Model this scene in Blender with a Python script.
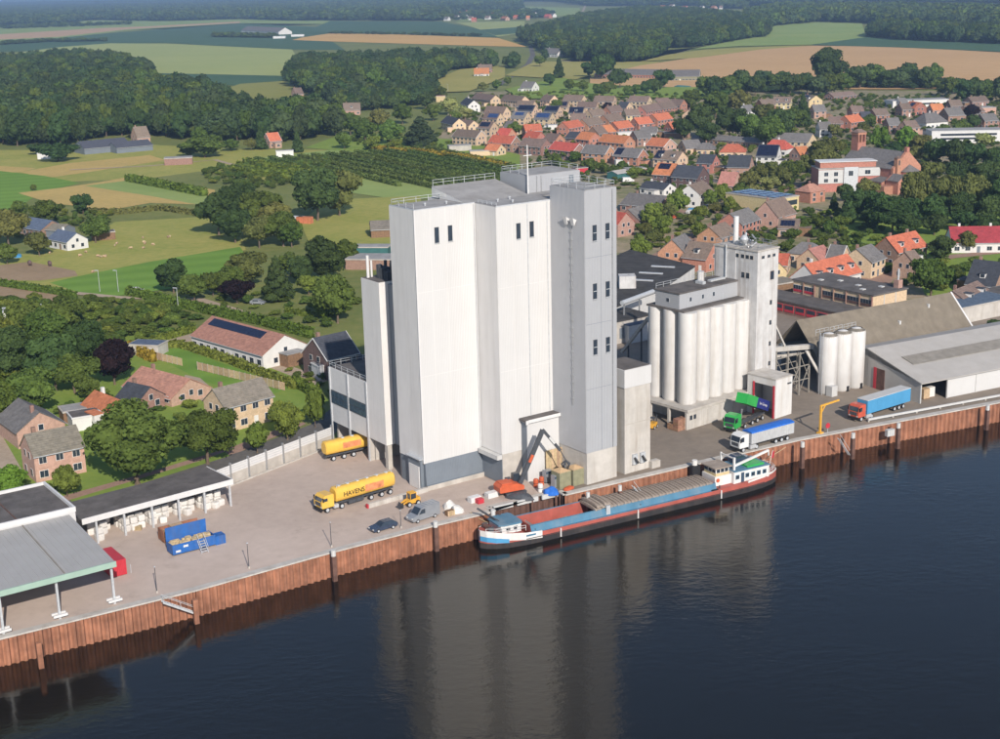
import bpy, bmesh, math, random
import numpy as np
from mathutils import Vector, Matrix
R = math.radians
random.seed(7); np.random.seed(7)
scene = bpy.context.scene
C = scene.collection
for o in list(bpy.data.objects): bpy.data.objects.remove(o)

# ------------------------------------------------------------------ camera
F_PX, CAM_H, CX, CY = 1400.0, 85.0, 500.0, 369.5
PITCH = math.atan(385 / 1400.0); ROLL = math.atan(130 / 5090.0)
cam = bpy.data.cameras.new('camera'); camo = bpy.data.objects.new('camera', cam); C.objects.link(camo)
cam.sensor_width = 36.0; cam.lens = F_PX / 1000 * 36.0; cam.clip_start = 1; cam.clip_end = 40000
cam.sensor_fit = 'HORIZONTAL'
camo.matrix_world = (Matrix.Translation((0, 0, CAM_H)) @ Matrix.Rotation(math.pi / 2 - PITCH, 4, 'X') @ Matrix.Rotation(-ROLL, 4, 'Z'))
scene.camera = camo

# ------------------------------------------------------------------ light
SUN_EL, SUN_AZ = R(29.5), R(163.0)          # azimuth clockwise from +Y, towards the sun
world = bpy.data.worlds.new('World'); scene.world = world; world.use_nodes = True
wn = world.node_tree.nodes; wl = world.node_tree.links
sky = wn.new('ShaderNodeTexSky'); sky.sky_type = 'NISHITA'; sky.sun_disc = False
sky.sun_elevation = SUN_EL; sky.sun_rotation = SUN_AZ; sky.air_density = 0.8; sky.dust_density = 0.35; sky.ozone_density = 1.0
bg = wn['Background']; bg.inputs[1].default_value = 0.105
wl.new(sky.outputs[0], bg.inputs[0])
sl = bpy.data.lights.new('sun', 'SUN'); sl.energy = 4.05; sl.angle = R(0.5); sl.color = (1.0, 0.915, 0.815)
suno = bpy.data.objects.new('sun', sl); C.objects.link(suno)
tosun = Vector((math.sin(SUN_AZ) * math.cos(SUN_EL), math.cos(SUN_AZ) * math.cos(SUN_EL), math.sin(SUN_EL)))
suno.rotation_euler = (-tosun).to_track_quat('-Z', 'Y').to_euler()
vs = scene.view_settings
vs.view_transform = 'Standard'; vs.look = 'None'; vs.gamma = 1; vs.use_curve_mapping = False; vs.exposure = 0.40
try:
    scene.cycles.use_denoising = True; scene.cycles.max_bounces = 6; scene.cycles.diffuse_bounces = 3; scene.cycles.glossy_bounces = 3
    scene.cycles.transmission_bounces = 2; scene.cycles.transparent_max_bounces = 4; scene.cycles.volume_bounces = 0
    scene.cycles.use_adaptive_sampling = True; scene.cycles.adaptive_threshold = 0.02
except Exception: pass

# ------------------------------------------------------------------ where a point of the photograph stands on the ground
_c, _s = math.cos(ROLL), math.sin(ROLL)
def G(x, y, z=0.0):
    u = (x - CX) / F_PX; v = (y - CY) / F_PX
    d = u * _s + v * _c; r = u * _c - v * _s
    w = Vector((r, math.cos(PITCH) - d * math.sin(PITCH), -math.sin(PITCH) - d * math.cos(PITCH)))
    t = (z - CAM_H) / w.z
    return Vector((w.x * t, w.y * t, z))
def proj(p):
    a = p[1] * math.cos(PITCH) - (p[2] - CAM_H) * math.sin(PITCH)
    r = p[0] / a; d = (-p[1] * math.sin(PITCH) - (p[2] - CAM_H) * math.cos(PITCH)) / a
    return CX + F_PX * (r * _c + d * _s), CY + F_PX * (-r * _s + d * _c)
def pxm(p): return F_PX / p.length            # pixels per metre there

# ------------------------------------------------------------------ materials
MATS = {}
def nd(nt, t, **k):
    n = nt.nodes.new(t)
    for a, b in k.items(): setattr(n, a, b)
    return n
def mat(name, col, rough=0.8, var=0.15, scale=1.0, bump=0.0, bscale=None, metal=0.0, col2=None, rand=0.0, wave=None, stain=None, spec=0.35, detail=4.0, coat=0.0, axis='X'):
    """procedural surface: base colour with fine and coarse noise, optional ribs (wave = ribs per metre) and stains"""
    if name in MATS: return MATS[name]
    m = bpy.data.materials.new(name); m.use_nodes = True; nt = m.node_tree; L = nt.links
    b = nt.nodes['Principled BSDF']; b.inputs['Roughness'].default_value = rough; b.inputs['Metallic'].default_value = metal
    b.inputs['Specular IOR Level'].default_value = spec
    if coat: b.inputs['Coat Weight'].default_value = coat
    tc = nd(nt, 'ShaderNodeTexCoord'); n1 = nd(nt, 'ShaderNodeTexNoise')
    n1.inputs['Scale'].default_value = scale; n1.inputs['Detail'].default_value = detail; n1.inputs['Roughness'].default_value = 0.62
    L.new(tc.outputs['Object'], n1.inputs['Vector'])
    c1 = [max(0, c * (1 - var)) for c in col] + [1]
    c2 = (list(col2) + [1]) if col2 else [min(1, c * (1 + var)) for c in col] + [1]
    rp = nd(nt, 'ShaderNodeValToRGB'); rp.color_ramp.elements[0].position = 0.33; rp.color_ramp.elements[1].position = 0.67
    rp.color_ramp.elements[0].color = c1; rp.color_ramp.elements[1].color = c2
    L.new(n1.outputs[0], rp.inputs[0]); out = rp.outputs[0]
    if stain:
        scol, sscale, amt = stain
        n2 = nd(nt, 'ShaderNodeTexNoise'); n2.inputs['Scale'].default_value = sscale; n2.inputs['Detail'].default_value = 6; n2.inputs['Roughness'].default_value = 0.7
        mp = nd(nt, 'ShaderNodeMapping'); mp.inputs['Scale'].default_value = (1, 1, 0.09)
        L.new(tc.outputs['Object'], mp.inputs['Vector']); L.new(mp.outputs[0], n2.inputs['Vector'])
        r2 = nd(nt, 'ShaderNodeValToRGB'); r2.color_ramp.elements[0].position = 0.47; r2.color_ramp.elements[1].position = 0.72
        r2.color_ramp.elements[0].color = (0, 0, 0, 1); r2.color_ramp.elements[1].color = (amt, amt, amt, 1)
        L.new(n2.outputs[0], r2.inputs[0])
        mx = nd(nt, 'ShaderNodeMix', data_type='RGBA'); L.new(r2.outputs[0], mx.inputs[0]); L.new(out, mx.inputs[6]); mx.inputs[7].default_value = list(scol) + [1]
        out = mx.outputs[2]
    if rand:
        oi = nd(nt, 'ShaderNodeObjectInfo'); hs = nd(nt, 'ShaderNodeHueSaturation')
        ma = nd(nt, 'ShaderNodeMapRange'); ma.inputs[3].default_value = 1 - rand; ma.inputs[4].default_value = 1 + rand
        L.new(oi.outputs['Random'], ma.inputs[0]); L.new(ma.outputs[0], hs.inputs['Value']); L.new(out, hs.inputs['Color'])
        mh = nd(nt, 'ShaderNodeMath', operation='MULTIPLY'); mh.inputs[1].default_value = 7.31
        fr = nd(nt, 'ShaderNodeMath', operation='FRACT'); mr2 = nd(nt, 'ShaderNodeMapRange'); mr2.inputs[3].default_value = 0.5 - rand * .09; mr2.inputs[4].default_value = 0.5 + rand * .09
        L.new(oi.outputs['Random'], mh.inputs[0]); L.new(mh.outputs[0], fr.inputs[0]); L.new(fr.outputs[0], mr2.inputs[0]); L.new(mr2.outputs[0], hs.inputs['Hue'])
        out = hs.outputs[0]
    L.new(out, b.inputs['Base Color'])
    if wave or bump:
        bp = nd(nt, 'ShaderNodeBump'); bp.inputs['Strength'].default_value = 1.0
        if wave:
            wv = nd(nt, 'ShaderNodeTexWave', wave_type='BANDS', bands_direction=axis); wv.inputs['Scale'].default_value = wave / 1.0 * 0.314
            wv.inputs['Distortion'].default_value = 0; bp.inputs['Distance'].default_value = bump or 0.03
            L.new(tc.outputs['Object'], wv.inputs['Vector']); L.new(wv.outputs['Fac'], bp.inputs['Height'])
        else:
            n3 = nd(nt, 'ShaderNodeTexNoise'); n3.inputs['Scale'].default_value = bscale or scale * 3; n3.inputs['Detail'].default_value = 3
            bp.inputs['Distance'].default_value = bump
            L.new(tc.outputs['Object'], n3.inputs['Vector']); L.new(n3.outputs[0], bp.inputs['Height'])
        L.new(bp.outputs[0], b.inputs['Normal'])
    MATS[name] = m
    return m

def leaf_mat(name, col, rand=0.22, var=0.35, trans=0.22):
    m = bpy.data.materials.new(name); m.use_nodes = True; nt = m.node_tree; L = nt.links
    for n in list(nt.nodes): nt.nodes.remove(n)
    out = nd(nt, 'ShaderNodeOutputMaterial'); df = nd(nt, 'ShaderNodeBsdfDiffuse'); tr = nd(nt, 'ShaderNodeBsdfTranslucent'); mx = nd(nt, 'ShaderNodeMixShader'); mx.inputs[0].default_value = trans
    ge = nd(nt, 'ShaderNodeNewGeometry'); oi = nd(nt, 'ShaderNodeObjectInfo')
    rp = nd(nt, 'ShaderNodeValToRGB'); e = rp.color_ramp.elements
    e[0].color = [c * (1 - var) for c in col] + [1]; e[1].color = [col[0] * (1 + var * 1.25), col[1] * (1 + var), col[2] * (1 + var * .6), 1]
    at_ = nd(nt, 'ShaderNodeAttribute', attribute_name='tint'); av = nd(nt, 'ShaderNodeMix'); av.inputs[0].default_value = .5
    L.new(ge.outputs['Random Per Island'], av.inputs[2]); L.new(at_.outputs['Fac'], av.inputs[3]); L.new(av.outputs[0], rp.inputs[0])
    hs = nd(nt, 'ShaderNodeHueSaturation'); mr = nd(nt, 'ShaderNodeMapRange'); mr.inputs[3].default_value = 1 - rand; mr.inputs[4].default_value = 1 + rand
    L.new(oi.outputs['Random'], mr.inputs[0]); L.new(mr.outputs[0], hs.inputs['Value'])
    mh = nd(nt, 'ShaderNodeMath', operation='MULTIPLY'); mh.inputs[1].default_value = 13.7; fr = nd(nt, 'ShaderNodeMath', operation='FRACT')
    L.new(oi.outputs['Random'], mh.inputs[0]); L.new(mh.outputs[0], fr.inputs[0])
    mr2 = nd(nt, 'ShaderNodeMapRange'); mr2.inputs[3].default_value = 0.478; mr2.inputs[4].default_value = 0.515
    L.new(fr.outputs[0], mr2.inputs[0]); L.new(mr2.outputs[0], hs.inputs['Hue'])
    L.new(rp.outputs[0], hs.inputs['Color'])
    L.new(hs.outputs[0], df.inputs[0]); L.new(hs.outputs[0], tr.inputs[0]); L.new(df.outputs[0], mx.inputs[1]); L.new(tr.outputs[0], mx.inputs[2]); L.new(mx.outputs[0], out.inputs[0])
    MATS[name] = m
    return m

# ------------------------------------------------------------------ mesh builder
class MB:
    def __init__(s, org=None): s.v = []; s.f = []; s.org = org
    def poly(s, vs, fs):
        n = len(s.v); s.v += [tuple(p) for p in vs]; s.f += [tuple(i + n for i in f) for f in fs]; return s
    def quad(s, a, b, c, d): return s.poly([a, b, c, d], [(0, 1, 2, 3)])
    def box(s, x0, x1, y0, y1, z0, z1):
        return s.poly([(x0, y0, z0), (x1, y0, z0), (x1, y1, z0), (x0, y1, z0), (x0, y0, z1), (x1, y0, z1), (x1, y1, z1), (x0, y1, z1)],
                      [(0, 3, 2, 1), (4, 5, 6, 7), (0, 1, 5, 4), (1, 2, 6, 5), (2, 3, 7, 6), (3, 0, 4, 7)])
    def prism(s, pts, z0, z1, zt=None):
        n = len(pts)
        vs = [(p[0], p[1], z0) for p in pts] + [(p[0], p[1], (zt[i] if zt else z1)) for i, p in enumerate(pts)]
        return s.poly(vs, [tuple(range(n - 1, -1, -1)), tuple(range(n, 2 * n))] + [(i, (i + 1) % n, n + (i + 1) % n, n + i) for i in range(n)])
    def extrude(s, prof, y0, y1):      # profile in xz swept along y
        n = len(prof)
        return s.poly([(p[0], y0, p[1]) for p in prof] + [(p[0], y1, p[1]) for p in prof],
                      [tuple(range(n)), tuple(range(2 * n - 1, n - 1, -1))] + [(i, n + i, n + (i + 1) % n, (i + 1) % n) for i in range(n)])
    def extrude_x(s, prof, x0, x1):    # profile in yz swept along x
        n = len(prof)
        return s.poly([(x0, p[0], p[1]) for p in prof] + [(x1, p[0], p[1]) for p in prof],
                      [tuple(range(n - 1, -1, -1)), tuple(range(n, 2 * n))] + [((i + 1) % n, n + (i + 1) % n, n + i, i) for i in range(n)])
    def tube(s, p, q, r, n=8, r2=None, caps=True):
        p = Vector(p); q = Vector(q); r2 = r if r2 is None else r2
        d = (q - p).normalized(); a = d.orthogonal().normalized(); b = d.cross(a)
        vs = []
        for c, rr in ((p, r), (q, r2)):
            for i in range(n):
                t = 2 * math.pi * i / n; vs.append(c + (a * math.cos(t) + b * math.sin(t)) * rr)
        fs = [(i, (i + 1) % n, n + (i + 1) % n, n + i) for i in range(n)]
        if caps: fs += [tuple(range(n - 1, -1, -1)), tuple(range(n, 2 * n))]
        return s.poly(vs, fs)
    def bar(s, p, q, w, h=None):
        h = h or w; p = Vector(p); q = Vector(q); d = (q - p).normalized()
        up = Vector((0, 0, 1)) if abs(d.z) < .95 else Vector((0, 1, 0))
        a = d.cross(up).normalized() * (w / 2); b = a.cross(d).normalized() * (h / 2)
        vs = [c + sa * a + sb * b for c in (p, q) for sa, sb in ((-1, -1), (1, -1), (1, 1), (-1, 1))]
        return s.poly(vs, [(3, 2, 1, 0), (4, 5, 6, 7), (0, 1, 5, 4), (1, 2, 6, 5), (2, 3, 7, 6), (3, 0, 4, 7)])
    def lathe(s, prof, cx=0, cy=0, n=24):   # (r, z) profile
        vs = [(cx + r * math.cos(2 * math.pi * i / n), cy + r * math.sin(2 * math.pi * i / n), z) for r, z in prof for i in range(n)]
        fs = [(k * n + i, k * n + (i + 1) % n, (k + 1) * n + (i + 1) % n, (k + 1) * n + i) for k in range(len(prof) - 1) for i in range(n)]
        return s.poly(vs, fs)
    def build(s, name, m, parent=None, smooth=False, loc=None):
        if s.org: s.v = [(x - s.org[0], y - s.org[1], z - s.org[2]) for x, y, z in s.v]
        me = bpy.data.meshes.new(name); me.from_pydata(s.v, [], s.f)
        if m: me.materials.append(m if not isinstance(m, str) else MATS[m])
        if smooth:
            me.polygons.foreach_set('use_smooth', [True] * len(me.polygons))
            try: me.set_sharp_from_angle(angle=R(40))
            except Exception: pass
        me.update()
        return inst(name, me, parent, loc)
def inst(name, me, parent=None, loc=None, rot=None, scl=None):
    o = bpy.data.objects.new(name, me); C.objects.link(o)
    if parent: o.parent = parent
    if loc is not None: o.location = loc
    if rot is not None: o.rotation_euler = rot
    if scl is not None: o.scale = scl
    return o
def tag(o, label=None, cat=None, group=None, kind=None):
    if label: o['label'] = label
    if cat: o['category'] = cat
    if group: o['group'] = group
    if kind: o['kind'] = kind
    return o
def root(name, label, cat, loc=(0, 0, 0), rz=0.0, group=None):
    o = bpy.data.objects.new(name, None); C.objects.link(o); o.location = loc; o.rotation_euler = (0, 0, rz); o.empty_display_size = 0.5
    return tag(o, label, cat, group)
def copy_tree(o, parent=None):
    c = o.copy(); C.objects.link(c); c.parent = parent
    for ch in list(o.children): copy_tree(ch, c)
    return c
def bxo(name, m, parent, *b): return MB().box(*b).build(name, m, parent)
ORD = ['first', 'second', 'third', 'fourth', 'fifth', 'sixth', 'seventh', 'eighth', 'ninth', 'tenth', 'eleventh', 'twelfth', 'thirteenth', 'fourteenth', 'fifteenth', 'sixteenth', 'seventeenth', 'eighteenth', 'nineteenth', 'twentieth']
def ordw(i):
    if i < 20: return ORD[i]
    n = i + 1; t = {2: 'twent', 3: 'thirt', 4: 'fort'}[n // 10]
    return t + 'ieth' if n % 10 == 0 else t + 'y-' + ORD[n % 10 - 1]
# ------------------------------------------------------------------ palette
mat('white_clad', (0.545, 0.542, 0.538), .55, .02, .25, bump=.012, wave=3.0, stain=((.45, .435, .41), .5, .22))
mat('white_clad_y', (0.565, 0.562, 0.558), .55, .03, .25, bump=.012, wave=3.0, axis='Y', stain=((.50, .46, .41), .45, .30))
mat('pale_lit_clad', (0.66, 0.645, 0.63), .55, .03, .3, bump=.012, wave=2.2, axis='Y', stain=((.42, .40, .375), .5, .3))  # pale cladding, colour raised to imitate extra light on the side walls
mat('grey_clad', (0.345, 0.355, 0.375), .5, .03, .3, bump=.02, wave=3.0, stain=((.36, .365, .38), .5, .3))
mat('grey_clad_y', (0.42, 0.425, 0.44), .5, .03, .3, bump=.02, wave=3.0, axis='Y', stain=((.38, .385, .4), .1, .25))
mat('dark_clad', (0.16, 0.185, 0.215), .5, .06, .4, bump=.02, wave=3.0)
mat('concrete', (0.44, 0.41, 0.37), .85, .12, .5, bump=.02, stain=((.26, .23, .20), .35, .5))
mat('concrete_light', (0.47, 0.445, 0.41), .8, .1, .4, bump=.01, stain=((.31, .27, .225), .6, .7))
mat('silo_white', (0.60, 0.59, 0.575), .6, .05, .4, bump=.008, stain=((.40, .35, .29), .8, .5))
mat('old_white', (0.52, 0.515, 0.51), .7, .1, .5, bump=.01, stain=((.27, .23, .20), .7, .85))
mat('roof_felt', (0.115, 0.105, 0.10), .9, .25, .35, bump=.02, spec=.15, stain=((.19, .175, .165), .3, .5))
mat('roof_black', (0.06, 0.058, 0.058), .95, .25, .35, spec=.1, stain=((.10, .095, .09), .3, .4))
mat('roof_grey', (0.30, 0.295, 0.29), .85, .15, .3, bump=.01, stain=((.20, .19, .18), .25, .6))
mat('steel', (0.42, 0.43, 0.44), .45, .12, 2, metal=.6)
mat('galv', (0.52, 0.54, 0.56), .5, .1, 2, metal=.3)
mat('dark_steel', (0.06, 0.065, 0.075), .5, .2, 2)
mat('black', (0.018, 0.018, 0.02), .6, .2, 3)
mat('rubber', (0.022, 0.022, 0.024), .85, .2, 6)
mat('glass_dark', (0.03, 0.04, 0.055), .08, .2, 2, spec=.7)
mat('glass_blue', (0.05, 0.08, 0.12), .1, .2, 2, spec=.7)
mat('solar', (0.012, 0.016, 0.04), .15, .2, 1.2, spec=.6)
mat('solar_blue', (0.03, 0.06, 0.16), .2, .25, 1.2, spec=.6)
mat('paint_white', (0.60, 0.595, 0.59), .5, .04, 1)
mat('frame_white', (0.66, 0.65, 0.63), .5, .04, 1)
mat('mint', (0.30, 0.42, 0.35), .55, .06, .6)
mat('rust', (0.30, 0.135, 0.08), .85, .3, .5, bump=.02, stain=((.13, .06, .04), .8, .7))
mat('rust_dark', (0.12, 0.065, 0.05), .85, .3, .8)
mat('fibre', (0.205, 0.175, 0.135), .92, .14, .4, bump=.035, wave=5.0, stain=((.16, .135, .10), .5, .7))
mat('fibre_grey', (0.42, 0.40, 0.375), .85, .06, .3, bump=.03, wave=5.0, stain=((.38, .35, .31), .35, .6))
mat('fibre_dark', (0.25, 0.23, 0.20), .9, .15, .6, bump=.03, wave=5.0)
mat('canopy_roof', (0.36, 0.355, 0.35), .55, .05, .3, bump=.03, wave=5.0, stain=((.38, .38, .37), .25, .5))
mat('brick_red', (0.37, 0.175, 0.125), .9, .18, 1.6, bump=.02, rand=.16)
mat('brick_orange', (0.43, 0.215, 0.14), .9, .18, 1.6, bump=.02, rand=.14)
mat('brick_brown', (0.27, 0.165, 0.13), .9, .2, 1.6, bump=.02, rand=.15)
mat('brick_dark', (0.13, 0.085, 0.08), .9, .2, 1.6, bump=.02, rand=.1)
mat('brick_pink', (0.42, 0.27, 0.21), .9, .16, 1.5, bump=.02, rand=.12)
mat('beige', (0.55, 0.41, 0.275), .9, .14, 1.5, bump=.02, rand=.12)
mat('yellow_brick', (0.56, 0.45, 0.25), .9, .12, 1.5, rand=.1)
mat('render_white', (0.60, 0.59, 0.57), .8, .05, .8, rand=.06)
for n, c in (('tile_orange', (.50, .175, .085)), ('tile_red', (.46, .105, .07)), ('tile_brown', (.185, .135, .11)), ('tile_grey', (.165, .155, .15)), ('slate', (.055, .06, .075)),
             ('tile_salmon', (.40, .20, .15)), ('thatch', (.21, .165, .125)), ('tile_moss', (.20, .18, .145)), ('roof_blue', (.10, .135, .19)), ('roof_bright', (.36, .055, .05))):
    mat(n, c, .85, .22, 1.2, bump=.05, wave=3.2, axis='Z', rand=.13, stain=((c[0] * .5, c[1] * .55, c[2] * .6), .7, .5))
mat('wood_brown', (.20, .12, .07), .9, .25, 2)
mat('wood_pale', (.42, .31, .19), .9, .2, 2, rand=.2)
mat('bark', (.14, .105, .075), .95, .3, 3, bump=.04)
mat('bark_pale', (.34, .31, .26), .95, .3, 3)
mat('tarp_blue', (.02, .13, .50), .6, .12, 1)
mat('barge_blue', (.065, .175, .27), .55, .12, .5, stain=((.22, .25, .27), .4, .5))
mat('barge_red', (.36, .09, .07), .6, .15, .5, stain=((.25, .09, .07), .3, .6))
mat('barge_black', (.03, .028, .03), .6, .2, .5, stain=((.09, .07, .06), .3, .6))
mat('barge_white', (.64, .635, .62), .5, .05, .8, stain=((.5, .42, .36), .6, .4))
mat('hatch', (.30, .25, .21), .75, .15, .5, stain=((.22, .18, .14), .4, .5))
mat('grain', (.48, .33, .19), .95, .12, 1.2, bump=.05)
mat('truck_yellow', (.70, .43, .07), .4, .06, .6, coat=.3, stain=((.55, .33, .12), .5, .4))
mat('truck_faded', (.60, .22, .10), .6, .3, 1.2)
mat('truck_green', (.03, .34, .07), .4, .08, .6, coat=.3)
mat('truck_navy', (.02, .03, .16), .4, .1, .6)
mat('truck_white', (.66, .66, .65), .35, .04, 1, coat=.3)
mat('truck_blue', (.07, .27, .48), .5, .05, .5)
mat('truck_red', (.50, .09, .05), .4, .1, .6, coat=.3)
mat('alu', (.55, .56, .57), .45, .1, .8, metal=.3)
mat('machine_orange', (.50, .10, .04), .5, .12, 1)
mat('machine_yellow', (.68, .36, .05), .5, .12, 1)
mat('skip_blue', (.02, .11, .36), .55, .15, .8, stain=((.10, .12, .2), .6, .5))
mat('cont_red', (.45, .035, .05), .5, .08, .8)
mat('green_bag', (.225, .22, .14), .8, .15, 1)
mat('crate_wood', (.30, .17, .11), .9, .25, 2, rand=.15)
mat('bag_white', (.62, .60, .57), .8, .06, 1.5, bump=.05, rand=.08)
mat('car_navy', (.035, .05, .085), .25, .1, 1, coat=.5)
mat('van_grey', (.33, .35, .38), .35, .08, 1, metal=.4, coat=.4)
mat('turquoise', (.04, .13, .13), .6, .1, .6)
mat('barn_roof', (.075, .08, .10), .7, .1, .4, bump=.04, wave=2.0)
mat('light_panel', (.50, .50, .49), .6, .05, 1)

# ------------------------------------------------------------------ ground, fields, roads
def ground_mat(name, cols, scales, rough=.95, rows=None, rowdir=0.0, rowcol=None, bump=.1):
    m = bpy.data.materials.new(name); m.use_nodes = True; nt = m.node_tree; L = nt.links; b = nt.nodes['Principled BSDF']
    b.inputs['Roughness'].default_value = rough; b.inputs['Specular IOR Level'].default_value = .1
    tc = nd(nt, 'ShaderNodeTexCoord'); out = None
    for k, (sc_, c) in enumerate(zip(scales, cols)):
        n = nd(nt, 'ShaderNodeTexNoise'); n.inputs['Scale'].default_value = sc_; n.inputs['Detail'].default_value = 6; n.inputs['Roughness'].default_value = .65
        L.new(tc.outputs['Object'], n.inputs['Vector'])
        rp = nd(nt, 'ShaderNodeValToRGB'); rp.color_ramp.elements[0].position = .38; rp.color_ramp.elements[1].position = .64
        L.new(n.outputs[0], rp.inputs[0])
        rp.color_ramp.elements[0].color = list(c[0]) + [1]; rp.color_ramp.elements[1].color = list(c[1]) + [1]
        if out is None: out = rp.outputs[0]
        else:
            mx = nd(nt, 'ShaderNodeMix', data_type='RGBA'); mx.inputs[0].default_value = .45; L.new(out, mx.inputs[6]); L.new(rp.outputs[0], mx.inputs[7]); out = mx.outputs[2]
    if rows:
        mp = nd(nt, 'ShaderNodeMapping'); mp.inputs['Rotation'].default_value = (0, 0, -rowdir)
        wv = nd(nt, 'ShaderNodeTexWave', bands_direction='Y'); wv.inputs['Scale'].default_value = rows * .314; wv.inputs['Distortion'].default_value = 1.5; wv.inputs['Detail'].default_value = 2
        L.new(tc.outputs['Object'], mp.inputs[0]); L.new(mp.outputs[0], wv.inputs[0])
        rr = nd(nt, 'ShaderNodeMath', operation='MULTIPLY'); rr.inputs[1].default_value = .55; L.new(wv.outputs['Fac'], rr.inputs[0])
        mx = nd(nt, 'ShaderNodeMix', data_type='RGBA'); L.new(rr.outputs[0], mx.inputs[0]); L.new(out, mx.inputs[6]); mx.inputs[7].default_value = list(rowcol) + [1]; out = mx.outputs[2]
    if name.startswith('g_yard'):      # oil and dirt stains
        n4 = nd(nt, 'ShaderNodeTexNoise'); n4.inputs['Scale'].default_value = .22; n4.inputs['Detail'].default_value = 8; n4.inputs['Roughness'].default_value = .75; L.new(tc.outputs['Object'], n4.inputs['Vector'])
        r3 = nd(nt, 'ShaderNodeValToRGB'); r3.color_ramp.elements[0].position = .56; r3.color_ramp.elements[1].position = .72; r3.color_ramp.elements[0].color = (1, 1, 1, 1); r3.color_ramp.elements[1].color = (.72, .70, .68, 1)
        L.new(n4.outputs[0], r3.inputs[0]); mx = nd(nt, 'ShaderNodeMix', data_type='RGBA', blend_type='MULTIPLY'); mx.inputs[0].default_value = .7
        L.new(out, mx.inputs[6]); L.new(r3.outputs[0], mx.inputs[7]); out = mx.outputs[2]
    L.new(out, b.inputs['Base Color']); MATS[name] = m
    return m
ground_mat('g_land', [((0.112, 0.152, 0.042), (0.195, 0.223, 0.063)), ((0.139, 0.169, 0.050), (0.259, 0.231, 0.092))], [.02, .25])
ground_mat('g_village', [((0.147, 0.169, 0.066), (0.370, 0.291, 0.206)), ((0.147, 0.159, 0.066), (0.429, 0.326, 0.247))], [.05, .22])
ground_mat('g_lawn', [((0.153, 0.249, 0.042), (0.236, 0.318, 0.059)), ((0.163, 0.231, 0.050), (0.245, 0.288, 0.070))], [.06, .6])
ground_mat('g_lush', [((0.138, 0.253, 0.040), (0.184, 0.310, 0.056)), ((0.146, 0.261, 0.045), (0.184, 0.293, 0.056))], [.02, .3], rows=.08, rowdir=R(20), rowcol=(0.109, 0.204, 0.033))
ground_mat('g_pasture', [((0.244, 0.274, 0.063), (0.390, 0.342, 0.106)), ((0.222, 0.265, 0.056), (0.381, 0.333, 0.098))], [.035, .35])
ground_mat('g_stubble', [((0.474, 0.337, 0.121), (0.620, 0.425, 0.158)), ((0.380, 0.294, 0.105), (0.601, 0.396, 0.147))], [.03, .4], rows=.35, rowdir=R(-15), rowcol=(0.316, 0.278, 0.089))
ground_mat('g_wheat', [((0.528, 0.322, 0.154), (0.620, 0.392, 0.193)), ((0.475, 0.297, 0.143), (0.594, 0.373, 0.182))], [.008, .1], rows=.05, rowdir=R(-4), rowcol=(0.449, 0.297, 0.143))
ground_mat('g_gold', [((0.554, 0.336, 0.110), (0.620, 0.392, 0.138)), ((0.528, 0.316, 0.110), (0.607, 0.380, 0.132))], [.01, .1])
ground_mat('g_pink', [((0.449, 0.297, 0.176), (0.554, 0.361, 0.209)), ((0.436, 0.292, 0.165), (0.528, 0.354, 0.209))], [.01, .1])
ground_mat('g_cropdark', [((0.055, 0.111, 0.058), (0.075, 0.140, 0.072)), ((0.052, 0.104, 0.055), (0.078, 0.137, 0.072))], [.008, .1], rows=.03, rowdir=R(3), rowcol=(0.065, 0.117, 0.058))
ground_mat('g_croplight', [((0.275, 0.333, 0.117), (0.374, 0.400, 0.147)), ((0.284, 0.333, 0.123), (0.365, 0.400, 0.139))], [.006, .08], rows=.16, rowdir=R(5), rowcol=(0.325, 0.352, 0.132))
ground_mat('g_cropmid', [((0.203, 0.296, 0.085), (0.295, 0.352, 0.117)), ((0.213, 0.286, 0.085), (0.284, 0.343, 0.108))], [.008, .1])
ground_mat('g_yellow', [((.23, .235, .06), (.27, .265, .075)), ((.22, .23, .06), (.28, .27, .08))], [.02, .1])
ground_mat('g_olive', [((0.317, 0.294, 0.084), (0.443, 0.372, 0.120)), ((0.295, 0.285, 0.084), (0.422, 0.352, 0.112))], [.012, .12], rows=.07, rowdir=R(12), rowcol=(0.233, 0.234, 0.070))
ground_mat('g_soil', [((0.264, 0.190, 0.116), (0.360, 0.259, 0.165)), ((0.252, 0.184, 0.110), (0.348, 0.253, 0.165))], [.05, .5])
ground_mat('g_yard', [((0.434, 0.350, 0.295), (0.554, 0.460, 0.396)), ((0.383, 0.313, 0.266), (0.544, 0.449, 0.390)), ((0.404, 0.329, 0.284), (0.565, 0.465, 0.407))], [.05, .5, .012])
ground_mat('g_yard_dark', [((.20, .17, .14), (.29, .245, .20)), ((.17, .145, .12), (.29, .24, .195)), ((.19, .16, .135), (.28, .235, .19))], [.06, .6, .015])
ground_mat('g_asphalt', [((.12, .115, .11), (.165, .155, .145)), ((.11, .105, .10), (.16, .15, .14))], [.1, .8])
ground_mat('g_brickpave', [((0.294, 0.190, 0.143), (0.372, 0.247, 0.187)), ((0.264, 0.172, 0.132), (0.384, 0.253, 0.198))], [.15, 1.2])
ground_mat('g_path', [((0.360, 0.287, 0.209), (0.456, 0.368, 0.275)), ((0.324, 0.253, 0.187), (0.432, 0.345, 0.264))], [.1, .8])

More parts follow.
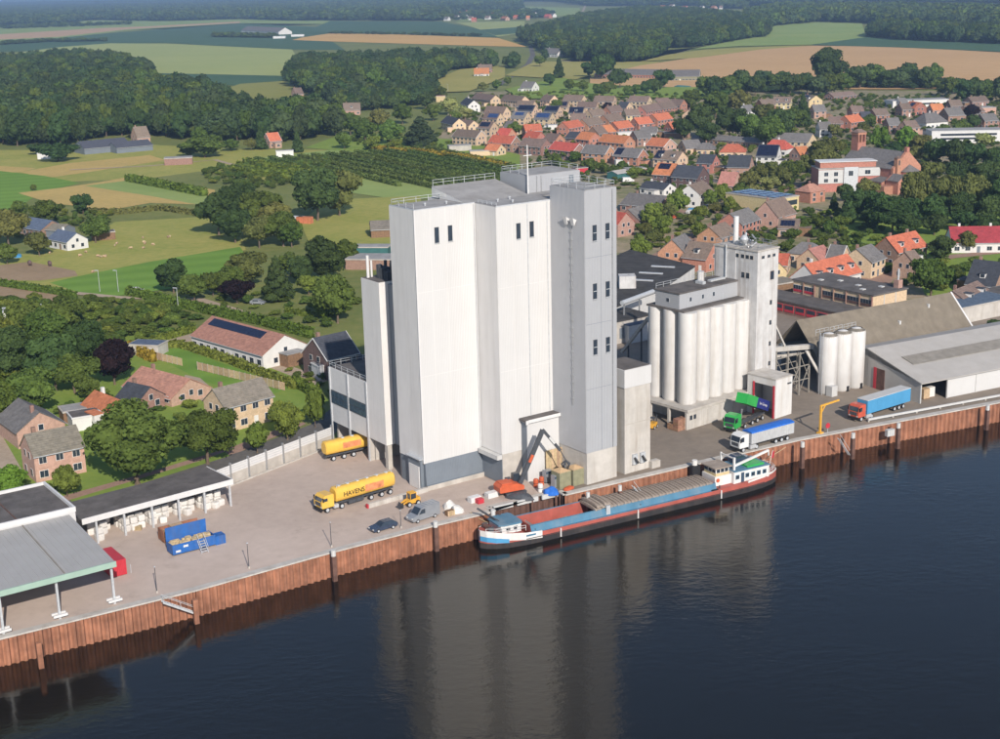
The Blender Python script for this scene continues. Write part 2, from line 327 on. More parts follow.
_lvl = [0.0, 0.05]
def sheet(name, pts, m, z=None, px=True, kind='structure'):
    """one closed sheet of ground; pts in photograph positions on the ground or in metres"""
    if z is None: _lvl[0] += _lvl[1]; z = _lvl[0]
    P3 = [G(*p) for p in pts] if px else [Vector((p[0], p[1], 0)) for p in pts]
    n = len(P3); c = sum(P3, Vector()) / n
    bm = bmesh.new()
    vs = [bm.verts.new((p.x - c.x, p.y - c.y, 0)) for p in P3]
    f = bm.faces.new(vs); bmesh.ops.triangulate(bm, faces=[f])
    if sum((vs[i].co.x * vs[(i + 1) % n].co.y - vs[(i + 1) % n].co.x * vs[i].co.y) for i in range(n)) < 0: bmesh.ops.reverse_faces(bm, faces=bm.faces[:])
    me = bpy.data.meshes.new(name); bm.to_mesh(me); bm.free(); me.materials.append(MATS[m])
    o = inst(name, me, None, (c.x, c.y, z)); tag(o, kind=kind)
    return o

# the quay line in metres (top edge), left to right
QL = [(-150, 128.0), (-69.7, 176.4), (-45.8, 190.8), (-27.3, 203.9), (-11.3, 214.2), (-1.6, 219.8), (10.6, 226.8), (56.2, 253.0), (102.2, 274.1), (230, 330)]
WATER_Z = -4.2
gm = MB()
FAR = 30000
land = [(-150, 128.0)] + QL[1:5] + [(-1.6, 219.8), (-2.6, 221.6), (9.6, 228.6), (10.6, 226.8)] + QL[7:]
pts = [(-FAR, -5000), (-150, 100)] + land + [(FAR, 9000), (FAR, FAR), (-FAR, FAR)]
bm = bmesh.new(); vs = [bm.verts.new((x, y, 0)) for x, y in pts]; f = bm.faces.new(vs); bmesh.ops.triangulate(bm, faces=[f])
if bm.faces[:][0].normal.z < 0 or True:
    bm.normal_update()
    for ff in bm.faces:
        if ff.normal.z < 0: ff.normal_flip()
me = bpy.data.meshes.new('ground'); bm.to_mesh(me); bm.free(); me.materials.append(MATS['g_land'])
tag(inst('ground', me), kind='structure')

# water
m = bpy.data.materials.new('water'); m.use_nodes = True; nt = m.node_tree; L = nt.links; b = nt.nodes['Principled BSDF']
b.inputs['Base Color'].default_value = (.005, .0042, .003, 1); b.inputs['Roughness'].default_value = .105; b.inputs['IOR'].default_value = 1.33; b.inputs['Specular IOR Level'].default_value = .85; b.inputs['Specular Tint'].default_value = (1.0, .91, .74, 1)
tc = nd(nt, 'ShaderNodeTexCoord'); mp = nd(nt, 'ShaderNodeMapping'); mp.inputs['Rotation'].default_value = (0, 0, R(-30)); mp.inputs['Scale'].default_value = (.55, 1, 1)
L.new(tc.outputs['Object'], mp.inputs[0])
n1 = nd(nt, 'ShaderNodeTexNoise'); n1.inputs['Scale'].default_value = .9; n1.inputs['Detail'].default_value = 4; n1.inputs['Roughness'].default_value = .6
n2 = nd(nt, 'ShaderNodeTexNoise'); n2.inputs['Scale'].default_value = .06; n2.inputs['Detail'].default_value = 3
L.new(mp.outputs[0], n1.inputs[0]); L.new(mp.outputs[0], n2.inputs[0])
mu = nd(nt, 'ShaderNodeMath', operation='MULTIPLY'); rmp = nd(nt, 'ShaderNodeMapRange'); rmp.inputs[1].default_value = .35; rmp.inputs[2].default_value = .7; rmp.inputs[3].default_value = .35; rmp.inputs[4].default_value = 1.2
L.new(n2.outputs[0], rmp.inputs[0]); L.new(n1.outputs[0], mu.inputs[0]); L.new(rmp.outputs[0], mu.inputs[1])
bp = nd(nt, 'ShaderNodeBump'); bp.inputs['Strength'].default_value = 1; bp.inputs['Distance'].default_value = .062; L.new(mu.outputs[0], bp.inputs['Height']); L.new(bp.outputs[0], b.inputs['Normal'])
MATS['water'] = m
wb = MB(); wb.prism([(-900, -300), (900, -300), (900, 760), (-150, 180), (-900, -150)], WATER_Z - .05, WATER_Z)
tag(wb.build('river', m), kind='structure')
# river bed and bank under the water's edge
tag(MB().prism([(-900, -300), (900, -300), (900, 760), (-150, 180), (-900, -150)], WATER_Z - 1.2, WATER_Z - 1.0).build('river_bed', MATS['g_soil']), kind='structure')

# -- far fields
sheet('field', [(-60, 44), (0, 41.5), (60, 38), (130, 30), (240, 23.2), (330, 24), (330, 20), (240, 19), (160, 20), (90, 20), (0, 26), (-60, 28)], 'g_cropmid')
sheet('field', [(-60, 46), (0, 39.5), (60, 36.5), (130, 29), (240, 22.8), (240, 21.3), (150, 26.2), (100, 28), (0, 34.2), (-60, 37)], 'g_pink')
sheet('field', [(36, 40), (110, 33), (165, 29), (240, 23.5), (330, 27.5), (330, 40), (345, 50), (290, 49.5), (165, 43), (100, 44), (60, 50), (0, 52), (0, 45)], 'g_cropdark')
sheet('field', [(0, 55), (60, 47), (110, 43.3), (165, 43.6), (292, 49.5), (300, 62), (300, 78), (240, 84), (150, 78), (120, 60)], 'g_croplight')
sheet('field', [(150, 73), (288, 76), (289, 80), (240, 86), (200, 84)], 'g_cropdark')
sheet('field', [(228, 88), (240, 84), (300, 80), (310, 96), (260, 100), (232, 98)], 'g_yellow')
sheet('field', [(292, 40), (302, 37.5), (330, 33.4), (400, 34.6), (498, 38), (527, 47), (480, 46), (330, 41.5)], 'g_gold')
sheet('field', [(300, 34), (330, 21), (440, 21.5), (480, 29), (500, 37.5), (400, 34.2), (330, 33)], 'g_cropdark')
sheet('field', [(455, 22), (500, 19.5), (580, 15), (580, 8), (520, 6), (520, 12), (480, 13)], 'g_cropmid')
sheet('field', [(475, 28), (455, 22.5), (525, 21), (523, 33), (498, 37)], 'g_croplight')
sheet('field', [(480, 30), (520, 27), (522, 33), (495, 35.5)], 'g_cropdark')
sheet('field', [(505, 76), (535, 62), (660, 62), (700, 46.5), (640, 70), (600, 74), (575, 80)], 'g_olive')
sheet('field', [(590, 78), (640, 66), (700, 57), (760, 49), (815, 46), (900, 47.5), (1060, 56), (1060, 86), (900, 90), (760, 90), (650, 88), (590, 84)], 'g_wheat')
sheet('field', [(640, 62), (668, 55), (705, 50), (790, 46), (815, 45.7), (760, 50), (700, 58)], 'g_olive')
sheet('field', [(690, 50), (735, 41), (765, 36), (770, 24), (820, 22), (862, 23.5), (866, 38), (810, 45.2), (740, 46.5)], 'g_cropmid')
sheet('field', [(810, 45.4), (866, 37.5), (900, 40), (1060, 46), (1060, 55), (1000, 52.3), (900, 48)], 'g_cropdark')
sheet('field', [(505, 90), (560, 78), (590, 84), (640, 88), (720, 88), (720, 100), (600, 97), (520, 100)], 'g_lawn')
sheet('field', [(400, 95), (460, 70), (505, 66), (505, 78), (470, 92)], 'g_olive')
_lvl[:] = [0.0, 0.012]
# -- fields around the farms on the left
sheet('field', [(-60, 170), (-60, 150), (60, 150), (140, 144), (235, 149), (330, 150), (300, 160), (240, 166), (150, 178), (60, 182)], 'g_pasture')
sheet('field', [(-60, 168), (0, 166), (36, 168), (20, 172), (0, 173), (-60, 174)], 'g_stubble')
sheet('field', [(20, 172), (70, 163), (150, 155), (165, 160), (90, 172), (45, 178)], 'g_stubble')
sheet('field', [(80, 179), (125, 166), (225, 156), (330, 160), (345, 180), (260, 182), (190, 170), (130, 176)], 'g_pasture')
sheet('field', [(-60, 178), (0, 171), (45, 176), (80, 183), (40, 193), (18, 208), (-60, 222)], 'g_lush')
sheet('field', [(18, 193), (60, 188), (95, 183), (135, 176), (215, 190), (215, 205), (150, 203), (110, 210), (50, 203)], 'g_stubble')
sheet('field', [(85, 186), (125, 181), (208, 194), (205, 206), (150, 196)], 'g_cropmid')
sheet('field', [(-60, 290), (-60, 250), (40, 255), (85, 240), (115, 222), (205, 217), (240, 234), (246, 250), (120, 292), (50, 292), (0, 284)], 'g_pasture')
sheet('field', [(50, 283), (90, 274), (150, 262), (240, 247), (250, 262), (200, 285), (120, 296), (85, 295)], 'g_lush')
sheet('field', [(-40, 270), (30, 262), (75, 271), (78, 276), (40, 281), (-40, 280)], 'g_soil')
sheet('field', [(-40, 284), (20, 283), (75, 294), (78, 300), (40, 302), (-40, 290)], 'g_soil')
sheet('field', [(245, 160), (330, 150), (420, 142), (520, 165), (510, 195), (400, 200), (330, 190)], 'g_cropmid')
sheet('field', [(300, 222), (330, 200), (420, 196), (430, 240), (360, 250), (310, 245)], 'g_pasture')
sheet('field', [(305, 148), (345, 133), (460, 140), (520, 155), (520, 168), (420, 157)], 'g_lawn')
_lvl[:] = [0.0, 0.01]
# -- village ground
sheet('village_ground', [(430, 150), (470, 92), (560, 90), (720, 92), (820, 90), (1080, 92), (1080, 330), (900, 330), (780, 320), (620, 290), (540, 200), (520, 170)], 'g_village')
sheet('lawn', [(830, 210), (1010, 195), (1050, 240), (930, 262), (850, 250)], 'g_lawn')
sheet('lawn', [(915, 270), (1000, 245), (1020, 275), (960, 300), (925, 295)], 'g_lawn')
_lvl[:] = [0.0, 0.006]
# -- gardens between the plant and the farm
sheet('lawn', [(0, 330), (150, 330), (280, 370), (330, 400), (290, 425), (190, 480), (60, 500), (-50, 500), (-50, 330)], 'g_lawn')
sheet('lawn', [(142, 350), (180, 348), (290, 388), (262, 398), (205, 382)], 'g_lush')
sheet('garden_path', [(150, 345), (205, 330), (280, 362), (330, 380), (315, 385), (205, 343)], 'g_path')
sheet('road', [(-60, 540), (60, 500), (150, 478), (240, 452), (310, 425), (345, 398), (362, 400), (330, 440), (240, 475), (150, 503), (60, 530), (-60, 575)], 'g_asphalt')
sheet('pavement', [(60, 497), (150, 472), (235, 446), (300, 420), (306, 424), (240, 452), (150, 478), (60, 503)], 'g_brickpave')
sheet('grass_verge', [(70, 500), (200, 461), (225, 452), (230, 456), (150, 481), (75, 505)], 'g_lawn')
sheet('driveway', [(-30, 470), (-30, 430), (0, 432), (22, 470), (25, 485), (-10, 490)], 'g_path')
sheet('driveway', [(185, 375), (200, 378), (216, 392), (205, 402), (180, 392)], 'g_path')
_lvl[:] = [0.0, 0.006]
# -- yards of the plant
def qoff(i0, i1, d): return [(QL[i][0] - .5 * d, QL[i][1] + .87 * d) for i in range(i0, i1)]
e1 = Vector((math.cos(R(35)), math.sin(R(35)), 0)); e2 = Vector((-math.sin(R(35)), math.cos(R(35)), 0)); PO = Vector((-13.58, 230.56, 0))
def PL(a, b, z=0): return PO + e1 * a + e2 * b + Vector((0, 0, z))
yard_l = [(-149, 128.7)] + [(x, y + .1) for x, y in QL[1:5]] + [(-1.7, 219.9), (-2.8, 221.7), (9.5, 228.8)] + [tuple(PL(30, 20)[:2]), tuple(PL(2, 36)[:2]), tuple(PL(-8, 31)[:2]), tuple(PL(-29, 24)[:2]), tuple(PL(-90, 20)[:2])]
sheet('yard', yard_l, 'g_yard', px=False)
yard_r = [(9.4, 228.9), (10.7, 226.9), (56.2, 253.1), (102.2, 274.2), (229, 330), tuple(PL(190, 30)[:2]), tuple(PL(150, 30)[:2]), tuple(PL(150, 78)[:2]), tuple(PL(45, 78)[:2]), tuple(PL(28, 20)[:2])]
sheet('yard', yard_r, 'g_yard_dark', px=False)
_lvl[:] = [0.03, 0.012]
# -- roads of the village
def strip(name, pts, w, m):
    P3 = [G(*p) for p in pts]; L_, R_ = [], []
    for i, p in enumerate(P3):
        d = (P3[min(i + 1, len(P3) - 1)] - P3[max(i - 1, 0)]).normalized(); nrm = Vector((-d.y, d.x, 0)) * w / 2
        L_.append((p + nrm)[:2]); R_.append((p - nrm)[:2])
    return sheet(name, L_ + R_[::-1], m, px=False)
strip('road', [(560, 330), (622, 292), (668, 262), (712, 236), (760, 208), (800, 188), (845, 166), (880, 148), (930, 130)], 7, 'g_asphalt')
strip('pavement', [(610, 286), (660, 255), (706, 229), (750, 206), (795, 184)], 5, 'g_brickpave')
strip('road', [(640, 205), (700, 214), (760, 207)], 5, 'g_brickpave')
strip('road', [(470, 127), (520, 119), (570, 128), (640, 131), (700, 124)], 5, 'g_brickpave')
strip('road', [(470, 104), (560, 99), (660, 108)], 4.5, 'g_brickpave')
strip('road', [(545, 139), (600, 153), (650, 160), (690, 174), (720, 182), (760, 186)], 4.5, 'g_asphalt')
strip('road', [(497, 86), (515, 74), (528, 64), (533, 55), (530, 44)], 6, 'g_asphalt')
strip('road', [(845, 262), (880, 270), (910, 262), (950, 257), (1000, 252), (1040, 250)], 5, 'g_brickpave')
strip('driveway', [(868, 290), (880, 272), (890, 262)], 10, 'g_brickpave')
strip('track', [(560, 60), (620, 68), (700, 47)], 3, 'g_path')
strip('track', [(70, 170), (150, 166), (215, 160), (260, 172), (320, 181)], 3, 'g_path')
strip('road', [(575, 17), (583, 11), (586, 4)], 7, 'g_path')
strip('track', [(60, 292), (120, 298), (200, 300), (250, 315), (310, 335)], 3, 'g_path')
# ------------------------------------------------------------------ the quay: sheet piling, coping, mooring piles
def polyline_wall(name, pts, zb, zt, m, amp=.36, per=1.15):
    """corrugated sheet piling along a line"""
    mb = MB(); top = []; bot = []
    for (x0, y0), (x1, y1) in zip(pts[:-1], pts[1:]):
        a = Vector((x0, y0)); d = Vector((x1, y1)) - a; Ln = d.length; d.normalize(); nrm = Vector((d.y, -d.x)); k = 0; s = 0.0
        prof = [(0, 0), (.28, 0), (.5, 1), (.78, 1), (1, 0)]
        while s < Ln:
            for t, h in prof[:-1]:
                q = a + d * min(s + t * per, Ln) + nrm * (h * amp); top.append((q.x, q.y, zt)); bot.append((q.x, q.y, zb))
            s += per
    n = len(top)
    mb.poly(top + bot, [(n + i, n + i + 1, i + 1, i) for i in range(n - 1)])
    return mb.build(name, m)
def coping(pts, w, z0, z1, m, parent, name='coping', out=.35):
    for (x0, y0), (x1, y1) in zip(pts[:-1], pts[1:]):
        a = Vector((x0, y0)); b = Vector((x1, y1)); d = (b - a).normalized(); nrm = Vector((d.y, -d.x))
        q = [a + nrm * out, b + nrm * out, b - nrm * (w - out), a - nrm * (w - out)]
        MB().prism([tuple(p) for p in q], z0, z1).build(name, m, parent)
qa = QL[:6]; qb = QL[6:]
for nm, pts, lab in (('quay_wall', qa, 'rusty brown sheet pile quay wall in front of the sandy yard'), ('quay_wall', qb, 'rusty brown sheet pile quay wall behind and right of the barge')):
    o = polyline_wall(nm, pts, WATER_Z - 1.0, -.12, MATS['rust']); tag(o, lab, 'quay wall')
    coping(pts, 1.3, -.14, .09, MATS['concrete_light'], o)
# recess of the quay where the crane stands
rec = [(-1.6, 219.8), (-2.6, 221.6), (9.6, 228.6), (10.6, 226.8)]
o = polyline_wall('quay_wall', rec, WATER_Z - 1.0, -.12, MATS['rust_dark']); tag(o, 'set-back stretch of brown quay wall behind the bow of the barge', 'quay wall')
coping(rec, 1.0, -.14, .09, MATS['concrete'], o)
d = (Vector(rec[2]) - Vector(rec[1])).normalized(); nr = Vector((d.y, -d.x))
for k, (s0, s1) in enumerate(((.6, 4.4), (5.2, 9.4), (10.2, 13.4))):
    p = Vector(rec[1]) + d * s0 + nr * .75; q = Vector(rec[1]) + d * s1 + nr * .75
    MB().bar((p.x, p.y, -.15), (q.x, q.y, -.15), .35, .8).build('fender_beam', MATS['light_panel'], o)
for x, y in rec[0:1] + [(4, 226.0), (8.2, 228.3)]:
    MB().tube((x + .9, y - 1.0, WATER_Z - 1), (x + .9, y - 1.0, .25), .22, 8).build('fender_post', MATS['rust_dark'], o)

def pile_at(px, py, label, w=.7, top=1.0, cap=True, mt='rust_dark'):
    p = G(px, py, 0); r = root('mooring_pile', label, 'mooring pile', (p.x, p.y, WATER_Z - 1), R(28), 'mooring piles along the quay wall')
    MB().box(-w / 2, w / 2, -w / 2, w / 2, 0, 5.2 + top - 1.0).build('pile', MATS[mt], r)
    if cap: MB().lathe([(0, 5.2 + top), (w * .56, 5.2 + top), (w * .56, 5.2 + top - 1.0), (0, 5.2 + top - 1.0)], n=12).build('cap', MATS['light_panel'], r)
pile_at(333.5, 556, 'white capped pile beside the lamp post on the sandy yard quay')
pile_at(435.5, 527, 'white capped dark pile in the quay wall behind the grey van')
pile_at(802.5, 447, 'white capped pile at the quay behind the stern of the barge')
pile_at(853, 438, 'white capped pile right of the yellow loading arm')
pile_at(898.5, 428, 'white capped pile below the blue trailer')
pile_at(987.5, 410, 'rightmost white capped pile by the white shed doors')
pile_at(38, 640, 'rust brown pile at the left end of the quay wall', cap=False, mt='rust', top=.6)
pile_at(194.5, 597, 'rust brown pile beside the quay stairs', cap=False, mt='rust', top=.6)
pile_at(588, 495, 'short capped pile at the foot of the tall grey tower', w=.6, top=.5)
pile_at(620, 488, 'short capped pile left of the quay ladder at the concrete annex', w=.6, top=.5)
pile_at(493, 513, 'pale headed pile beside the barge bow', w=.7, top=.6)

# ------------------------------------------------------------------ helpers for windows and rails
WM = {}
def win_meshes(w, h, fr=.08, mull=1):
    key = (w, h, mull)
    if key not in WM:
        a = MB(); a.box(-w / 2 - fr, w / 2 + fr, -.05, .02, -fr, h + fr)
        b = MB(); n = mull
        for i in range(n):
            x0 = -w / 2 + w * i / n + (.03 if i else 0); x1 = -w / 2 + w * (i + 1) / n - (.03 if i < n - 1 else 0)
            b.box(x0, x1, -.075, -.052, 0, h)
        mk = []
        for nm, q in (('window', a), ('pane', b)):
            me = bpy.data.meshes.new(nm); me.from_pydata(q.v, [], q.f); me.update(); mk.append(me)
        WM[key] = mk
    return WM[key]
_wmc = {}
def window(parent, x, y, z, w, h, face='front', frame='frame_white', glass='glass_dark', mull=1):
    """window at local (x, y), sill height z; face says which way it looks"""
    k = (w, h, mull, frame, glass)
    if k not in _wmc:
        a, b = win_meshes(w, h, mull=mull); a = a.copy(); b = b.copy(); a.materials.append(MATS[frame]); b.materials.append(MATS[glass]); _wmc[k] = (a, b)
    a, b = _wmc[k]; rz = {'front': 0, 'left': -math.pi / 2, 'right': math.pi / 2, 'back': math.pi}[face]
    o = inst('window', a, parent, (x, y, z), (0, 0, rz)); inst('pane', b, o)
    return o
def rail(parent, pts, z, h=1.1, step=2.2, m='galv', name='railing', org=(0, 0, 0), closed=False, r=.035):
    mb = MB(org)
    P = [Vector((x, y, z)) for x, y in pts]
    if closed: P.append(P[0])
    for a, b in zip(P[:-1], P[1:]):
        n = max(1, round((b - a).length / step))
        for i in range(n + 1):
            q = a.lerp(b, i / n); mb.bar(q, q + Vector((0, 0, h)), r * 2)
        for hh in (h, h * .55): mb.bar(a + Vector((0, 0, hh)), b + Vector((0, 0, hh)), r * 1.6)
    return mb.build(name, MATS[m], parent)

A35 = R(35)
# ------------------------------------------------------------------ the tall white silo building
sb = root('silo_building', 'tall white windowless silo building with grey stair tower on the quay', 'silo building', PL(0, 0), A35)
b_ = MB(); b_.box(0, 12.2, .003, 8.0, 4.9, 49.2); b_.build('wall', MATS['white_clad'], sb)
MB().box(-.05, 0, .05, 8.0, 4.9, 49.18).build('side_cladding', MATS['pale_lit_clad'], sb)
MB().box(-.12, .12, -.06, .14, 4.9, 49.22).build('corner_trim', MATS['paint_white'], sb)
MB().extrude_x([(-.02, 4.9), (-.28, .9), (-.55, .9), (-.55, 0), (7.9, 0), (7.9, 4.9)], .15, 12.1).build('plinth', MATS['dark_clad'], sb)
MB().extrude_x([(-.62, .85), (-.62, 0), (-.25, 0), (-.25, .85)], .1, 12.15).build('plinth_kerb', MATS['concrete'], sb)
# roller door porch in the left side
pb = MB().box(-.5, .12, .5, 4.6, 0, 5.6); pb.build('porch', MATS['dark_clad'], sb)
MB().box(-.62, -.5, .9, 4.2, .05, 4.2).build('roller_door', MATS['pale_lit_clad'], sb)
MB().box(-.9, .1, .2, 4.9, 5.6, 5.75).build('porch_roof', MATS['galv'], sb)
# middle block
MB().box(12.203, 25.0, -6.3, 10.0, 5.6, 49.15).build('wall', MATS['white_clad'], sb)
MB().box(12.15, 12.2, -6.25, -.003, 5.6, 49.12).build('side_cladding', MATS['pale_lit_clad'], sb)
MB().box(12.25, 24.9, -6.26, 9.9, 0, 5.6).build('plinth', MATS['concrete'], sb)
MB().box(12.12, 12.24, -6.2, -.1, .2, 4.6).build('loading_door', MATS['dark_clad'], sb)
MB().box(11.2, 12.24, -6.2, -.3, 4.7, 5.5).build('door_canopy', MATS['light_panel'], sb)
for x in (18.6, 22.8): MB().box(x - .09, x + .09, -6.38, -6.31, 5.6, 49.0).build('cladding_seam', MATS['galv'], sb)
for k in range(1, 4): MB().box(3.05 * k - .03, 3.05 * k + .03, -.012, .002, 4.95, 49.15).build('panel_joint', MATS['pale_lit_clad'], sb)
for x in (15.4, 21.0): MB().box(x - .03, x + .03, -6.312, -6.298, 5.65, 49.1).build('panel_joint', MATS['pale_lit_clad'], sb)
for z in (20.5, 35.2):
    MB().box(.15, 12.1, -.010, .002, z, z + .05).build('panel_joint', MATS['pale_lit_clad'], sb); MB().box(12.3, 23.4, -6.31, -6.299, z, z + .05).build('panel_joint', MATS['pale_lit_clad'], sb)
# rear block, roof falls towards the river
MB().extrude([(10.4, 0), (37.5, 0), (37.5, 49.12), (10.4, 49.12)], 8.0, 12.0).build('rear_wall', MATS['white_clad_y'], sb)
MB().box(25.0, 37.5, -2.0, 8.0, 0, 49.1).build('rear_wall', MATS['grey_clad_y'], sb)
rw = MB(); rw.poly([(10.4, .3, 49.3), (10.4, 10.6, 49.3), (10.4, 10.6, 51.2), (24.0, .3, 49.3), (24.0, 10.6, 49.3), (24.0, 10.6, 51.2)], [(0, 1, 2)[::-1], (3, 4, 5), (0, 2, 5, 3)[::-1], (1, 4, 5, 2)])
rw.build('raised_roof', MATS['roof_grey'], sb)
MB().poly([(10.36, .3, 49.32), (10.36, 10.6, 49.32), (10.36, 10.6, 51.15)], [(0, 2, 1)]).build('gable_cladding', MATS['paint_white'], sb)
MB().box(10.31, 10.35, 6.2, 9.4, 49.75, 50.35).build('name_board', MATS['frame_white'], sb)
MB().box(.25, 11.95, .25, 7.9, 49.2, 49.28).build('roof', MATS['roof_grey'], sb)
MB().box(12.4, 24.8, -6.05, 9.9, 49.15, 49.3).build('roof', MATS['roof_grey'], sb)
MB().box(24.8, 37.3, -1.8, 11.8, 49.13, 49.27).build('roof', MATS['roof_grey'], sb)
MB().box(0, 12.2, 0, .2, 49.2, 49.36).box(12.2, 23.5, -6.3, -6.1, 49.15, 49.36).box(0, .2, .2, 8, 49.2, 49.36).build('parapet', MATS['galv'], sb)
rail(sb, [(.3, .6), (.3, 7.7), (10.2, 7.7)], 49.28, 1.0)
rail(sb, [(10.5, 10.4), (23.8, 10.4)], 51.2, 1.1)
rail(sb, [(12.6, -.4), (12.6, -5.8)], 49.3, .5, 1.5)
for i, (x, y) in enumerate(((15.6, -2.0), (18.8, -1.0), (17.0, -4.4), (4.2, 3.2), (8.0, 2.4))):
    MB().lathe([(0, .5), (.22, .5), (.22, .32), (.12, .32), (.12, 0)], n=8).build('roof_vent', MATS['galv'], sb, loc=(x, y, 49.28))
# penthouse and mast
ph = MB().box(25.2, 37.0, 2.4, 10.7, 49.27, 52.3).build('penthouse', MATS['grey_clad'], sb)
MB().box(25.4, 36.8, 2.6, 10.5, 52.3, 52.38).build('penthouse_roof', MATS['roof_grey'], ph)
rail(ph, [(25.4, 2.7), (25.4, 10.4), (36.7, 10.4), (36.7, 2.7)], 52.38, .9, 2.4)
MB().box(34.5, 35.5, 2.34, 2.39, 49.4, 51.6).build('door', MATS['dark_clad'], ph)
for x in (27.2, 28.2): MB().tube((x, 2.3, 49.3), (x, 2.3, 52.2), .09, 6).build('pipe', MATS['steel'], ph)
ms = MB().tube((25.0, 2.0, 49.2), (25.0, 2.0, 57.8), .16, 8, .09).build('mast', MATS['paint_white'], sb)
MB().bar((24.1, 2.0, 56.0), (25.9, 2.0, 56.0), .12).build('mast_arm', MATS['paint_white'], ms)
for x, y in ((9.8, 0), (16.7, -6.3), (19.5, -6.3)):
    pass
for x, y, z in ((4.3, 0.0, 43.4), (7.0, 0.0, 43.4)): window(sb, x, y, z, .72, 2.5, frame='dark_steel', glass='glass_dark')
for x in (16.7, 19.5): window(sb, x, -6.3, 43.4, .72, 2.5, frame='dark_steel', glass='glass_dark', mull=1)
for x, y in ((4.3, 0), (7.0, 0), (16.7, -6.3), (19.5, -6.3)): MB().box(x - .48, x + .48, y - .2, y - .002, 43.22, 43.32).build('window_sill', MATS['galv'], sb)
MB().tube((11.9, -.12, 4.9), (11.9, -.12, 49.1), .09, 6).build('downpipe', MATS['galv'], sb)
# stair tower
st = MB().box(23.55, 30.4, -15.75, -6.2, 5.8, 51.7).build('stair_tower', MATS['grey_clad'], sb)
MB().box(23.5, 23.55, -15.7, -6.25, 5.8, 51.68).build('side_cladding', MATS['grey_clad_y'], st)
MB().box(23.6, 30.35, -15.7, -6.25, 0, 5.8).build('plinth', MATS['concrete_light'], st)
MB().box(23.75, 30.2, -15.55, -6.4, 51.7, 51.78).build('tower_roof', MATS['roof_grey'], st)
rail(st, [(23.8, -6.5), (23.8, -15.5), (30.1, -15.5), (30.1, -6.5)], 51.78, 1.1, 2.0, closed=True)
for x in (26.95,): MB().box(x - .03, x + .03, -15.762, -15.748, 5.9, 51.6).build('panel_joint', MATS['dark_clad'], st)
for z in (17.3, 28.8, 40.3): MB().box(23.6, 29.3, -15.76, -15.748, z, z + .05).build('panel_joint', MATS['dark_clad'], st)
for z in (43.2, 33.2, 23.4):
    for x in (25.6, 28.4):
        window(st, x, -15.75, z, .72, 2.5, frame='dark_steel', glass='glass_dark'); MB().box(x - .48, x + .48, -15.95, -15.752, z - .18, z - .08).build('window_sill', MATS['galv'], st); MB().box(x - .36, x + .36, -15.86, -15.83, z + 1.2, z + 1.3).build('window_bar', MATS['galv'], st)
MB().box(29.35, 29.5, -15.9, -15.76, 5.9, 51.5).build('downpipe', MATS['steel'], st)
for y in (-11.2, -13.1):
    MB().poly([(23.5, y - .5, 46.6), (23.5, y + .5, 46.6), (22.7, y - .5, 47.0), (22.7, y + .5, 47.0), (23.1, y - .35, 45.6), (23.1, y + .35, 45.6)],
              [(0, 1, 3, 2), (2, 3, 5, 4), (0, 4, 5, 1), (0, 2, 4), (1, 5, 3)]).build('floodlight', MATS['paint_white'], st)
lad = MB(); lad.bar((23.4, -12.2, 14), (23.4, -12.2, 46), .12)
for k in range(22): lad.box(23.3, 23.5, -12.45, -11.95, 15 + k * 1.4, 15.25 + k * 1.4)
lad.build('cable_ladder', MATS['steel'], st)
# porch on the river side of the middle block
pr = MB().box(16.45, 23.45, -8.0, -6.32, 0, 11.2).build('intake_porch', MATS['white_clad'], sb)
MB().box(15.9, 23.48, -8.5, -6.33, 11.2, 11.55).build('porch_roof', MATS['roof_felt'], pr)
MB().box(15.85, 16.4, -8.55, -8.5, 10.8, 11.55).box(16.4, 23.45, -8.56, -8.5, 11.0, 11.6).build('fascia', MATS['paint_white'], pr)
MB().box(16.38, 16.44, -7.9, -6.4, .3, 10.8).build('side_opening', MATS['dark_clad'], pr)

# ------------------------------------------------------------------ lower silo and loading bay on the yard side
lb = root('loading_building', 'lower pale silo and white loading hall over truck bays beside the yard', 'loading building', PL(.5, 20), A35)
O_ = (.5, 20, 0)
MB(O_).box(.55, 12, 13.7, 19.95, 4.6, 34.8).build('wall', MATS['pale_lit_clad'], lb)
MB(O_).box(2.4, 12, 8.02, 13.7, 4.6, 34.4).build('recessed_wall', MATS['dark_clad'], lb)  # dark colour stands in for the shade inside the recess
MB(O_).box(.7, 11.8, 13.9, 19.8, 34.8, 34.9).build('roof', MATS['roof_felt'], lb)
MB(O_).box(2.3, 2.39, 10.5, 11.6, 30.5, 32.4).build('hatch', MATS['galv'], lb)
hall = MB(O_).box(.6, 11, 19.97, 34.4, 4.4, 15.2).build('hall_wall', MATS['paint_white'], lb)
MB(O_).box(.8, 10.8, 20.1, 34.2, 15.2, 15.28).build('hall_roof', MATS['roof_felt'], lb)
rail(lb, [(.7, 20.2), (.7, 34.2), (10.6, 34.2)], 15.28, 1.0, 2.4, org=O_)
for y in (20.1, 27.1, 34.1): MB(O_).box(.4, .62, y - .22, y + .22, 0, 15.25).build('column', MATS['galv'], lb)
for y0, y1 in ((20.5, 26.8), (27.5, 33.8)):
    w_ = MB(O_).box(.5, .61, y0, y1, 8.2, 10.8).build('window_band', MATS['dark_steel'], lb)
    n = 4
    for i in range(n):
        for j in range(2):
            MB(O_).box(.44, .49, y0 + (y1 - y0) * i / n + .12, y0 + (y1 - y0) * (i + 1) / n - .08, 8.35 + 1.22 * j, 9.4 + 1.22 * j).build('pane', MATS['glass_blue'], w_)
for y in (20.3, 13.9, 8.6): MB(O_).box(.6, 1.5, y - .5, y + .5, 0, 4.6).build('pier', MATS['concrete'], lb)
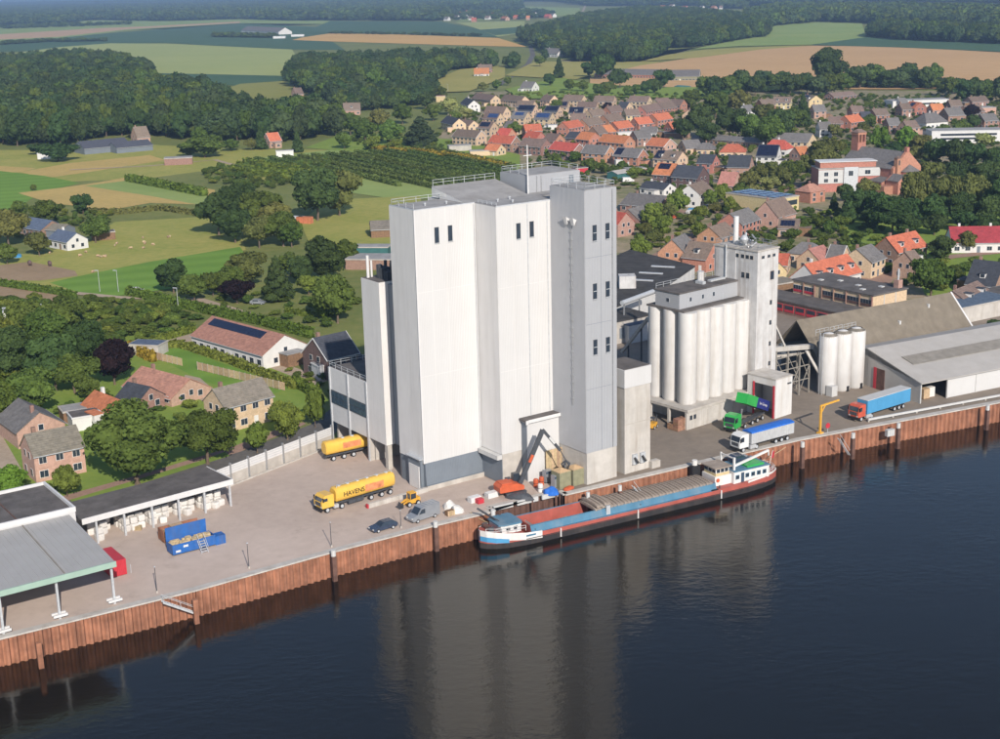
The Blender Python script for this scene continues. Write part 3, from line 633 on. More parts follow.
MB(O_).box(7.0, 7.3, 8.1, 34.2, 0, 4.4).build('bay_rear_wall', MATS['brick_dark'], lb)
for y0, y1 in ((19.6, 20.2), (33.8, 34.3)): MB(O_).box(1.6, 7, y0, y1, 0, 4.4).build('bay_side_wall', MATS['concrete'], lb)
# ventilation gear on the silo roof
for k, (x, y, r, h) in enumerate(((1.4, 18.8, .28, 4.0), (2.2, 18.9, .2, 3.0))): MB(O_).lathe([(0, 34.9 + h), (r, 34.9 + h), (r, 34.9), (0, 34.9)], x, y, 12).build('vent_stack', MATS['paint_white'], lb)
eq = MB(O_)
for k in range(26):
    x = random.uniform(2.5, 8); y = random.uniform(14.4, 18.2); h = random.uniform(.8, 3.0); w = random.uniform(.15, .6); eq.box(x - w, x + w, y - w, y + w, 34.9, 34.9 + h)
eq.build('roof_machinery', MATS['dark_steel'], lb)

# ------------------------------------------------------------------ concrete annex silo right of the tower
an = root('annex_silo', 'narrow weathered concrete silo shaft right of the tall grey tower', 'silo', PL(32.2, -15.7), A35)
MB().box(0, 6.0, 0, 7.0, 0, 16.0).build('shaft', MATS['concrete_light'], an)
MB().box(-.12, 6.12, -.12, 7.12, 16.0, 19.3).build('head', MATS['white_clad'], an)
MB().box(.1, 5.9, .1, 6.9, 19.3, 19.4).build('roof', MATS['roof_felt'], an)
MB().box(-.04, 6.04, -.05, 0, 9.2, 9.3).build('joint', MATS['concrete'], an)
for x in (2.2, 4.0):
    f = MB().box(x - .55, x + .55, -.45, -.001, 1.5, 3.4).build('hose_outlet', MATS['galv'], an)
    MB().tube((x - .3, -.5, 2.9), (x + .1, -1.1, 1.9), .22, 8).build('nozzle', MATS['black'], f)

# ------------------------------------------------------------------ row of white cylindrical silos with gallery, elevator tower, base
A40 = R(40); RSO = PL(58, -3.95)
rs = root('cylinder_silo_row', 'row of white cylindrical silos with a grey gallery on a concrete base', 'silos', RSO, A40)
base = MB().box(4.5, 20.2, .003, 14, 0, 3.6).build('base_wall', MATS['concrete_light'], rs)
MB().box(0, 20.25, -.25, 14.2, 3.6, 4.14).build('base_slab', MATS['concrete'], rs)
for x, y in ((.3, .3), (.3, 5), (.3, 10), (.3, 13.8), (4.6, .2)): MB().box(x - .25, x + .25, y - .25, y + .25, 0, 3.6).build('base_column', MATS['concrete_light'], rs)
MB().box(.6, 4.45, .02, .14, 0, 3.6).build('base_wall', MATS['concrete_light'], rs)
for x in (1.2, 2.3): window(rs, x, .02, 1.9, .7, .9, frame='concrete', glass='glass_dark')
for x in (7.5, 11.5, 15.5): MB().box(x - 1.6, x + 1.6, -.08, -.002, .6, 3.2).build('base_panel', MATS['concrete_light'], rs)
cyl = MB().lathe([(0, 22.6), (1.9, 22.6), (1.9, 4.5), (1.75, 4.14)], n=28)
me = bpy.data.meshes.new('silo'); me.from_pydata(cyl.v, [], cyl.f); me.materials.append(MATS['silo_white']); me.polygons.foreach_set('use_smooth', [True] * len(me.polygons))
try: me.set_sharp_from_angle(angle=R(40))
except Exception: pass
for i in range(5):
    for j in range(3):
        if j == 0 or i == 0: inst('silo', me, rs, (3.9 + 3.88 * i, 3.6 + 4.0 * j, 0), (0, 0, random.uniform(0, 6)))
MB().box(2.3, 20.2, 3.2, 13.2, 22.6, 22.95).build('silo_cover', MATS['roof_felt'], rs)
gal = MB().box(3.0, 20.25, 5.0, 11.4, 22.95, 26.0).build('gallery', MATS['grey_clad'], rs)
MB().box(2.8, 20.28, 4.8, 11.6, 26.0, 26.25).build('gallery_roof', MATS['roof_felt'], gal)
for x in (6.2, 9.8, 13.0): window(gal, x, 5.0, 24.1, .5, .8, frame='galv')
window(gal, 3.0, 8.0, 24.1, .7, .7, 'left', frame='galv')
for x in (5.4, 11.2, 15.8): MB().box(x - .05, x + .05, 4.93, 4.995, 22.95, 26).build('panel_joint', MATS['galv'], gal)
MB().lathe([(0, 2.2), (.75, 2.2), (.75, 0), (0, 0)], n=12).build('vent_stack', MATS['old_white'], gal, loc=(13.6, 9.0, 26.25))
MB().box(12.0, 12.9, 7, 9, 26.25, 26.8).box(15, 19.4, 7.5, 8.4, 26.25, 26.6).build('conveyor_housing', MATS['galv'], gal)
rail(gal, [(3.1, 11.3), (19.8, 11.3)], 26.25, 1.0, 2.2)

et = root('elevator_tower', 'stained white concrete elevator tower with roof pipes behind the cylinder silos', 'tower', RSO + Vector((math.cos(A40) * 20.3, math.sin(A40) * 20.3, 0)), A40)
MB().box(0, 6.5, 0, 11.3, 0, 32.5).build('wall', MATS['old_white'], et)
MB().box(-.15, 6.65, -.15, 11.45, 32.5, 32.8).build('roof_slab', MATS['concrete'], et)
for z, ys in ((30.9, (1.5, 2.6, 3.8, 5.2, 7.4, 9.2)),):
    for y in ys: window(et, 0, y, z, .75, .7, 'left', frame='concrete')
for x in (1.6, 3.4, 5.0): window(et, x, 0, 31.0, .8, .55, frame='concrete')
for y in (2.4, 3.6): window(et, 0, y, 26.9, .8, 1.1, 'left', frame='concrete')
window(et, 4.6, 0, 26.4, 1.0, 1.6, frame='rust_dark')
for z in (21.2, 17, 12.6, 8.4, 4.6): window(et, 4.4, 0, z, .6, .9, frame='concrete')
MB().box(-.1, -.002, 5.6, 10.9, 26.3, 31.9).build('side_panel', MATS['old_white'], et)
for y in (8.0,): MB().tube((-.25, y, 26.3), (-.25, y, 33.2), .16, 8).build('pipe', MATS['galv'], et)
rail(et, [(.2, .2), (6.3, .2), (6.3, 11.1), (.2, 11.1)], 32.8, 1.1, 1.8, closed=True, m='steel')
MB().lathe([(0, 5.6), (.55, 5.6), (.55, 0), (0, 0)], n=14).build('flue', MATS['paint_white'], et, smooth=True, loc=(3.4, 8.6, 32.8))
MB().lathe([(0, 1.8), (.5, 1.6), (.9, .9), (.5, .2), (.4, 0)], n=12).build('cyclone', MATS['galv'], et, smooth=True, loc=(2.0, 5.2, 33.4))
MB().lathe([(0, 2.6), (.22, 2.6), (.22, 0)], n=8).build('vent_stack', MATS['galv'], et, loc=(3.2, 5.8, 32.8))
rm = MB()
for k in range(16):
    x = random.uniform(.8, 5.6); y = random.uniform(1.5, 10.5); a = random.uniform(0, 6.3); l = random.uniform(.8, 2.4); z = 32.9 + random.uniform(.1, 1.2)
    rm.tube((x, y, z), (x + l * math.cos(a) * .5, y + l * math.sin(a) * .5, z + random.uniform(-.2, .9)), random.uniform(.08, .2), 6)
rm.build('roof_pipework', MATS['steel'], et)

us = root('unloading_shed', 'small white flat-roofed tipping shed with red door frame at the elevator tower', 'shed', RSO + Vector((math.cos(A40) * 17.9 + math.sin(A40) * 7.3, math.sin(A40) * 17.9 - math.cos(A40) * 7.3, 0)), A40)
MB().box(0, 5.2, 0, .3, 0, 8.0).box(4.9, 5.2, .3, 7.2, 0, 8.0).box(0, .3, 5.6, 7.2, 0, 8.0).box(0, .3, .3, 5.6, 6.6, 8.0).build('wall', MATS['silo_white'], us)
MB().box(-.1, 5.3, -.1, 7.25, 8.0, 8.25).build('roof', MATS['concrete_light'], us)
MB().box(-.14, -.002, 5.3, 5.7, 0, 6.8).box(-.14, -.002, .2, .6, 0, 6.8).build('door_frame', MATS['cont_red'], us)
MB().box(3.6, 4.6, -.3, -.002, 6.6, 6.8).build('wall_lamp', MATS['dark_steel'], us)

# ------------------------------------------------------------------ conveyor gantry between tower and sheds
cg = root('conveyor_gantry', 'inclined conveyor gantry on a lattice of steel posts beside the elevator tower', 'conveyor', PL(84, -2), A35)
g_ = MB()
for x in (1.5, 5, 8.5, 11.5):
    for y in (1, 4.5): g_.bar((x, y, 0), (x, y, 11 - x * .2), .28)
for z in (3.2, 6.2, 9): g_.bar((1.5, 1, z), (11.5, 1, z), .18); g_.bar((1.5, 4.5, z), (11.5, 4.5, z), .18)
for x0, x1 in ((1.5, 5), (5, 8.5), (8.5, 11.5)): g_.bar((x0, 1, .2), (x1, 1, 6.2), .14); g_.bar((x1, 1, 3.2), (x0, 1, 9), .14)
g_.build('trestle', MATS['fibre_dark'], cg)
MB().bar((-1.0, 1.4, 11.4), (15, 3.6, 9.0), 1.1, 1.0).build('conveyor_tube', MATS['concrete_light'], cg)
MB().bar((-1.0, 3.4, 9.2), (13, 5.0, 7.6), .7, .6).build('conveyor_tube', MATS['concrete'], cg)
MB().bar((9.8, .4, 9.5), (14.2, -1.0, 2.0), .55, .5).build('chute', MATS['concrete_light'], cg)
MB().bar((2.0, 2.0, 16.0), (5.0, 2.0, 11.0), .35).build('chute', MATS['concrete_light'], cg)
MB().box(12.5, 14.2, -4.6, -3.0, 0, 2.2).build('control_cabinet', MATS['light_panel'], cg)

# ------------------------------------------------------------------ three free-standing silos
for k, (a, b, lab) in enumerate(((98.3, -3.6, 'left of the three white silos with moss-stained tops beside the ladder'), (102.3, -3.9, 'middle of the three white silos with moss-stained tops'), (106.2, -4.2, 'right of the three white silos with moss-stained tops, next to the white shed'))):
    t = root('storage_silo', lab, 'silo', PL(a, b), A35, 'three silos before the fibre roof shed')
    MB().lathe([(0, 13.2), (.9, 13.0), (1.85, 12.5), (1.95, 12.1), (1.95, .3), (1.7, 0)], n=28).build('shell', MATS['silo_white'], t, smooth=True)
    MB().box(-.35, .35, -2.0, -1.5, 0, 1.2).build('outlet', MATS['black'], t)
    MB().lathe([(1.2, 13.03), (1.8, 12.62), (1.9, 12.3)], n=24).build('moss_ring', MATS['tile_moss'], t)
    if k == 0:
        l = MB()
        l.bar((-2.3, -.6, 0), (-2.3, -.6, 13.4), .09); l.bar((-2.3, .2, 0), (-2.3, .2, 13.4), .09)
        for q in range(32): l.bar((-2.3, -.6, .4 + q * .4), (-2.3, .2, .4 + q * .4), .05)
        l.build('ladder', MATS['galv'], t)
    rail(t, [(-1.9, 1.9), (1.9, 1.9)], 12.4, 1.2, 1.2)

# ------------------------------------------------------------------ big fibre-cement roof shed and white front shed
A30 = R(30)
RO = G(*(760 + 622 / 3.8875, 270 + 520 / 3.8875)); A27 = R(27)
ws = root('white_shed', 'low white industrial shed with pale corrugated roof and brown skylight strip', 'shed', RO, A27)
W_, D_ = 50.0, 16.0
MB().extrude_x([(0, 4.5), (D_, 8.3), (D_ + 6, 6.8), (D_ + 6, 0), (D_ - .1, 0), (D_ - .1, 6.5), (.3, 4.3), (0, 4.3)], 0, .25).build('gable_wall', MATS['fibre_grey'], ws)
MB().poly([(0, 0, 0), (0, D_, 0), (0, D_, 8.2), (0, 0, 4.4)], [(0, 3, 2, 1)]).build('gable_wall', MATS['fibre_grey'], ws)
rf = MB().extrude_x([(-.5, 4.45), (D_, 8.35), (D_ + 6.5, 6.9), (D_ + 6.5, 6.7), (D_, 8.15), (-.5, 4.25)], -.35, W_).build('roof', MATS['fibre_grey'], ws)
MB().poly([(4, 6.6, 6.2), (33, 6.6, 6.2), (33, 10.2, 7.1), (4, 10.2, 7.1), (4, 6.6, 6.28), (33, 6.6, 6.28), (33, 10.2, 7.16), (4, 10.2, 7.16)], [(4, 5, 6, 7), (0, 1, 5, 4), (1, 2, 6, 5), (2, 3, 7, 6), (3, 0, 4, 7)]).build('skylight_strip', MATS['fibre_dark'], rf)
MB().poly([(35, 6.2, 6.12), (50, 6.2, 6.12), (50, 9.6, 6.95), (35, 9.6, 6.95), (35, 6.2, 6.17), (50, 6.2, 6.17), (50, 9.6, 7.0), (35, 9.6, 7.0)], [(4, 5, 6, 7), (0, 1, 5, 4), (3, 0, 4, 7)]).build('skylight_strip', MATS['fibre_dark'], rf)
for x in (7.5, 15.5, 23.5, 31.5, 39.5):
    MB().box(x + .06, x + 7.94, .1, .25, .05, 4.25).build('sliding_door', MATS['white_clad'], ws)
for x in (.1, 7.4, 15.4, 23.4, 31.4): MB().box(x - .12, x + .12, -.02, .3, 0, 4.3).build('post', MATS['light_panel'], ws)
MB().box(.1, 7.4, 7.5, 7.7, 0, 5.5).build('inner_wall', MATS['fibre_dark'], ws)
dr = MB().box(-.12, -.003, 10.6, 13.8, 0, 4.6).build('side_door', MATS['rust_dark'], ws)
MB().box(-.16, -.121, 13.0, 13.9, 0, 4.7).build('door_leaf', MATS['cont_red'], dr)
for x, y, m_ in ((3.4, 2.4, 'wood_pale'), (5.2, 2.8, 'bag_white')):
    t = root('storage_pack', 'tan wrapped pack inside the open bay of the white shed' if m_ == 'wood_pale' else 'white wrapped pack inside the open bay of the white shed', 'pack', RO + Vector((math.cos(A27) * x - math.sin(A27) * y, math.sin(A27) * x + math.cos(A27) * y, 0)), A27)
    MB().box(-.8, .8, -.7, .7, .15, 2.2).build('load', MATS[m_], t); MB().box(-.85, .85, -.75, .75, 0, .15).build('pallet', MATS['wood_brown'], t)

bs = root('fibre_roof_shed', 'big storage shed under a steep brown corrugated fibre roof', 'shed', PL(101, 2.2), A30)
Lb = 47.0
MB().extrude_x([(0, 0), (0, 6.6), (6.4, 12.9), (12.8, 6.6), (12.8, 0)], 9.5, Lb).build('wall', MATS['fibre_grey'], bs)
MB().box(.5, 9.4, 11.5, 12.5, 0, 6.5).build('rear_wall', MATS['dark_clad'], bs)
rr = MB(); rr.extrude_x([(-.4, 6.35), (6.4, 13.05), (13.2, 6.35), (13.2, 6.15), (6.4, 12.85), (-.4, 6.15)], 0, Lb + .3); rr.build('roof', MATS['fibre'], bs)
MB().extrude_x([(-.5, 6.3), (6.4, 13.15), (6.4, 12.9), (-.4, 6.1)], Lb + .3, Lb + .75).build('verge', MATS['paint_white'], bs)
for x in (1, 5, 9): MB().bar((x, .2, 0), (x, .2, 6.3), .3).build('post', MATS['fibre_dark'], bs)
for x, y in ((27, 2.6), (38, 4.6)): MB().box(x, x + .5, y - .3, y + .3, 6.6 + y - .3, 6.6 + y + .6).build('roof_vent', MATS['light_panel'], bs)

# ------------------------------------------------------------------ flat-roofed office with red window bands
of = root('office_building', 'two-storey flat-roofed office with red window bands behind the brown shed roof', 'building', PL(153.5, 31), A35)
MB().box(0, 13, 0, 27, 0, 7.0).build('wall', MATS['beige'], of)
MB().box(-.3, 13.3, -.3, 27.3, 7.0, 7.35).build('roof', MATS['roof_felt'], of)
bays = [(0.4, 4.0), (4.4, 8.4), (8.8, 12.6), (13.0, 16.6), (19.6, 23.0), (23.4, 26.8)]
for y0, y1 in bays:
    for z in (.9, 4.1):
        wv = MB().box(-.1, -.003, y0, y1, z, z + 1.9).build('window', MATS['frame_white'] if y0 > 18 else MATS['concrete'], of)
        for i in range(4): MB().box(-.14, -.101, y0 + (y1 - y0) * i / 4 + .06, y0 + (y1 - y0) * (i + 1) / 4 - .06, z + .75, z + 1.8).build('pane', MATS['glass_dark'], wv)
        MB().box(-.14, -.101, y0 + .05, y1 - .05, z + .05, z + .7).build('panel', MATS['cont_red' if y0 > 18 else 'rust_dark'], wv)
for y in (0.2, 4.2, 8.6, 12.8, 16.8, 19.4, 23.2): MB().box(-.35, -.004, y - .14, y + .14, 0, 6.95).build('pilaster', MATS['brick_brown'], of)
for x in (4.2, 8.6): MB().box(x - .12, x + .12, -.12, -.003, 0, 7).build('pilaster', MATS['light_panel'], of)
for x, y in ((3, 6), (6, 10), (9, 5), (7, 17), (4, 21)): MB().box(x - .6, x + .6, y - .6, y + .6, 7.35, 7.6).build('roof_light', MATS['light_panel'], of)
ck = MB().box(10.8, 12.4, 1.0, 2.6, 7.35, 9.4).build('chimney_base', MATS['brick_pink'], of); MB().tube((11.6, 1.8, 9.4), (11.6, 1.8, 12.2), .25, 10).build('flue', MATS['galv'], ck)
ow = MB().box(-9, -.36, 2, 34, 0, 3.4).build('low_wing', MATS['brick_brown'], of)
MB().box(-9.3, -.4, 1.7, 34.3, 3.4, 3.75).build('wing_roof', MATS['roof_felt'], of)
for i in range(8): 
    wv = MB().box(-9.12, -9.002, 3 + i * 3.8, 6.2 + i * 3.8, .8, 2.7).build('window', MATS['cont_red'], of)
    MB().box(-9.15, -9.121, 3.2 + i * 3.8, 6.0 + i * 3.8, 1.5, 2.5).build('pane', MATS['glass_dark'], wv)

# ------------------------------------------------------------------ black-roofed warehouse behind the silos
w4 = [G(659, 290.6, 6), G(694.5, 266, 6), G(630, 250, 6), G(575, 275, 6), G(600, 312, 6)]
bw = root('black_roof_warehouse', 'wide black-roofed warehouse with white panelled wall behind the cylinder silos', 'warehouse', (w4[0].x, w4[0].y, 0), 0)
wq = [(p.x - w4[0].x, p.y - w4[0].y) for p in w4]
MB().prism(wq, 0, 5.7).build('wall', MATS['light_panel'], bw); wc = sum((Vector(q) for q in wq), Vector((0, 0))) / 5
MB().prism([tuple(wc + (Vector(q) - wc) * 1.012) for q in wq], 5.7, 6.1).build('roof', MATS['roof_black'], bw)
wd = Vector(wq[1]); wl_ = wd.length; wd.normalize(); wn2 = Vector((wd.y, -wd.x))
for i in range(8):
    a = wd * (wl_ * i / 8 + .3); b = wd * (wl_ * (i + 1) / 8 - .1); MB().prism([tuple(a + wn2 * .12), tuple(b + wn2 * .12), tuple(b + wn2 * .003), tuple(a + wn2 * .003)], .4, 5.6).build('wall_panel', MATS['white_clad'], bw)
for px, py in ((663, 267), (651, 273.5), (641, 280.5)):
    p = G(px, py, 6.1) - Vector((w4[0].x, w4[0].y, 0)); d2 = Vector((-.75, .3)).normalized() * 3.4; e_ = Vector((d2.y, -d2.x)).normalized() * .45
    MB().prism([tuple(Vector(p[:2]) + a * d2 + b * e_) for a, b in ((-1, -1), (1, -1), (1, 1), (-1, 1))], 6.1, 6.4).build('roof_light', MATS['galv'], bw)
p = G(627, 287, 6.1) - Vector((w4[0].x, w4[0].y, 0)); MB().box(p.x - 2.2, p.x + 2.2, p.y - 2, p.y + 2, 6.1, 9.4).build('roof_house', MATS['old_white'], bw)
def gap(name, lab, cat, px, py, rz=A35): return root(name, lab, cat, G(px, py), rz)
gp = gap('blue_roof_hut', 'small hut with dark blue roof in the gap left of the cylinder silos', 'hut', 629, 344)
MB().box(0, 6, 0, 5, 0, 4.5).build('wall', MATS['galv'], gp); MB().box(-.2, 6.2, -.2, 5.2, 4.5, 4.75).build('roof', MATS['roof_blue'], gp)
gp = gap('machine_hall', 'dark flat-roofed machine hall between the tower and the cylinder silos', 'building', 622, 352)
MB().box(0, 15, 6.5, 16, 0, 5.5).build('wall', MATS['concrete'], gp); MB().box(-.2, 15.2, 6.3, 16.2, 5.5, 5.8).build('roof', MATS['roof_black'], gp)
for k in range(4): MB().box(1.2 + k * 3.5, 3.0 + k * 3.5, 6.42, 6.498, 1.2, 3.8).build('door', MATS['dark_clad'], gp)
pa, pb = G(622, 303, 9), G(653, 291.5, 9); pd = pb - pa
pp = root('transfer_pipe', 'pale blue transfer pipe on posts leading to the black-roofed warehouse', 'pipe', (pa.x, pa.y, 0), math.atan2(pd.y, pd.x))
MB().tube((0, 0, 9), (pd.length, 0, 9), .6, 10).build('pipe', MATS['galv'], pp)
for x in (1, pd.length * .55): MB().bar((x, 0, 0), (x, 0, 8.5), .3).build('post', MATS['steel'], pp)
ca, cb = G(622, 352, 5), G(648, 318, 14); cd_ = cb - ca
cs = root('conveyor', 'slanting white conveyor in the gap behind the concrete annex', 'conveyor', (ca.x, ca.y, 0), 0)
MB().bar((0, 0, 5), (cd_.x, cd_.y, 14), .7, .6).build('conveyor_tube', MATS['concrete_light'], cs)
for f_ in (.25, .75): MB().bar((cd_.x * f_, cd_.y * f_, 0), (cd_.x * f_, cd_.y * f_, 5 + 9 * f_ - .4), .35).build('post', MATS['dark_steel'], cs)
# ------------------------------------------------------------------ canopies at the left of the yard
cp = root('mint_canopy', 'open yard canopy with grey corrugated roof and mint green fascia', 'canopy', PL(-60, -12), A35)
O_ = (-60, -12, 0)
cr = MB(O_).extrude_x([(-12.1, 6.75), (6.9, 8.15), (6.9, 7.95), (-12.1, 6.5)], -96, -60.0).build('roof', MATS['canopy_roof'], cp)
MB(O_).box(-96, -59.9, -12.35, -12.12, 6.0, 6.85).build('fascia', MATS['mint'], cp)
MB(O_).bar((-67.2, -12, 6.83), (-67.2, 6.8, 8.23), .18, .12).bar((-81, -12, 6.83), (-81, 6.8, 8.23), .18, .12).build('roof_ridge', MATS['fibre_dark'], cr)
for k in range(36): MB(O_).bar((-60.5 - k, -12, 6.78), (-60.5 - k, 6.8, 8.18), .12, .07).build('roof_rib', MATS['canopy_roof'], cr)
for x in (-60.4, -68.4, -76.3, -84.2, -92):
    c = MB(O_).bar((x, -11.3, 0), (x, -11.3, 6.5), .32).build('column', MATS['galv'], cp)
    MB(O_).box(x - 1.0, x + 1.0, -11.9, -11.6, .5, .85).box(x - 1.0, x + 1.0, -11.0, -10.7, .5, .85).build('guard_rail', MATS['paint_white'], c)
    MB(O_).bar((x, 5.8, 0), (x, 5.8, 7.8), .32).build('column', MATS['galv'], cp)
dk = root('flat_roof_store', 'flat dark-roofed store with white parapet at the left edge of the yard', 'building', PL(-59, 7), A35)
MB().box(-40, 0, 0, 14.5, 0, 8.4).build('wall', MATS['white_clad'], dk)
MB().box(-40.1, .1, -.1, .25, 8.4, 9.2).box(-.25, .1, .25, 14.3, 8.4, 9.2).box(-40.1, .1, 14.3, 14.6, 8.4, 9.2).build('parapet', MATS['paint_white'], dk)
MB().box(-40, -.25, .25, 14.3, 8.4, 8.7).build('roof', MATS['roof_felt'], dk)
for x in (-8.5, -17, -26): MB().box(x - .1, x + .1, .3, 14.2, 8.7, 8.78).build('roof_seam', MATS['rust_dark'], dk)
A40b = R(39.5)
c2 = root('bag_canopy', 'long low open-fronted shelter with dark flat roof sheltering white bulk bags', 'canopy', PL(-29.6, 14.5), A40b)
MB().box(-27, 0, 0, 9.0, 4.4, 4.75).build('roof', MATS['roof_felt'], c2)
MB().box(-27, .12, -.15, -.001, 3.9, 4.85).box(.001, .15, 0, 9.0, 3.9, 4.85).build('fascia', MATS['paint_white'], c2)
for x in (-.5, -5.3, -10.1, -14.9, -19.8, -24.6): MB().box(x - .16, x + .16, .1, .4, 0, 4.4).build('column', MATS['galv'], c2)
MB().box(-27, 0, 8.6, 8.9, 0, 4.4).build('back_wall', MATS['concrete'], c2)
MB().box(-.25, -.05, 4.5, 8.6, 0, 4.4).build('end_wall', MATS['concrete'], c2)
bag = MB(); w = .52
bag.poly([(sx * w * f, sy * w * f, z) for z, f in ((0, .9), (.15, 1), (.75, 1.05), (1.0, .92), (1.06, .6)) for sx, sy in ((-1, -1), (0, -1.12), (1, -1), (1.12, 0), (1, 1), (0, 1.12), (-1, 1), (-1.12, 0))],
         [(k * 8 + i, k * 8 + (i + 1) % 8, (k + 1) * 8 + (i + 1) % 8, (k + 1) * 8 + i) for k in range(4) for i in range(8)] + [tuple(range(32, 40))])
bme = bpy.data.meshes.new('bulk_bag'); bme.from_pydata(bag.v, [], bag.f); bme.materials.append(MATS['bag_white'])
rnd = random.Random(5)
Mb = Matrix.Translation(c2.location) @ Matrix.Rotation(A40b, 4, 'Z')
for bay in range(5):
    x0 = -4.9 - 4.85 * bay; bags = []
    for k in range(9):
        if rnd.random() < (.12, .1, .25, .3, .55)[bay]: continue
        x = x0 + .5 + (k % 3) * 1.4 + rnd.uniform(-.2, .2); y = 1.6 + (k // 3) * 1.6 + rnd.uniform(-.3, .5)
        for lv in range(1 if (k // 3 == 0 and rnd.random() < .6) else 2): bags.append((lv, k // 3, x, y))
    for lv in (0, 1):
        for rw in range(3):
            for n, (_, _, x, y) in enumerate(sorted(b for b in bags if b[0] == lv and b[1] == rw)):
                s = rnd.uniform(1.0, 1.12); q = Mb @ Vector((x, y, lv * 1.2))
                lab = '%s white bag from left, %s row, %s layer, %s bay of the shelter' % (ORD[n], ('front', 'middle', 'rear')[rw], ('bottom', 'top')[lv], ORD[4 - bay])
                tag(inst('bulk_bag', bme, None, q, (0, 0, A40b + rnd.uniform(-.3, .3)), (s, s, s)), lab, 'bag', 'bulk bags under the shelter')
# pallets and pipes in the left bays
pt = MB()
for k in range(5): pt.box(-.6, .6, -.4, .4, k * .15, k * .15 + .1)
pme = pt.build('pallet_stack', MATS['wood_pale']); pme.location = Mb @ Vector((-17.2, 1.2, 0)); tag(pme, 'low stack of wooden pallets beside a shelter column', 'pallets')

# ------------------------------------------------------------------ white and brown panel fence along the road
f0, f1 = PL(-29.5, 23.6), PL(-.3, 33.2); fd = (f1 - f0); fl = fd.length; fa = math.atan2(fd.y, fd.x)
fn = root('panel_fence', 'tall fence of white upper and brown lower panels along the street', 'fence', f0, fa)
N = 7
for i in range(N):
    x0, x1 = fl * i / N + .12, fl * (i + 1) / N - .12
    MB().box(x0, x1, -.05, .05, 0, 1.9).build('lower_panel', MATS['concrete'], fn)
    MB().box(x0, x1, -.06, .06, 1.9, 3.5).build('upper_panel', MATS['paint_white'], fn)
    for z in (2.3, 2.75, 3.2): MB().box(x0, x1, -.12, -.061, z, z + .07).build('rail_bar', MATS['galv'], fn)
for i in range(N + 1): MB().box(fl * i / N - .14, fl * i / N + .14, -.3, .1, 0, 4.0).build('post', MATS['steel'], fn)
kb = MB().box(0, fl, -1.0, -.6, 0, .25).build('kerb_strip', MATS['concrete_light'], fn)

# ------------------------------------------------------------------ text
def text_mesh(s, size, m, parent, loc, rot, name='lettering', bold=0.0):
    cu = bpy.data.curves.new('t', 'FONT'); cu.body = s; cu.size = size; cu.align_x = 'CENTER'; cu.align_y = 'CENTER'; cu.extrude = .01; cu.offset = bold
    t = bpy.data.objects.new('t', cu); C.objects.link(t)
    me = bpy.data.meshes.new_from_object(t.evaluated_get(bpy.context.evaluated_depsgraph_get()))
    bpy.data.objects.remove(t); me.materials.clear(); me.materials.append(MATS[m])
    return inst(name, me, parent, loc, rot)

# ------------------------------------------------------------------ vehicles (local x is forward, y left, origin on the ground)
def lathe_mesh(name, prof, m, n=16):
    q = MB().lathe(prof, n=n); me = bpy.data.meshes.new(name); me.from_pydata([(x, z, y) for x, y, z in q.v], [], q.f); me.materials.append(MATS[m]); return me
TYRE = lathe_mesh('tyre', [(.62, .5), (.9, .5), (1, .38), (1, -.38), (.9, -.5), (.62, -.5)], 'rubber')
RIM = lathe_mesh('rim', [(0, .40), (.25, .42), (.58, .34), (.62, .5), (.62, -.5), (.58, -.34), (.25, -.42), (0, -.40)], 'galv', 12)
def wheel(parent, x, y, r=.5, w=.32):
    o = inst('wheel', TYRE, parent, (x, y, r), None, (r, w, r)); inst('rim', RIM, o); return o
def cab(parent, x0, x1, w, zf, zt, m, low=.0):
    """tractor cab, front at x1"""
    h = w / 2
    prof = [(x0, zf), (x1 - .05, zf), (x1, zf + .25), (x1, zf + 1.15), (x1 - .28, zt - .35), (x1 - .75, zt), (x0 + .1, zt), (x0, zt - .2)]
    c = MB().extrude(prof, -h, h).build('cab', MATS[m], parent)
    a, b = (x1 + .012, zf + 1.2), (x1 - .26, zt - .4)
    MB().poly([(a[0], -h * .9, a[1]), (a[0], h * .9, a[1]), (b[0] + .012, h * .9, b[1]), (b[0] + .012, -h * .9, b[1])], [(0, 1, 2, 3)]).build('windscreen', MATS['glass_dark'], c)
    for s in (-1, 1):
        q = [(x1 - .15, zf + 1.15), (x1 - .4, zt - .5), (x1 - 1.15, zt - .5), (x1 - 1.15, zf + 1.15)]
        MB().poly([(px_, s * (h + .01), pz) for px_, pz in q], [(0, 1, 2, 3)]).build('side_window', MATS['glass_dark'], c)
        MB().box(x1 - .02, x1 + .03, s * h * .75 - .2, s * h * .75 + .2, zf + .1, zf + .32).build('headlight', MATS['light_panel'], c)
        MB().box(x1 - .25, x1 - .1, s * (h + .18) - .1, s * (h + .18) + .1, zf + 1.2, zf + 1.9).build('mirror', MATS['black'], c)
    MB().box(x1 - .1, x1 + .1, -h, h, zf - .45, zf + .02).build('bumper', MATS['black'], c)
    MB().box(x1 + .003, x1 + .03, -h * .7, h * .7, zf + .35, zf + 1.0).build('grille', MATS['dark_steel'], c)
    return c
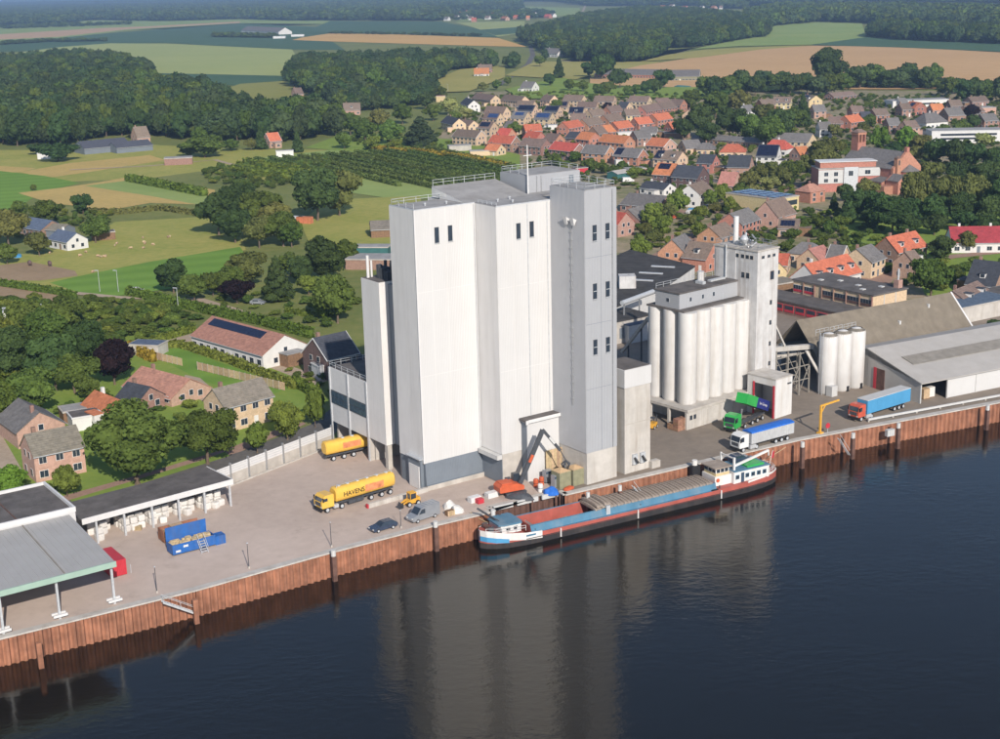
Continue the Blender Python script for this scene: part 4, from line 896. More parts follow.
def tank_mesh(x0, x1, r, zc, sq=1.0, n=20):
    mb = MB(); rings = [(x0, .0), (x0 - .12 + .12, .8), (x0 + .25, 1.0), (x1 - .25, 1.0), (x1, .8), (x1, 0)]
    vs = []
    for x, k in rings:
        for i in range(n):
            t = 2 * math.pi * i / n; c, s = math.cos(t), math.sin(t)
            e = .75; cx_ = math.copysign(abs(c) ** e, c); sz = math.copysign(abs(s) ** e, s)
            vs.append((x, cx_ * r * k, zc + sz * r * sq * k))
    mb.poly(vs, [(a * n + i, a * n + (i + 1) % n, (a + 1) * n + (i + 1) % n, (a + 1) * n + i) for a in range(len(rings) - 1) for i in range(n)])
    return mb
def chassis(parent, x0, x1, m='dark_steel', z=.95):
    return MB().box(x0, x1, -.5, .5, z - .15, z + .15).build('chassis', MATS[m], parent)
def at(px, py, z=0): return G(px, py, z)

# yellow tanker truck on the yard
a0, a1 = at(393, 491), at(318, 513); d_ = a1 - a0; hd = math.atan2(d_.y, d_.x); mid = (a0 + a1) / 2
tk = root('tanker_truck', 'long yellow tanker truck with black company lettering parked on the sandy yard', 'truck', mid, hd)
cab(tk, 5.2, 7.6, 2.5, .95, 3.15, 'truck_yellow')
chassis(tk, -7.4, 6.6)
tn = tank_mesh(-7.6, 4.6, 1.25, 2.5, 1.05).build('tank', MATS['truck_yellow'], tk, smooth=True)
for x in (-6.4, -4.4, -2.4, -.4, 1.6, 3.4): MB().lathe([(0, .16), (.32, .14), (.35, 0)], n=10).build('hatch', MATS['galv'], tn, loc=(x, 0, 3.78))
MB().box(-7.2, 4.2, .55, .62, 4.1, 4.16).box(-7.2, -7.1, .5, .6, 3.6, 4.1).box(4.1, 4.2, .5, .6, 3.6, 4.1).build('walkway_rail', MATS['galv'], tn)
MB().box(-5.0, -1.2, 1.268, 1.275, 1.9, 3.1).build('faded_print', MATS['truck_faded'], tn)
text_mesh('HAVENS', 1.15, 'black', tn, (1.1, 1.285, 2.45), (math.pi / 2, 0, math.pi), bold=.01)
for x in (6.5, 3.6): 
    for s in (-1, 1): wheel(tk, x, s * 1.05)
for x in (-2.4, -4.6, -6.4):
    for s in (-1, 1): wheel(tk, x, s * 1.02)
MB().box(4.3, 5.2, .7, 1.25, .5, 1.1).build('fuel_tank', MATS['alu'], tk)
MB().box(-.9, 2.2, .9, 1.1, .5, 1.1).build('side_guard', MATS['dark_steel'], tk)

# yellow tanker half inside the loading bay
tb = root('tanker_trailer', 'yellow tanker with faded red print backing out of the loading bay', 'tanker', PL(-1.2, 25.2), R(35 + 178))
chassis(tb, -5, 5); tn = tank_mesh(-5.5, 5.0, 1.25, 2.5, 1.05).build('tank', MATS['truck_yellow'], tb, smooth=True)
MB().box(-2.2, 1.6, 1.268, 1.275, 2.1, 3.2).build('faded_print', MATS['truck_faded'], tn)
for x in (-3, -1, 1): MB().lathe([(0, .16), (.32, .14), (.35, 0)], n=10).build('hatch', MATS['galv'], tn, loc=(x, 0, 3.78))
for x in (3.6, 1.4, -.6):
    for s in (-1, 1): wheel(tb, x, s * 1.02)

# green tipper unloading
g0 = at(729, 433); tgt = us.matrix_basis @ Vector((1.0, 3.0, 0)); d_ = g0 - tgt; hd = math.atan2(d_.y, d_.x)
gt = root('tipper_truck', 'bright green tipper truck with raised green and navy body at the tipping shed', 'truck', g0 - Vector((math.cos(hd), math.sin(hd), 0)) * 1.4, hd)
cab(gt, -1.1, 1.4, 2.5, .95, 3.5, 'truck_green')
chassis(gt, -11.5, .8)
for x in (.4, -2.8, -5.6, -7.6, -9.6):
    for s in (-1, 1): wheel(gt, x, s * 1.02)
tip = MB()
def tipbox(x0, x1, m, nm):
    # body tilted about its rear end
    a = R(23); mb = MB()
    def tr(x, z): return (-11.6 + (x + 11.6) * math.cos(a) - z * math.sin(a), 1.35 + (x + 11.6) * math.sin(a) + z * math.cos(a))
    for (xa, za, xb, zb, ya, yb) in ((x0, 0, x1, .12, -1.25, 1.25), (x0, .12, x1, 2.0, -1.25, -1.17), (x0, .12, x1, 2.0, 1.17, 1.25)):
        p = [tr(xa, za), tr(xb, za), tr(xb, zb), tr(xa, zb)]
        mb.extrude(p, ya, yb)
    return mb.build(nm, MATS[m], gt)
tipbox(-11.6, -6.4, 'truck_navy', 'tipper_body'); tb2 = tipbox(-6.38, -2.2, 'truck_green', 'tipper_body')
a = R(23)
def tr(x, z): return (-11.6 + (x + 11.6) * math.cos(a) - z * math.sin(a), 1.35 + (x + 11.6) * math.sin(a) + z * math.cos(a))
p = [tr(-2.2, 0), tr(-2.12, 0), tr(-2.12, 2.0), tr(-2.2, 2.0)]; MB().extrude(p, -1.25, 1.25).build('front_board', MATS['truck_green'], gt)
MB().bar((-2.9, 0, 1.1), (-3.4, 0, 3.7), .22).build('lift_ram', MATS['steel'], gt)
x_, z_ = tr(-9.0, 1.0); text_mesh('ler Groep', .8, 'paint_white', gt, (x_, 1.27, z_), (math.pi / 2, a, math.pi))
# white truck with blue tarp
w0, w1 = at(736, 452), at(791, 437); d_ = w0 - w1; hd = math.atan2(d_.y, d_.x)
wt = root('bulk_truck', 'white truck with grey bulk trailer under a bright blue tarpaulin', 'truck', w0, hd)
cab(wt, -2.0, .3, 2.5, .95, 3.5, 'truck_white'); chassis(wt, -13.4, 0)
bd = MB().box(-13.8, -2.7, -1.25, 1.25, 1.25, 3.3).build('trailer_body', MATS['alu'], wt)
for k in range(18): MB().box(-13.6 + k * .61, -13.52 + k * .61, 1.251, 1.32, 1.3, 3.28).build('rib', MATS['light_panel'], bd)
MB().extrude_x([(-1.27, 3.3), (-1.2, 3.55), (0, 3.75), (1.2, 3.55), (1.27, 3.3)], -13.8, -2.7).build('tarpaulin', MATS['tarp_blue'], wt)
for x in (-.8, -4.2, -9.2, -10.7, -12.2):
    for s in (-1, 1): wheel(wt, x, s * 1.02)
MB().box(-3.9, -2.4, .75, 1.3, .4, 1.1).build('fuel_tank', MATS['alu'], wt)
# red cab with blue curtain trailer
w0, w1 = at(854, 421), at(909, 404); d_ = w0 - w1; hd = math.atan2(d_.y, d_.x)
bt = root('curtain_truck', 'red cab truck with sky blue curtain-sided trailer on the quay', 'truck', w0, hd)
cab(bt, -1.9, .3, 2.5, .95, 3.4, 'truck_red'); chassis(bt, -15.4, 0)
bd = MB().box(-16.0, -2.4, -1.27, 1.27, 1.2, 3.9).build('trailer_body', MATS['truck_blue'], bt)
MB().box(-16.05, -2.35, -1.3, 1.3, 3.9, 4.02).build('trailer_roof', MATS['light_panel'], bd)
for k in range(6): MB().box(-15.9 + k * 2.6, -15.86 + k * 2.6, 1.271, 1.29, 1.2, 3.88).build('strap', MATS['truck_blue'], bd)
for x in (-.8, -4.0, -11.2, -12.6, -14.0):
    for s in (-1, 1): wheel(bt, x, s * 1.02)
MB().box(-3.7, -2.2, .75, 1.3, .4, 1.1).build('fuel_tank', MATS['alu'], bt)

def car_body(parent, prof_low, roof, w, m):
    b = MB().extrude(prof_low, -w / 2, w / 2).build('body', MATS[m], parent)
    g = MB(); n = len(roof)
    k = .82
    g.poly([(x, -w / 2 * (1 if i in (0, n - 1) else k), z) for i, (x, z) in enumerate(roof)] + [(x, w / 2 * (1 if i in (0, n - 1) else k), z) for i, (x, z) in enumerate(roof)],
           [tuple(range(n)), tuple(range(2 * n - 1, n - 1, -1))] + [(i, n + i, n + (i + 1) % n, (i + 1) % n) for i in range(n)])
    return b, g
c0, c1 = at(371, 533), at(395, 526); d_ = c0 - c1; hd = math.atan2(d_.y, d_.x)
cr_ = root('parked_car', 'dark navy estate car parked by the quay edge', 'car', (c0 + c1) / 2, hd)
b, g = car_body(cr_, [(-2.25, .35), (2.2, .3), (2.3, .6), (2.1, .82), (.95, .98), (-2.2, 1.02), (-2.3, .8)], [(1.0, .97), (.25, 1.42), (-1.6, 1.45), (-2.2, 1.0)], 1.8, 'car_navy')
g.build('glasshouse', MATS['glass_dark'], cr_); MB().box(-1.6, .2, -.66, .66, 1.44, 1.49).build('roof', MATS['car_navy'], cr_)
for x in (1.4, -1.4):
    for s in (-1, 1): wheel(cr_, x, s * .82, .33, .22)
for s in (-1, 1): MB().box(2.18, 2.31, s * .65 - .18, s * .65 + .18, .58, .74).build('headlight', MATS['light_panel'], cr_)
c0, c1 = at(411, 523), at(435, 515); d_ = c0 - c1; hd = math.atan2(d_.y, d_.x)
vn = root('parked_van', 'silver grey panel van parked on the quay', 'van', (c0 + c1) / 2, hd)
MB().extrude([(-2.9, .4), (2.75, .4), (2.85, .75), (2.65, 1.15), (1.75, 1.4), (.95, 2.35), (.5, 2.5), (-2.85, 2.5)], -.98, .98).build('body', MATS['van_grey'], vn)
MB().poly([(1.77, -.86, 1.42), (1.77, .86, 1.42), (.99, .8, 2.33), (.99, -.8, 2.33)], [(0, 1, 2, 3)]).build('windscreen', MATS['glass_dark'], vn).location = (.015, 0, .012)
for s in (-1, 1):
    MB().poly([(1.55, s * .99, 1.4), (.95, s * .99, 2.15), (.25, s * .99, 2.15), (.25, s * .99, 1.4)], [(0, 1, 2, 3)]).build('side_window', MATS['glass_dark'], vn)
    MB().box(2.7, 2.87, s * .7 - .18, s * .7 + .18, .78, 1.0).build('headlight', MATS['light_panel'], vn)
for k in range(5): MB().box(-2.7 + k * .7, -2.6 + k * .7, -.9, .9, 2.5, 2.56).build('roof_rib', MATS['van_grey'], vn)
for x in (1.8, -1.8):
    for s in (-1, 1): wheel(vn, x, s * .88, .36, .24)
# yellow loader
fk = root('wheel_loader', 'small yellow loader beside the low white wall', 'loader', at(411, 505), R(215))
MB().extrude([(-1.5, .5), (1.0, .5), (1.0, 1.0), (.1, 1.2), (-1.5, 1.35)], -.65, .65).build('body', MATS['machine_yellow'], fk)
MB().box(-.75, .35, -.55, .55, 1.15, 2.2).build('cab_glass', MATS['glass_dark'], fk); MB().box(-.85, .45, -.62, .62, 2.2, 2.32).build('cab_roof', MATS['machine_yellow'], fk)
for x, y in ((-.8, -.58), (-.8, .58), (.38, -.58), (.38, .58)): MB().bar((x, y, 1.2), (x * .95, y * .97, 2.22), .09).build('cab_post', MATS['machine_yellow'], fk)
MB().bar((.8, .4, 1.0), (2.0, .4, .5), .14, .22).bar((.8, -.4, 1.0), (2.0, -.4, .5), .14, .22).build('lift_arm', MATS['machine_yellow'], fk)
MB().extrude([(1.9, .15), (2.7, .1), (2.1, .25), (2.0, .8), (1.9, .8)], -.8, .8).build('bucket', MATS['dark_steel'], fk)
for x in (.75, -1.0):
    for s in (-1, 1): wheel(fk, x, s * .75, .45, .3)
# low white wall
q0, q1 = at(368, 508), at(427, 491.5); d_ = q1 - q0
lw = root('low_wall', 'low white concrete wall with red end between the truck and the loader', 'wall', q0, math.atan2(d_.y, d_.x))
for i in range(6): MB().box(d_.length * i / 6 + .02, d_.length * (i + 1) / 6 - .02, -.3, .3, 0, .8).build('block', MATS['concrete_light'], lw)
MB().box(-.25, -.01, -.3, .3, 0, .7).build('end_marker', MATS['cont_red'], lw)

# ------------------------------------------------------------------ material handler
mp_ = at(513, 494); mh = root('material_handler', 'orange material handler with black boom loading beside the porch', 'excavator', mp_, R(25))
MB().box(-1.9, 1.9, -1.6, -1.0, .0, .85).build('track', MATS['dark_steel'], mh); MB().box(-1.9, 1.9, 1.0, 1.6, .0, .85).build('track', MATS['dark_steel'], mh)
MB().box(-1.3, 1.3, -1.0, 1.0, .45, .95).build('undercarriage', MATS['dark_steel'], mh)
MB().extrude([(-3.0, 1.0), (1.6, 1.0), (1.6, 1.7), (.2, 2.3), (-2.6, 2.4), (-3.1, 1.9)], -1.3, 1.3).build('body', MATS['machine_orange'], mh)
MB().box(-2.6, -.6, -1.1, 1.1, 2.35, 2.55).build('engine_hood', MATS['machine_orange'], mh)
MB().extrude([(.2, 2.0), (1.7, 1.6), (1.8, 2.6), (1.4, 3.5), (.3, 3.5)], .3, 1.25).build('cab', MATS['glass_dark'], mh)
mbw = lambda p: mh.matrix_basis.inverted() @ p
bA = Vector((1.2, -.4, 1.9)); bB = mbw(at(549, 439, 0)); 
# boom apex and grab stand over the quay right of the machine
apex = mbw(mp_ + Vector((5.4, 2.2, 0))); apex.z = 10.8
knee = mbw(mp_ + Vector((8.4, 3.4, 0))); knee.z = 6.6
grab = mbw(mp_ + Vector((9.4, 3.8, 0))); grab.z = 3.4
MB().bar(bA, apex, .5, .75).build('boom', MATS['dark_steel'], mh); MB().bar(apex, knee, .4, .5).build('stick', MATS['dark_steel'], mh)
MB().bar(bA.lerp(apex, .35) + Vector((0, .3, -.3)), bA.lerp(apex, .8) + Vector((0, .1, -.5)), .22).build('boom_ram', MATS['galv'], mh)
MB().bar(bA.lerp(apex, .38) + Vector((0, -.33, .2)), bA.lerp(apex, .52) + Vector((0, -.33, .2)), .25, .5).build('boom_plate', MATS['machine_orange'], mh)
MB().bar(apex.lerp(knee, .35) + Vector((0, -.28, 0)), apex.lerp(knee, .65) + Vector((0, -.28, 0)), .1, .4).build('stick_plate', MATS['light_panel'], mh)
MB().bar(knee, grab + Vector((0, 0, 1.2)), .16).build('grab_link', MATS['dark_steel'], mh)
gb = MB()
for k in range(5):
    t = 2 * math.pi * k / 5; c, s = math.cos(t), math.sin(t)
    gb.bar(grab + Vector((0, 0, 1.2)), grab + Vector((c * .8, s * .8, .5)), .22); gb.bar(grab + Vector((c * .8, s * .8, .5)), grab + Vector((c * .3, s * .3, -.5)), .2)
gb.build('grab', MATS['dark_steel'], mh)

# green bins, blue-grey bins, blue tarp pile and boards at the crane
for k, (px, py, lab) in enumerate(((562, 486.5, 'left of two green bulk bins below the excavator grab'), (575.5, 483.5, 'right of two green bulk bins below the excavator grab'))):
    t = root('bulk_bin', lab, 'bin', at(px, py), A35, 'green bins by the tower'); MB().box(-1.25, 1.25, -1.0, 1.4, 0, 2.9).build('bin_wall', MATS['green_bag'], t)
    MB().box(-1.3, 1.3, -1.05, 1.45, 2.9, 3.0).build('rim', MATS['wood_pale'], t); MB().poly([(-1.1, -.9, 3.003), (1.1, -.9, 3.003), (1.1, 1.3, 3.003), (-1.1, 1.3, 3.003), (0, .2, 3.5)], [(0, 1, 4), (1, 2, 4), (2, 3, 4), (3, 0, 4)]).build('fill', MATS['grain'], t)
for k, (px, py, lab) in enumerate(((547.5, 482, 'left of two blue-grey tilted containers beside the green bins'), (556, 487, 'right of two blue-grey tilted containers beside the green bins'))):
    t = root('tilted_container', lab, 'container', at(px, py), A35, 'blue-grey containers by the crane')
    p = PL(0, 0); MB().prism([(-.6, -.5), (.6, -.5), (.75, .5), (-.75, .5)], .1, 2.3).build('shell', MATS['van_grey'], t); MB().box(-.75, .75, -.5, .5, 0, .1).build('foot', MATS['black'], t); MB().box(-.62, .62, -.56, -.501, 1.7, 2.1).build('lip', MATS['glass_blue'], t)
t = root('board_partition', 'brown timber board partition behind the green bins', 'partition', PL(20.3, -8.6), A35)
for k in range(6): MB().box(k * .6 - .3, k * .6 + .28, -.08, .08, 0, 5.2).build('plank', MATS['wood_pale'], t)
MB().box(-.3, 3.3, .085, .2, 1, 1.2).box(-.3, 3.3, .085, .2, 4, 4.2).build('batten', MATS['wood_brown'], t)
def lump(name, m, p, sx, sy, sz, lab, cat, seed=1, group=None):
    bm = bmesh.new(); bmesh.ops.create_icosphere(bm, subdivisions=2, radius=1); rr = random.Random(seed)
    for v in bm.verts:
        f = rr.uniform(.82, 1.15); v.co = Vector((v.co.x * sx * f, v.co.y * sy * f, max(-.02, v.co.z) * sz * f))
    me = bpy.data.meshes.new(name); bm.to_mesh(me); bm.free(); me.materials.append(MATS[m])
    return tag(inst(name, me, None, p, (0, 0, seed)), lab, cat, group)
lump('tarp_pile', 'tarp_blue', at(551, 494), 1.3, .9, 1.5, 'bright blue tarpaulin heap on the quay edge by the barge hold', 'tarpaulin', 3)
lump('tarp_pile', 'machine_orange', at(569, 489), 1.2, .7, .5, 'flat orange heap on the quay in front of the green bins', 'tarpaulin', 4)
lump('scrap_heap', 'dark_steel', at(520, 498), 2.6, 1.4, 1.0, 'dark heap of nets and scrap at the foot of the material handler', 'heap', 6)
for k, (px, py, mm, lab) in enumerate(((536, 487, 'machine_orange', 'left orange cone-like barrel beside the porch'), (541.5, 485, 'machine_orange', 'right orange cone-like barrel beside the porch'), (540.5, 492, 'bag_white', 'white plastic tank on the quay left of the blue heap'))):
    t = root('barrel', lab, 'barrel', at(px, py), 0); MB().lathe([(0, 1.5), (.38, 1.5), (.45, 1.35), (.45, .15), (.4, 0)], n=12).build('drum', MATS[mm], t); MB().lathe([(.47, .78), (.47, .7)], n=12).build('hoop', MATS['black'], t)
# white tarped packs on the quay
for k, (px, py, sx, lab) in enumerate(((449.5, 508, 1.2, 'rounded white tarp covered heap on the quay right of the van'), (457.5, 512, 1.1, 'second white tarp heap next to a wooden crate on the quay'))):
    lump('tarp_heap', 'bag_white', at(px, py), sx, sx, 1.3, lab, 'heap', 10 + k)
for k, (px, py, lab) in enumerate(((474.5, 501.5, 'white block lying on a red one on the quay'), (491.5, 497, 'white block lying alone near the orange material handler'))):
    t = root('quay_block', lab, 'block', at(px, py), A35); MB().box(-1.05, 1.05, -.6, .6, 0, .95).build('block', MATS['paint_white'], t); MB().box(-1.08, 1.08, -.05, .05, -.0, .97).build('strap', MATS['light_panel'], t)
    if k == 0: MB().box(-.3, .9, -1.6, -.62, 0, .8).build('red_block', MATS['cont_red'], t)
t = root('wooden_crate', 'small wooden crate before the white tarp heaps on the quay', 'crate', at(450, 515), A35)
for i in range(4): MB().box(-.7 + .36 * i, -.4 + .36 * i, -.5, -.44, 0, .9).build('slat', MATS['wood_pale'], t)
MB().box(-.72, .72, -.43, .5, 0, .85).build('box', MATS['wood_brown'], t)

# ------------------------------------------------------------------ skips, container, lamps, stairs, loading arm
sk = root('waste_skip', 'large blue open waste skip with raised blue lid and steps', 'skip', at(193, 549), A35)
MB().box(-3.8, 3.4, -1.2, -1.1, .3, 1.9).box(-3.8, 3.4, 1.1, 1.2, .3, 1.9).box(-3.8, -3.7, -1.1, 1.1, .3, 1.9).box(3.3, 3.4, -1.1, 1.1, .3, 1.9).box(-3.7, 3.3, -1.1, 1.1, .3, .4).build('tub', MATS['skip_blue'], sk)
MB().box(-3.8, 3.0, 1.25, 1.4, 1.3, 4.0).build('lid', MATS['skip_blue'], sk)
rub = MB(); rr = random.Random(2)
for k in range(60):
    x, y = rr.uniform(-3.5, 3.1), rr.uniform(-.9, .9); w, h, dd = rr.uniform(.15, .5), rr.uniform(.1, .35), rr.uniform(.15, .4); rub.box(x - w, x + w, y - dd, y + dd, 1.2, 1.65 + h)
tag(rub.build('rubbish', MATS['wood_pale'], sk), kind='stuff')
stp = MB()
for i in range(5): stp.box(.3, 1.4, -2.8 + i * .3, -2.55 + i * .3, .25 + i * .32, .32 + i * .32)
stp.bar((.3, -2.9, 0), (.3, -1.3, 1.8), .08).bar((1.4, -2.9, 0), (1.4, -1.3, 1.8), .08).bar((.3, -2.9, 1.0), (.3, -1.3, 2.8), .06).bar((1.4, -2.9, 1.0), (1.4, -1.3, 2.8), .06); stp.build('steps', MATS['galv'], sk)
MB().box(3.5, 5.2, -1.0, .6, 0, 1.5).build('side_bin', MATS['skip_blue'], sk)
for x, z in ((-1.6, 1.35), (-2.9, .75)): MB().box(x - .4, x + .4, -1.225, -1.203, z - .17, z + .17).build('sticker', MATS['paint_white'], sk)
ww = root('wood_skip', 'rust brown skip with pallets and scrap wood behind the blue skip', 'skip', at(170, 541), A35)
MB().box(-1.2, 5.5, 1.4, 1.5, .3, 2.2).box(-1.3, -1.2, -.9, 1.5, .3, 2.2).box(-1.2, 5.5, -.9, 1.4, .3, .4).build('tub', MATS['rust'], ww)
for k in range(4): MB().box(-1.1 + k * .3, -.95 + k * .3, -1.6, -.2, .05, 2.3).build('pallet', MATS['wood_pale'], ww)
MB().box(.4, 2.4, -.4, 1.1, 1.9, 2.4).build('scrap_wood', MATS['wood_pale'], ww)
rc = root('shipping_container', 'bright red shipping container at the corner of the mint canopy', 'container', at(119.5, 576.5), A35)
MB().box(-1.2, 1.22, 0, 6.06, .1, 2.59).build('shell', MATS['cont_red'], rc)
for k in range(8): MB().box(-1.1 + k * .3, -.98 + k * .3, -.06, -.001, .25, 2.45).build('door_rib', MATS['cont_red'], rc)
for k in range(18): MB().box(1.221, 1.27, .2 + k * .33, .36 + k * .33, .25, 2.45).build('side_rib', MATS['cont_red'], rc)
for x, y, h in ((1.9, .2, 1.4), (1.9, 3.2, 1.4)): MB().bar((x, y, 0), (x, y, h), .08).build('barrier_post', MATS['galv'], rc)
def lamp(px, py, lab, h=4.1):
    t = root('lamp_post', lab, 'lamp', at(px, py), R(30), 'lamp posts on the quay edge')
    MB().tube((0, 0, 0), (0, 0, h), .07, 6, .045).build('pole', MATS['dark_steel'], t); MB().box(-.12, .12, -.12, .12, 0, .35).build('foot', MATS['concrete'], t); MB().box(-.1, .1, -.1, .1, h, h + .12).build('lamp_head', MATS['galv'], t)
lamp(157, 593, 'slim dark lamp post beside the quay stairs'); lamp(249, 568.5, 'slim dark lamp post halfway along the empty sandy quay'); lamp(331.5, 547, 'slim lamp post beside the white capped pile left of the car'); lamp(401, 528, 'slim pole on the quay between the navy car and the van', 3.0)
qs = root('quay_stairs', 'white steel access stairs hanging from the quay wall', 'stairs', at(160, 600.5), math.atan2(QL[2][1] - QL[1][1], QL[2][0] - QL[1][0]))
z0, z1 = .2, -3.0
MB().bar((0, -.7, z0), (5.0, -.7, z1), .12, .25).bar((0, -1.5, z0), (5.0, -1.5, z1), .12, .25).build('stringer', MATS['galv'], qs)
for i in range(12): MB().box(.2 + i * .4, .5 + i * .4, -1.45, -.75, z0 - .27 * i - .2, z0 - .27 * i - .14).build('tread', MATS['galv'], qs)
MB().bar((0, -1.5, z0 + 1), (5.0, -1.5, z1 + 1), .06).bar((0, -.7, z0 + 1), (5, -.7, z1 + 1), .06).bar((0, -1.5, z0), (0, -1.5, 1.2), .06).bar((5, -1.5, z1), (5, -1.5, z1 + 1), .06).bar((2.5, -1.5, -1.4), (2.5, -1.5, -.4), .06).build('handrail', MATS['galv'], qs)
ya = root('loading_crane', 'yellow L-shaped loading arm standing on the right quay', 'crane', at(820, 433.5), R(40))
MB().box(-.17, .17, -.17, .17, 0, 5.4).build('post', MATS['machine_yellow'], ya); MB().box(-.2, 5.6, -.14, .14, 5.4, 5.72).build('arm', MATS['machine_yellow'], ya); MB().box(-.5, .5, -.5, .5, 0, .3).build('foot', MATS['machine_yellow'], ya); MB().bar((.2, 0, 4.2), (1.4, 0, 5.5), .18).build('brace', MATS['machine_yellow'], ya)
t = root('round_sign', 'round red sign at the quay edge right of the yellow arm', 'sign', at(827.5, 433), R(30)); MB().tube((0, 0, 0), (0, 0, 1.2), .05, 6).build('pole', MATS['galv'], t); MB().tube((0, -.06, 1.5), (0, .02, 1.5), .55, 16).build('disc', MATS['cont_red'], t)
for px, py, lab in ((845, 437, 'grey steel access ladder at the quay wall right of the yellow arm'), (641, 484, 'slanting steel ladder frame where the quay resumes right of the annex')):
    t = root('quay_ladder', lab, 'ladder', at(px, py), R(28))
    for y in (-.4, -1.0): MB().bar((-2.2, y, .3), (.6, y, -3.6), .12).build('stringer', MATS['galv'], t)
    for i in range(8): MB().bar((-2.0 + i * .34, -.4, 0 - i * .47), (-2.0 + i * .34, -1.0, 0 - i * .47), .07).build('rung', MATS['galv'], t)
    MB().bar((-2.2, -1.0, 1.2), (.6, -1.0, -2.6), .07).build('handrail', MATS['galv'], t)
t = root('quay_basket', 'small white mesh basket hanging at the quay below the red cab', 'basket', at(888, 427), R(25)); MB().box(-.9, .9, -1.0, -.2, -1.6, -.3).build('frame', MATS['light_panel'], t)
for k in range(4): MB().box(-.8 + k * .5, -.7 + k * .5, -1.06, -1.001, -1.6, -.1).build('bar', MATS['galv'], t)
# pipe guard rail along the right quay
t = root('quay_rail', 'long grey guard rail along the quay in front of the white shed', 'rail', at(870, 423), R(24.5)); MB().bar((0, .6, .55), (62, .6, .55), .35, .4).build('beam', MATS['light_panel'], t)
for i in range(11): MB().box(i * 6, i * 6 + .3, .5, .7, 0, .4).build('support', MATS['concrete'], t)
# crates under the silo base
for i in range(6):
    p = RSO + Vector((math.cos(A40), math.sin(A40), 0)) * (-1.2 + (i % 2) * 1.7) + Vector((-math.sin(A40), math.cos(A40), 0)) * (1.2 + (i // 2 % 2) * 1.5)
    lv = 0 if i < 4 else 1
    t = root('wooden_bin', 'reddish brown wooden crate in the pile under the silo base, %s' % ['front left', 'front right', 'rear left', 'rear right', 'top left', 'top right'][i], 'crate', (p.x, p.y, lv * 1.25), A40, 'crates under the silo base')
    for s in range(4): MB().box(-.75, .75, -.72, -.66, .1 + s * .3, .34 + s * .3).build('board', MATS['crate_wood'], t); MB().box(-.75, -.69, -.65, .65, .1 + s * .3, .34 + s * .3).build('board', MATS['crate_wood'], t)
    MB().box(-.68, .74, -.64, .7, .02, 1.18).build('fill', MATS['crate_wood'], t)
fl_ = root('forklift', 'yellow forklift parked behind the concrete annex', 'forklift', at(653, 428), R(60))
MB().box(-1.2, .8, -.6, .6, .3, 1.2).build('body', MATS['machine_yellow'], fl_); MB().box(-.7, .5, -.55, .55, 2.1, 2.2).build('roof', MATS['dark_steel'], fl_)
for x, y in ((-.6, -.5), (-.6, .5), (.4, -.5), (.4, .5)): MB().bar((x, y, 1.2), (x, y, 2.1), .08).build('post', MATS['dark_steel'], fl_)
MB().bar((1.0, -.35, .1), (1.0, -.35, 2.6), .12).bar((1.0, .35, .1), (1.0, .35, 2.6), .12).build('mast', MATS['dark_steel'], fl_)
for x in (.5, -.8):
    for s in (-1, 1): wheel(fl_, x, s * .6, .35, .25)
t = root('concrete_block', 'grey concrete block at the foot of the annex silo', 'block', at(654, 467), A35); MB().box(-1.0, 1.0, -.6, .6, 0, 1.3).box(-.8, .8, -.4, .4, 1.3, 1.4).build('block', MATS['concrete'], t)

# ------------------------------------------------------------------ the barge
BA = R(28.5); BO = Vector((-4.1, 214.3, WATER_Z))
bg_ = root('cargo_barge', 'long red and blue inland cargo barge moored at the quay, hold partly open', 'barge', BO, BA)
ST = [(0, .25, 3.0), (.7, 1.3, 2.95), (2, 2.2, 2.8), (4, 2.9, 2.5), (7, 3.3, 2.1), (10, 3.4, 1.9), (20, 3.4, 1.75), (35, 3.4, 1.75), (46, 3.4, 1.85), (53, 3.3, 2.05), (57, 2.9, 2.25), (59.5, 2.2, 2.4), (61, 1.3, 2.5)]
def hullband(za, zb, name, m, x0=-1, x1=99, bulge=0.0):
    st = [s for s in ST if x0 <= s[0] <= x1]; mb = MB(); vs = []
    for x, h, dz in st:
        a = za(dz) if callable(za) else za; b = zb(dz) if callable(zb) else zb
        hl = h * (1 - .10 * max(0, (dz - 1.75)) * (1 if a < .6 else 0))
        vs += [(x, -hl - bulge, a), (x, -h - bulge, b), (x, hl + bulge, a), (x, h + bulge, b)]
    fs = []
    for i in range(len(st) - 1):
        k = i * 4; n = k + 4
        fs += [(k, n, n + 1, k + 1), (n + 2, k + 2, k + 3, n + 3)]
    fs += [(0, 1, 3, 2), ((len(st) - 1) * 4, (len(st) - 1) * 4 + 2, (len(st) - 1) * 4 + 3, (len(st) - 1) * 4 + 1)]
    mb.poly(vs, fs); return mb.build(name, MATS[m], bg_)
hullband(-.6, .95, 'hull', 'barge_black'); hullband(.95, lambda d: d, 'topside', 'barge_red', bulge=.004)
hullband(lambda d: d - 1.15, lambda d: d + .12, 'bow_band', 'barge_white', x1=10, bulge=.03); hullband(lambda d: max(.95, d - 1.75), lambda d: d - .9, 'bow_flash', 'truck_blue', x1=5, bulge=.05)
hullband(lambda d: d - .25, lambda d: d + .15, 'stern_rail', 'barge_white', x0=53, bulge=.03)
hullband(1.02, 1.16, 'rubbing_strake', 'barge_black', x0=7, x1=57, bulge=.08)
dk_ = MB(); st = ST
dk_.poly([(x, -h + .02, d - .03) for x, h, d in st] + [(x, h - .02, d - .03) for x, h, d in st], [(i, i + 1, len(st) + i + 1, len(st) + i) for i in range(len(st) - 1) if not (st[i][0] >= 7 and st[i + 1][0] <= 46)]); dk_.build('deck', MATS['barge_red'], bg_)
for s in (-1, 1): MB().box(7, 46.5, s * 2.97 - .42, s * 2.97 + .46, 1.5, 1.80).build('side_deck', MATS['barge_blue'], bg_)
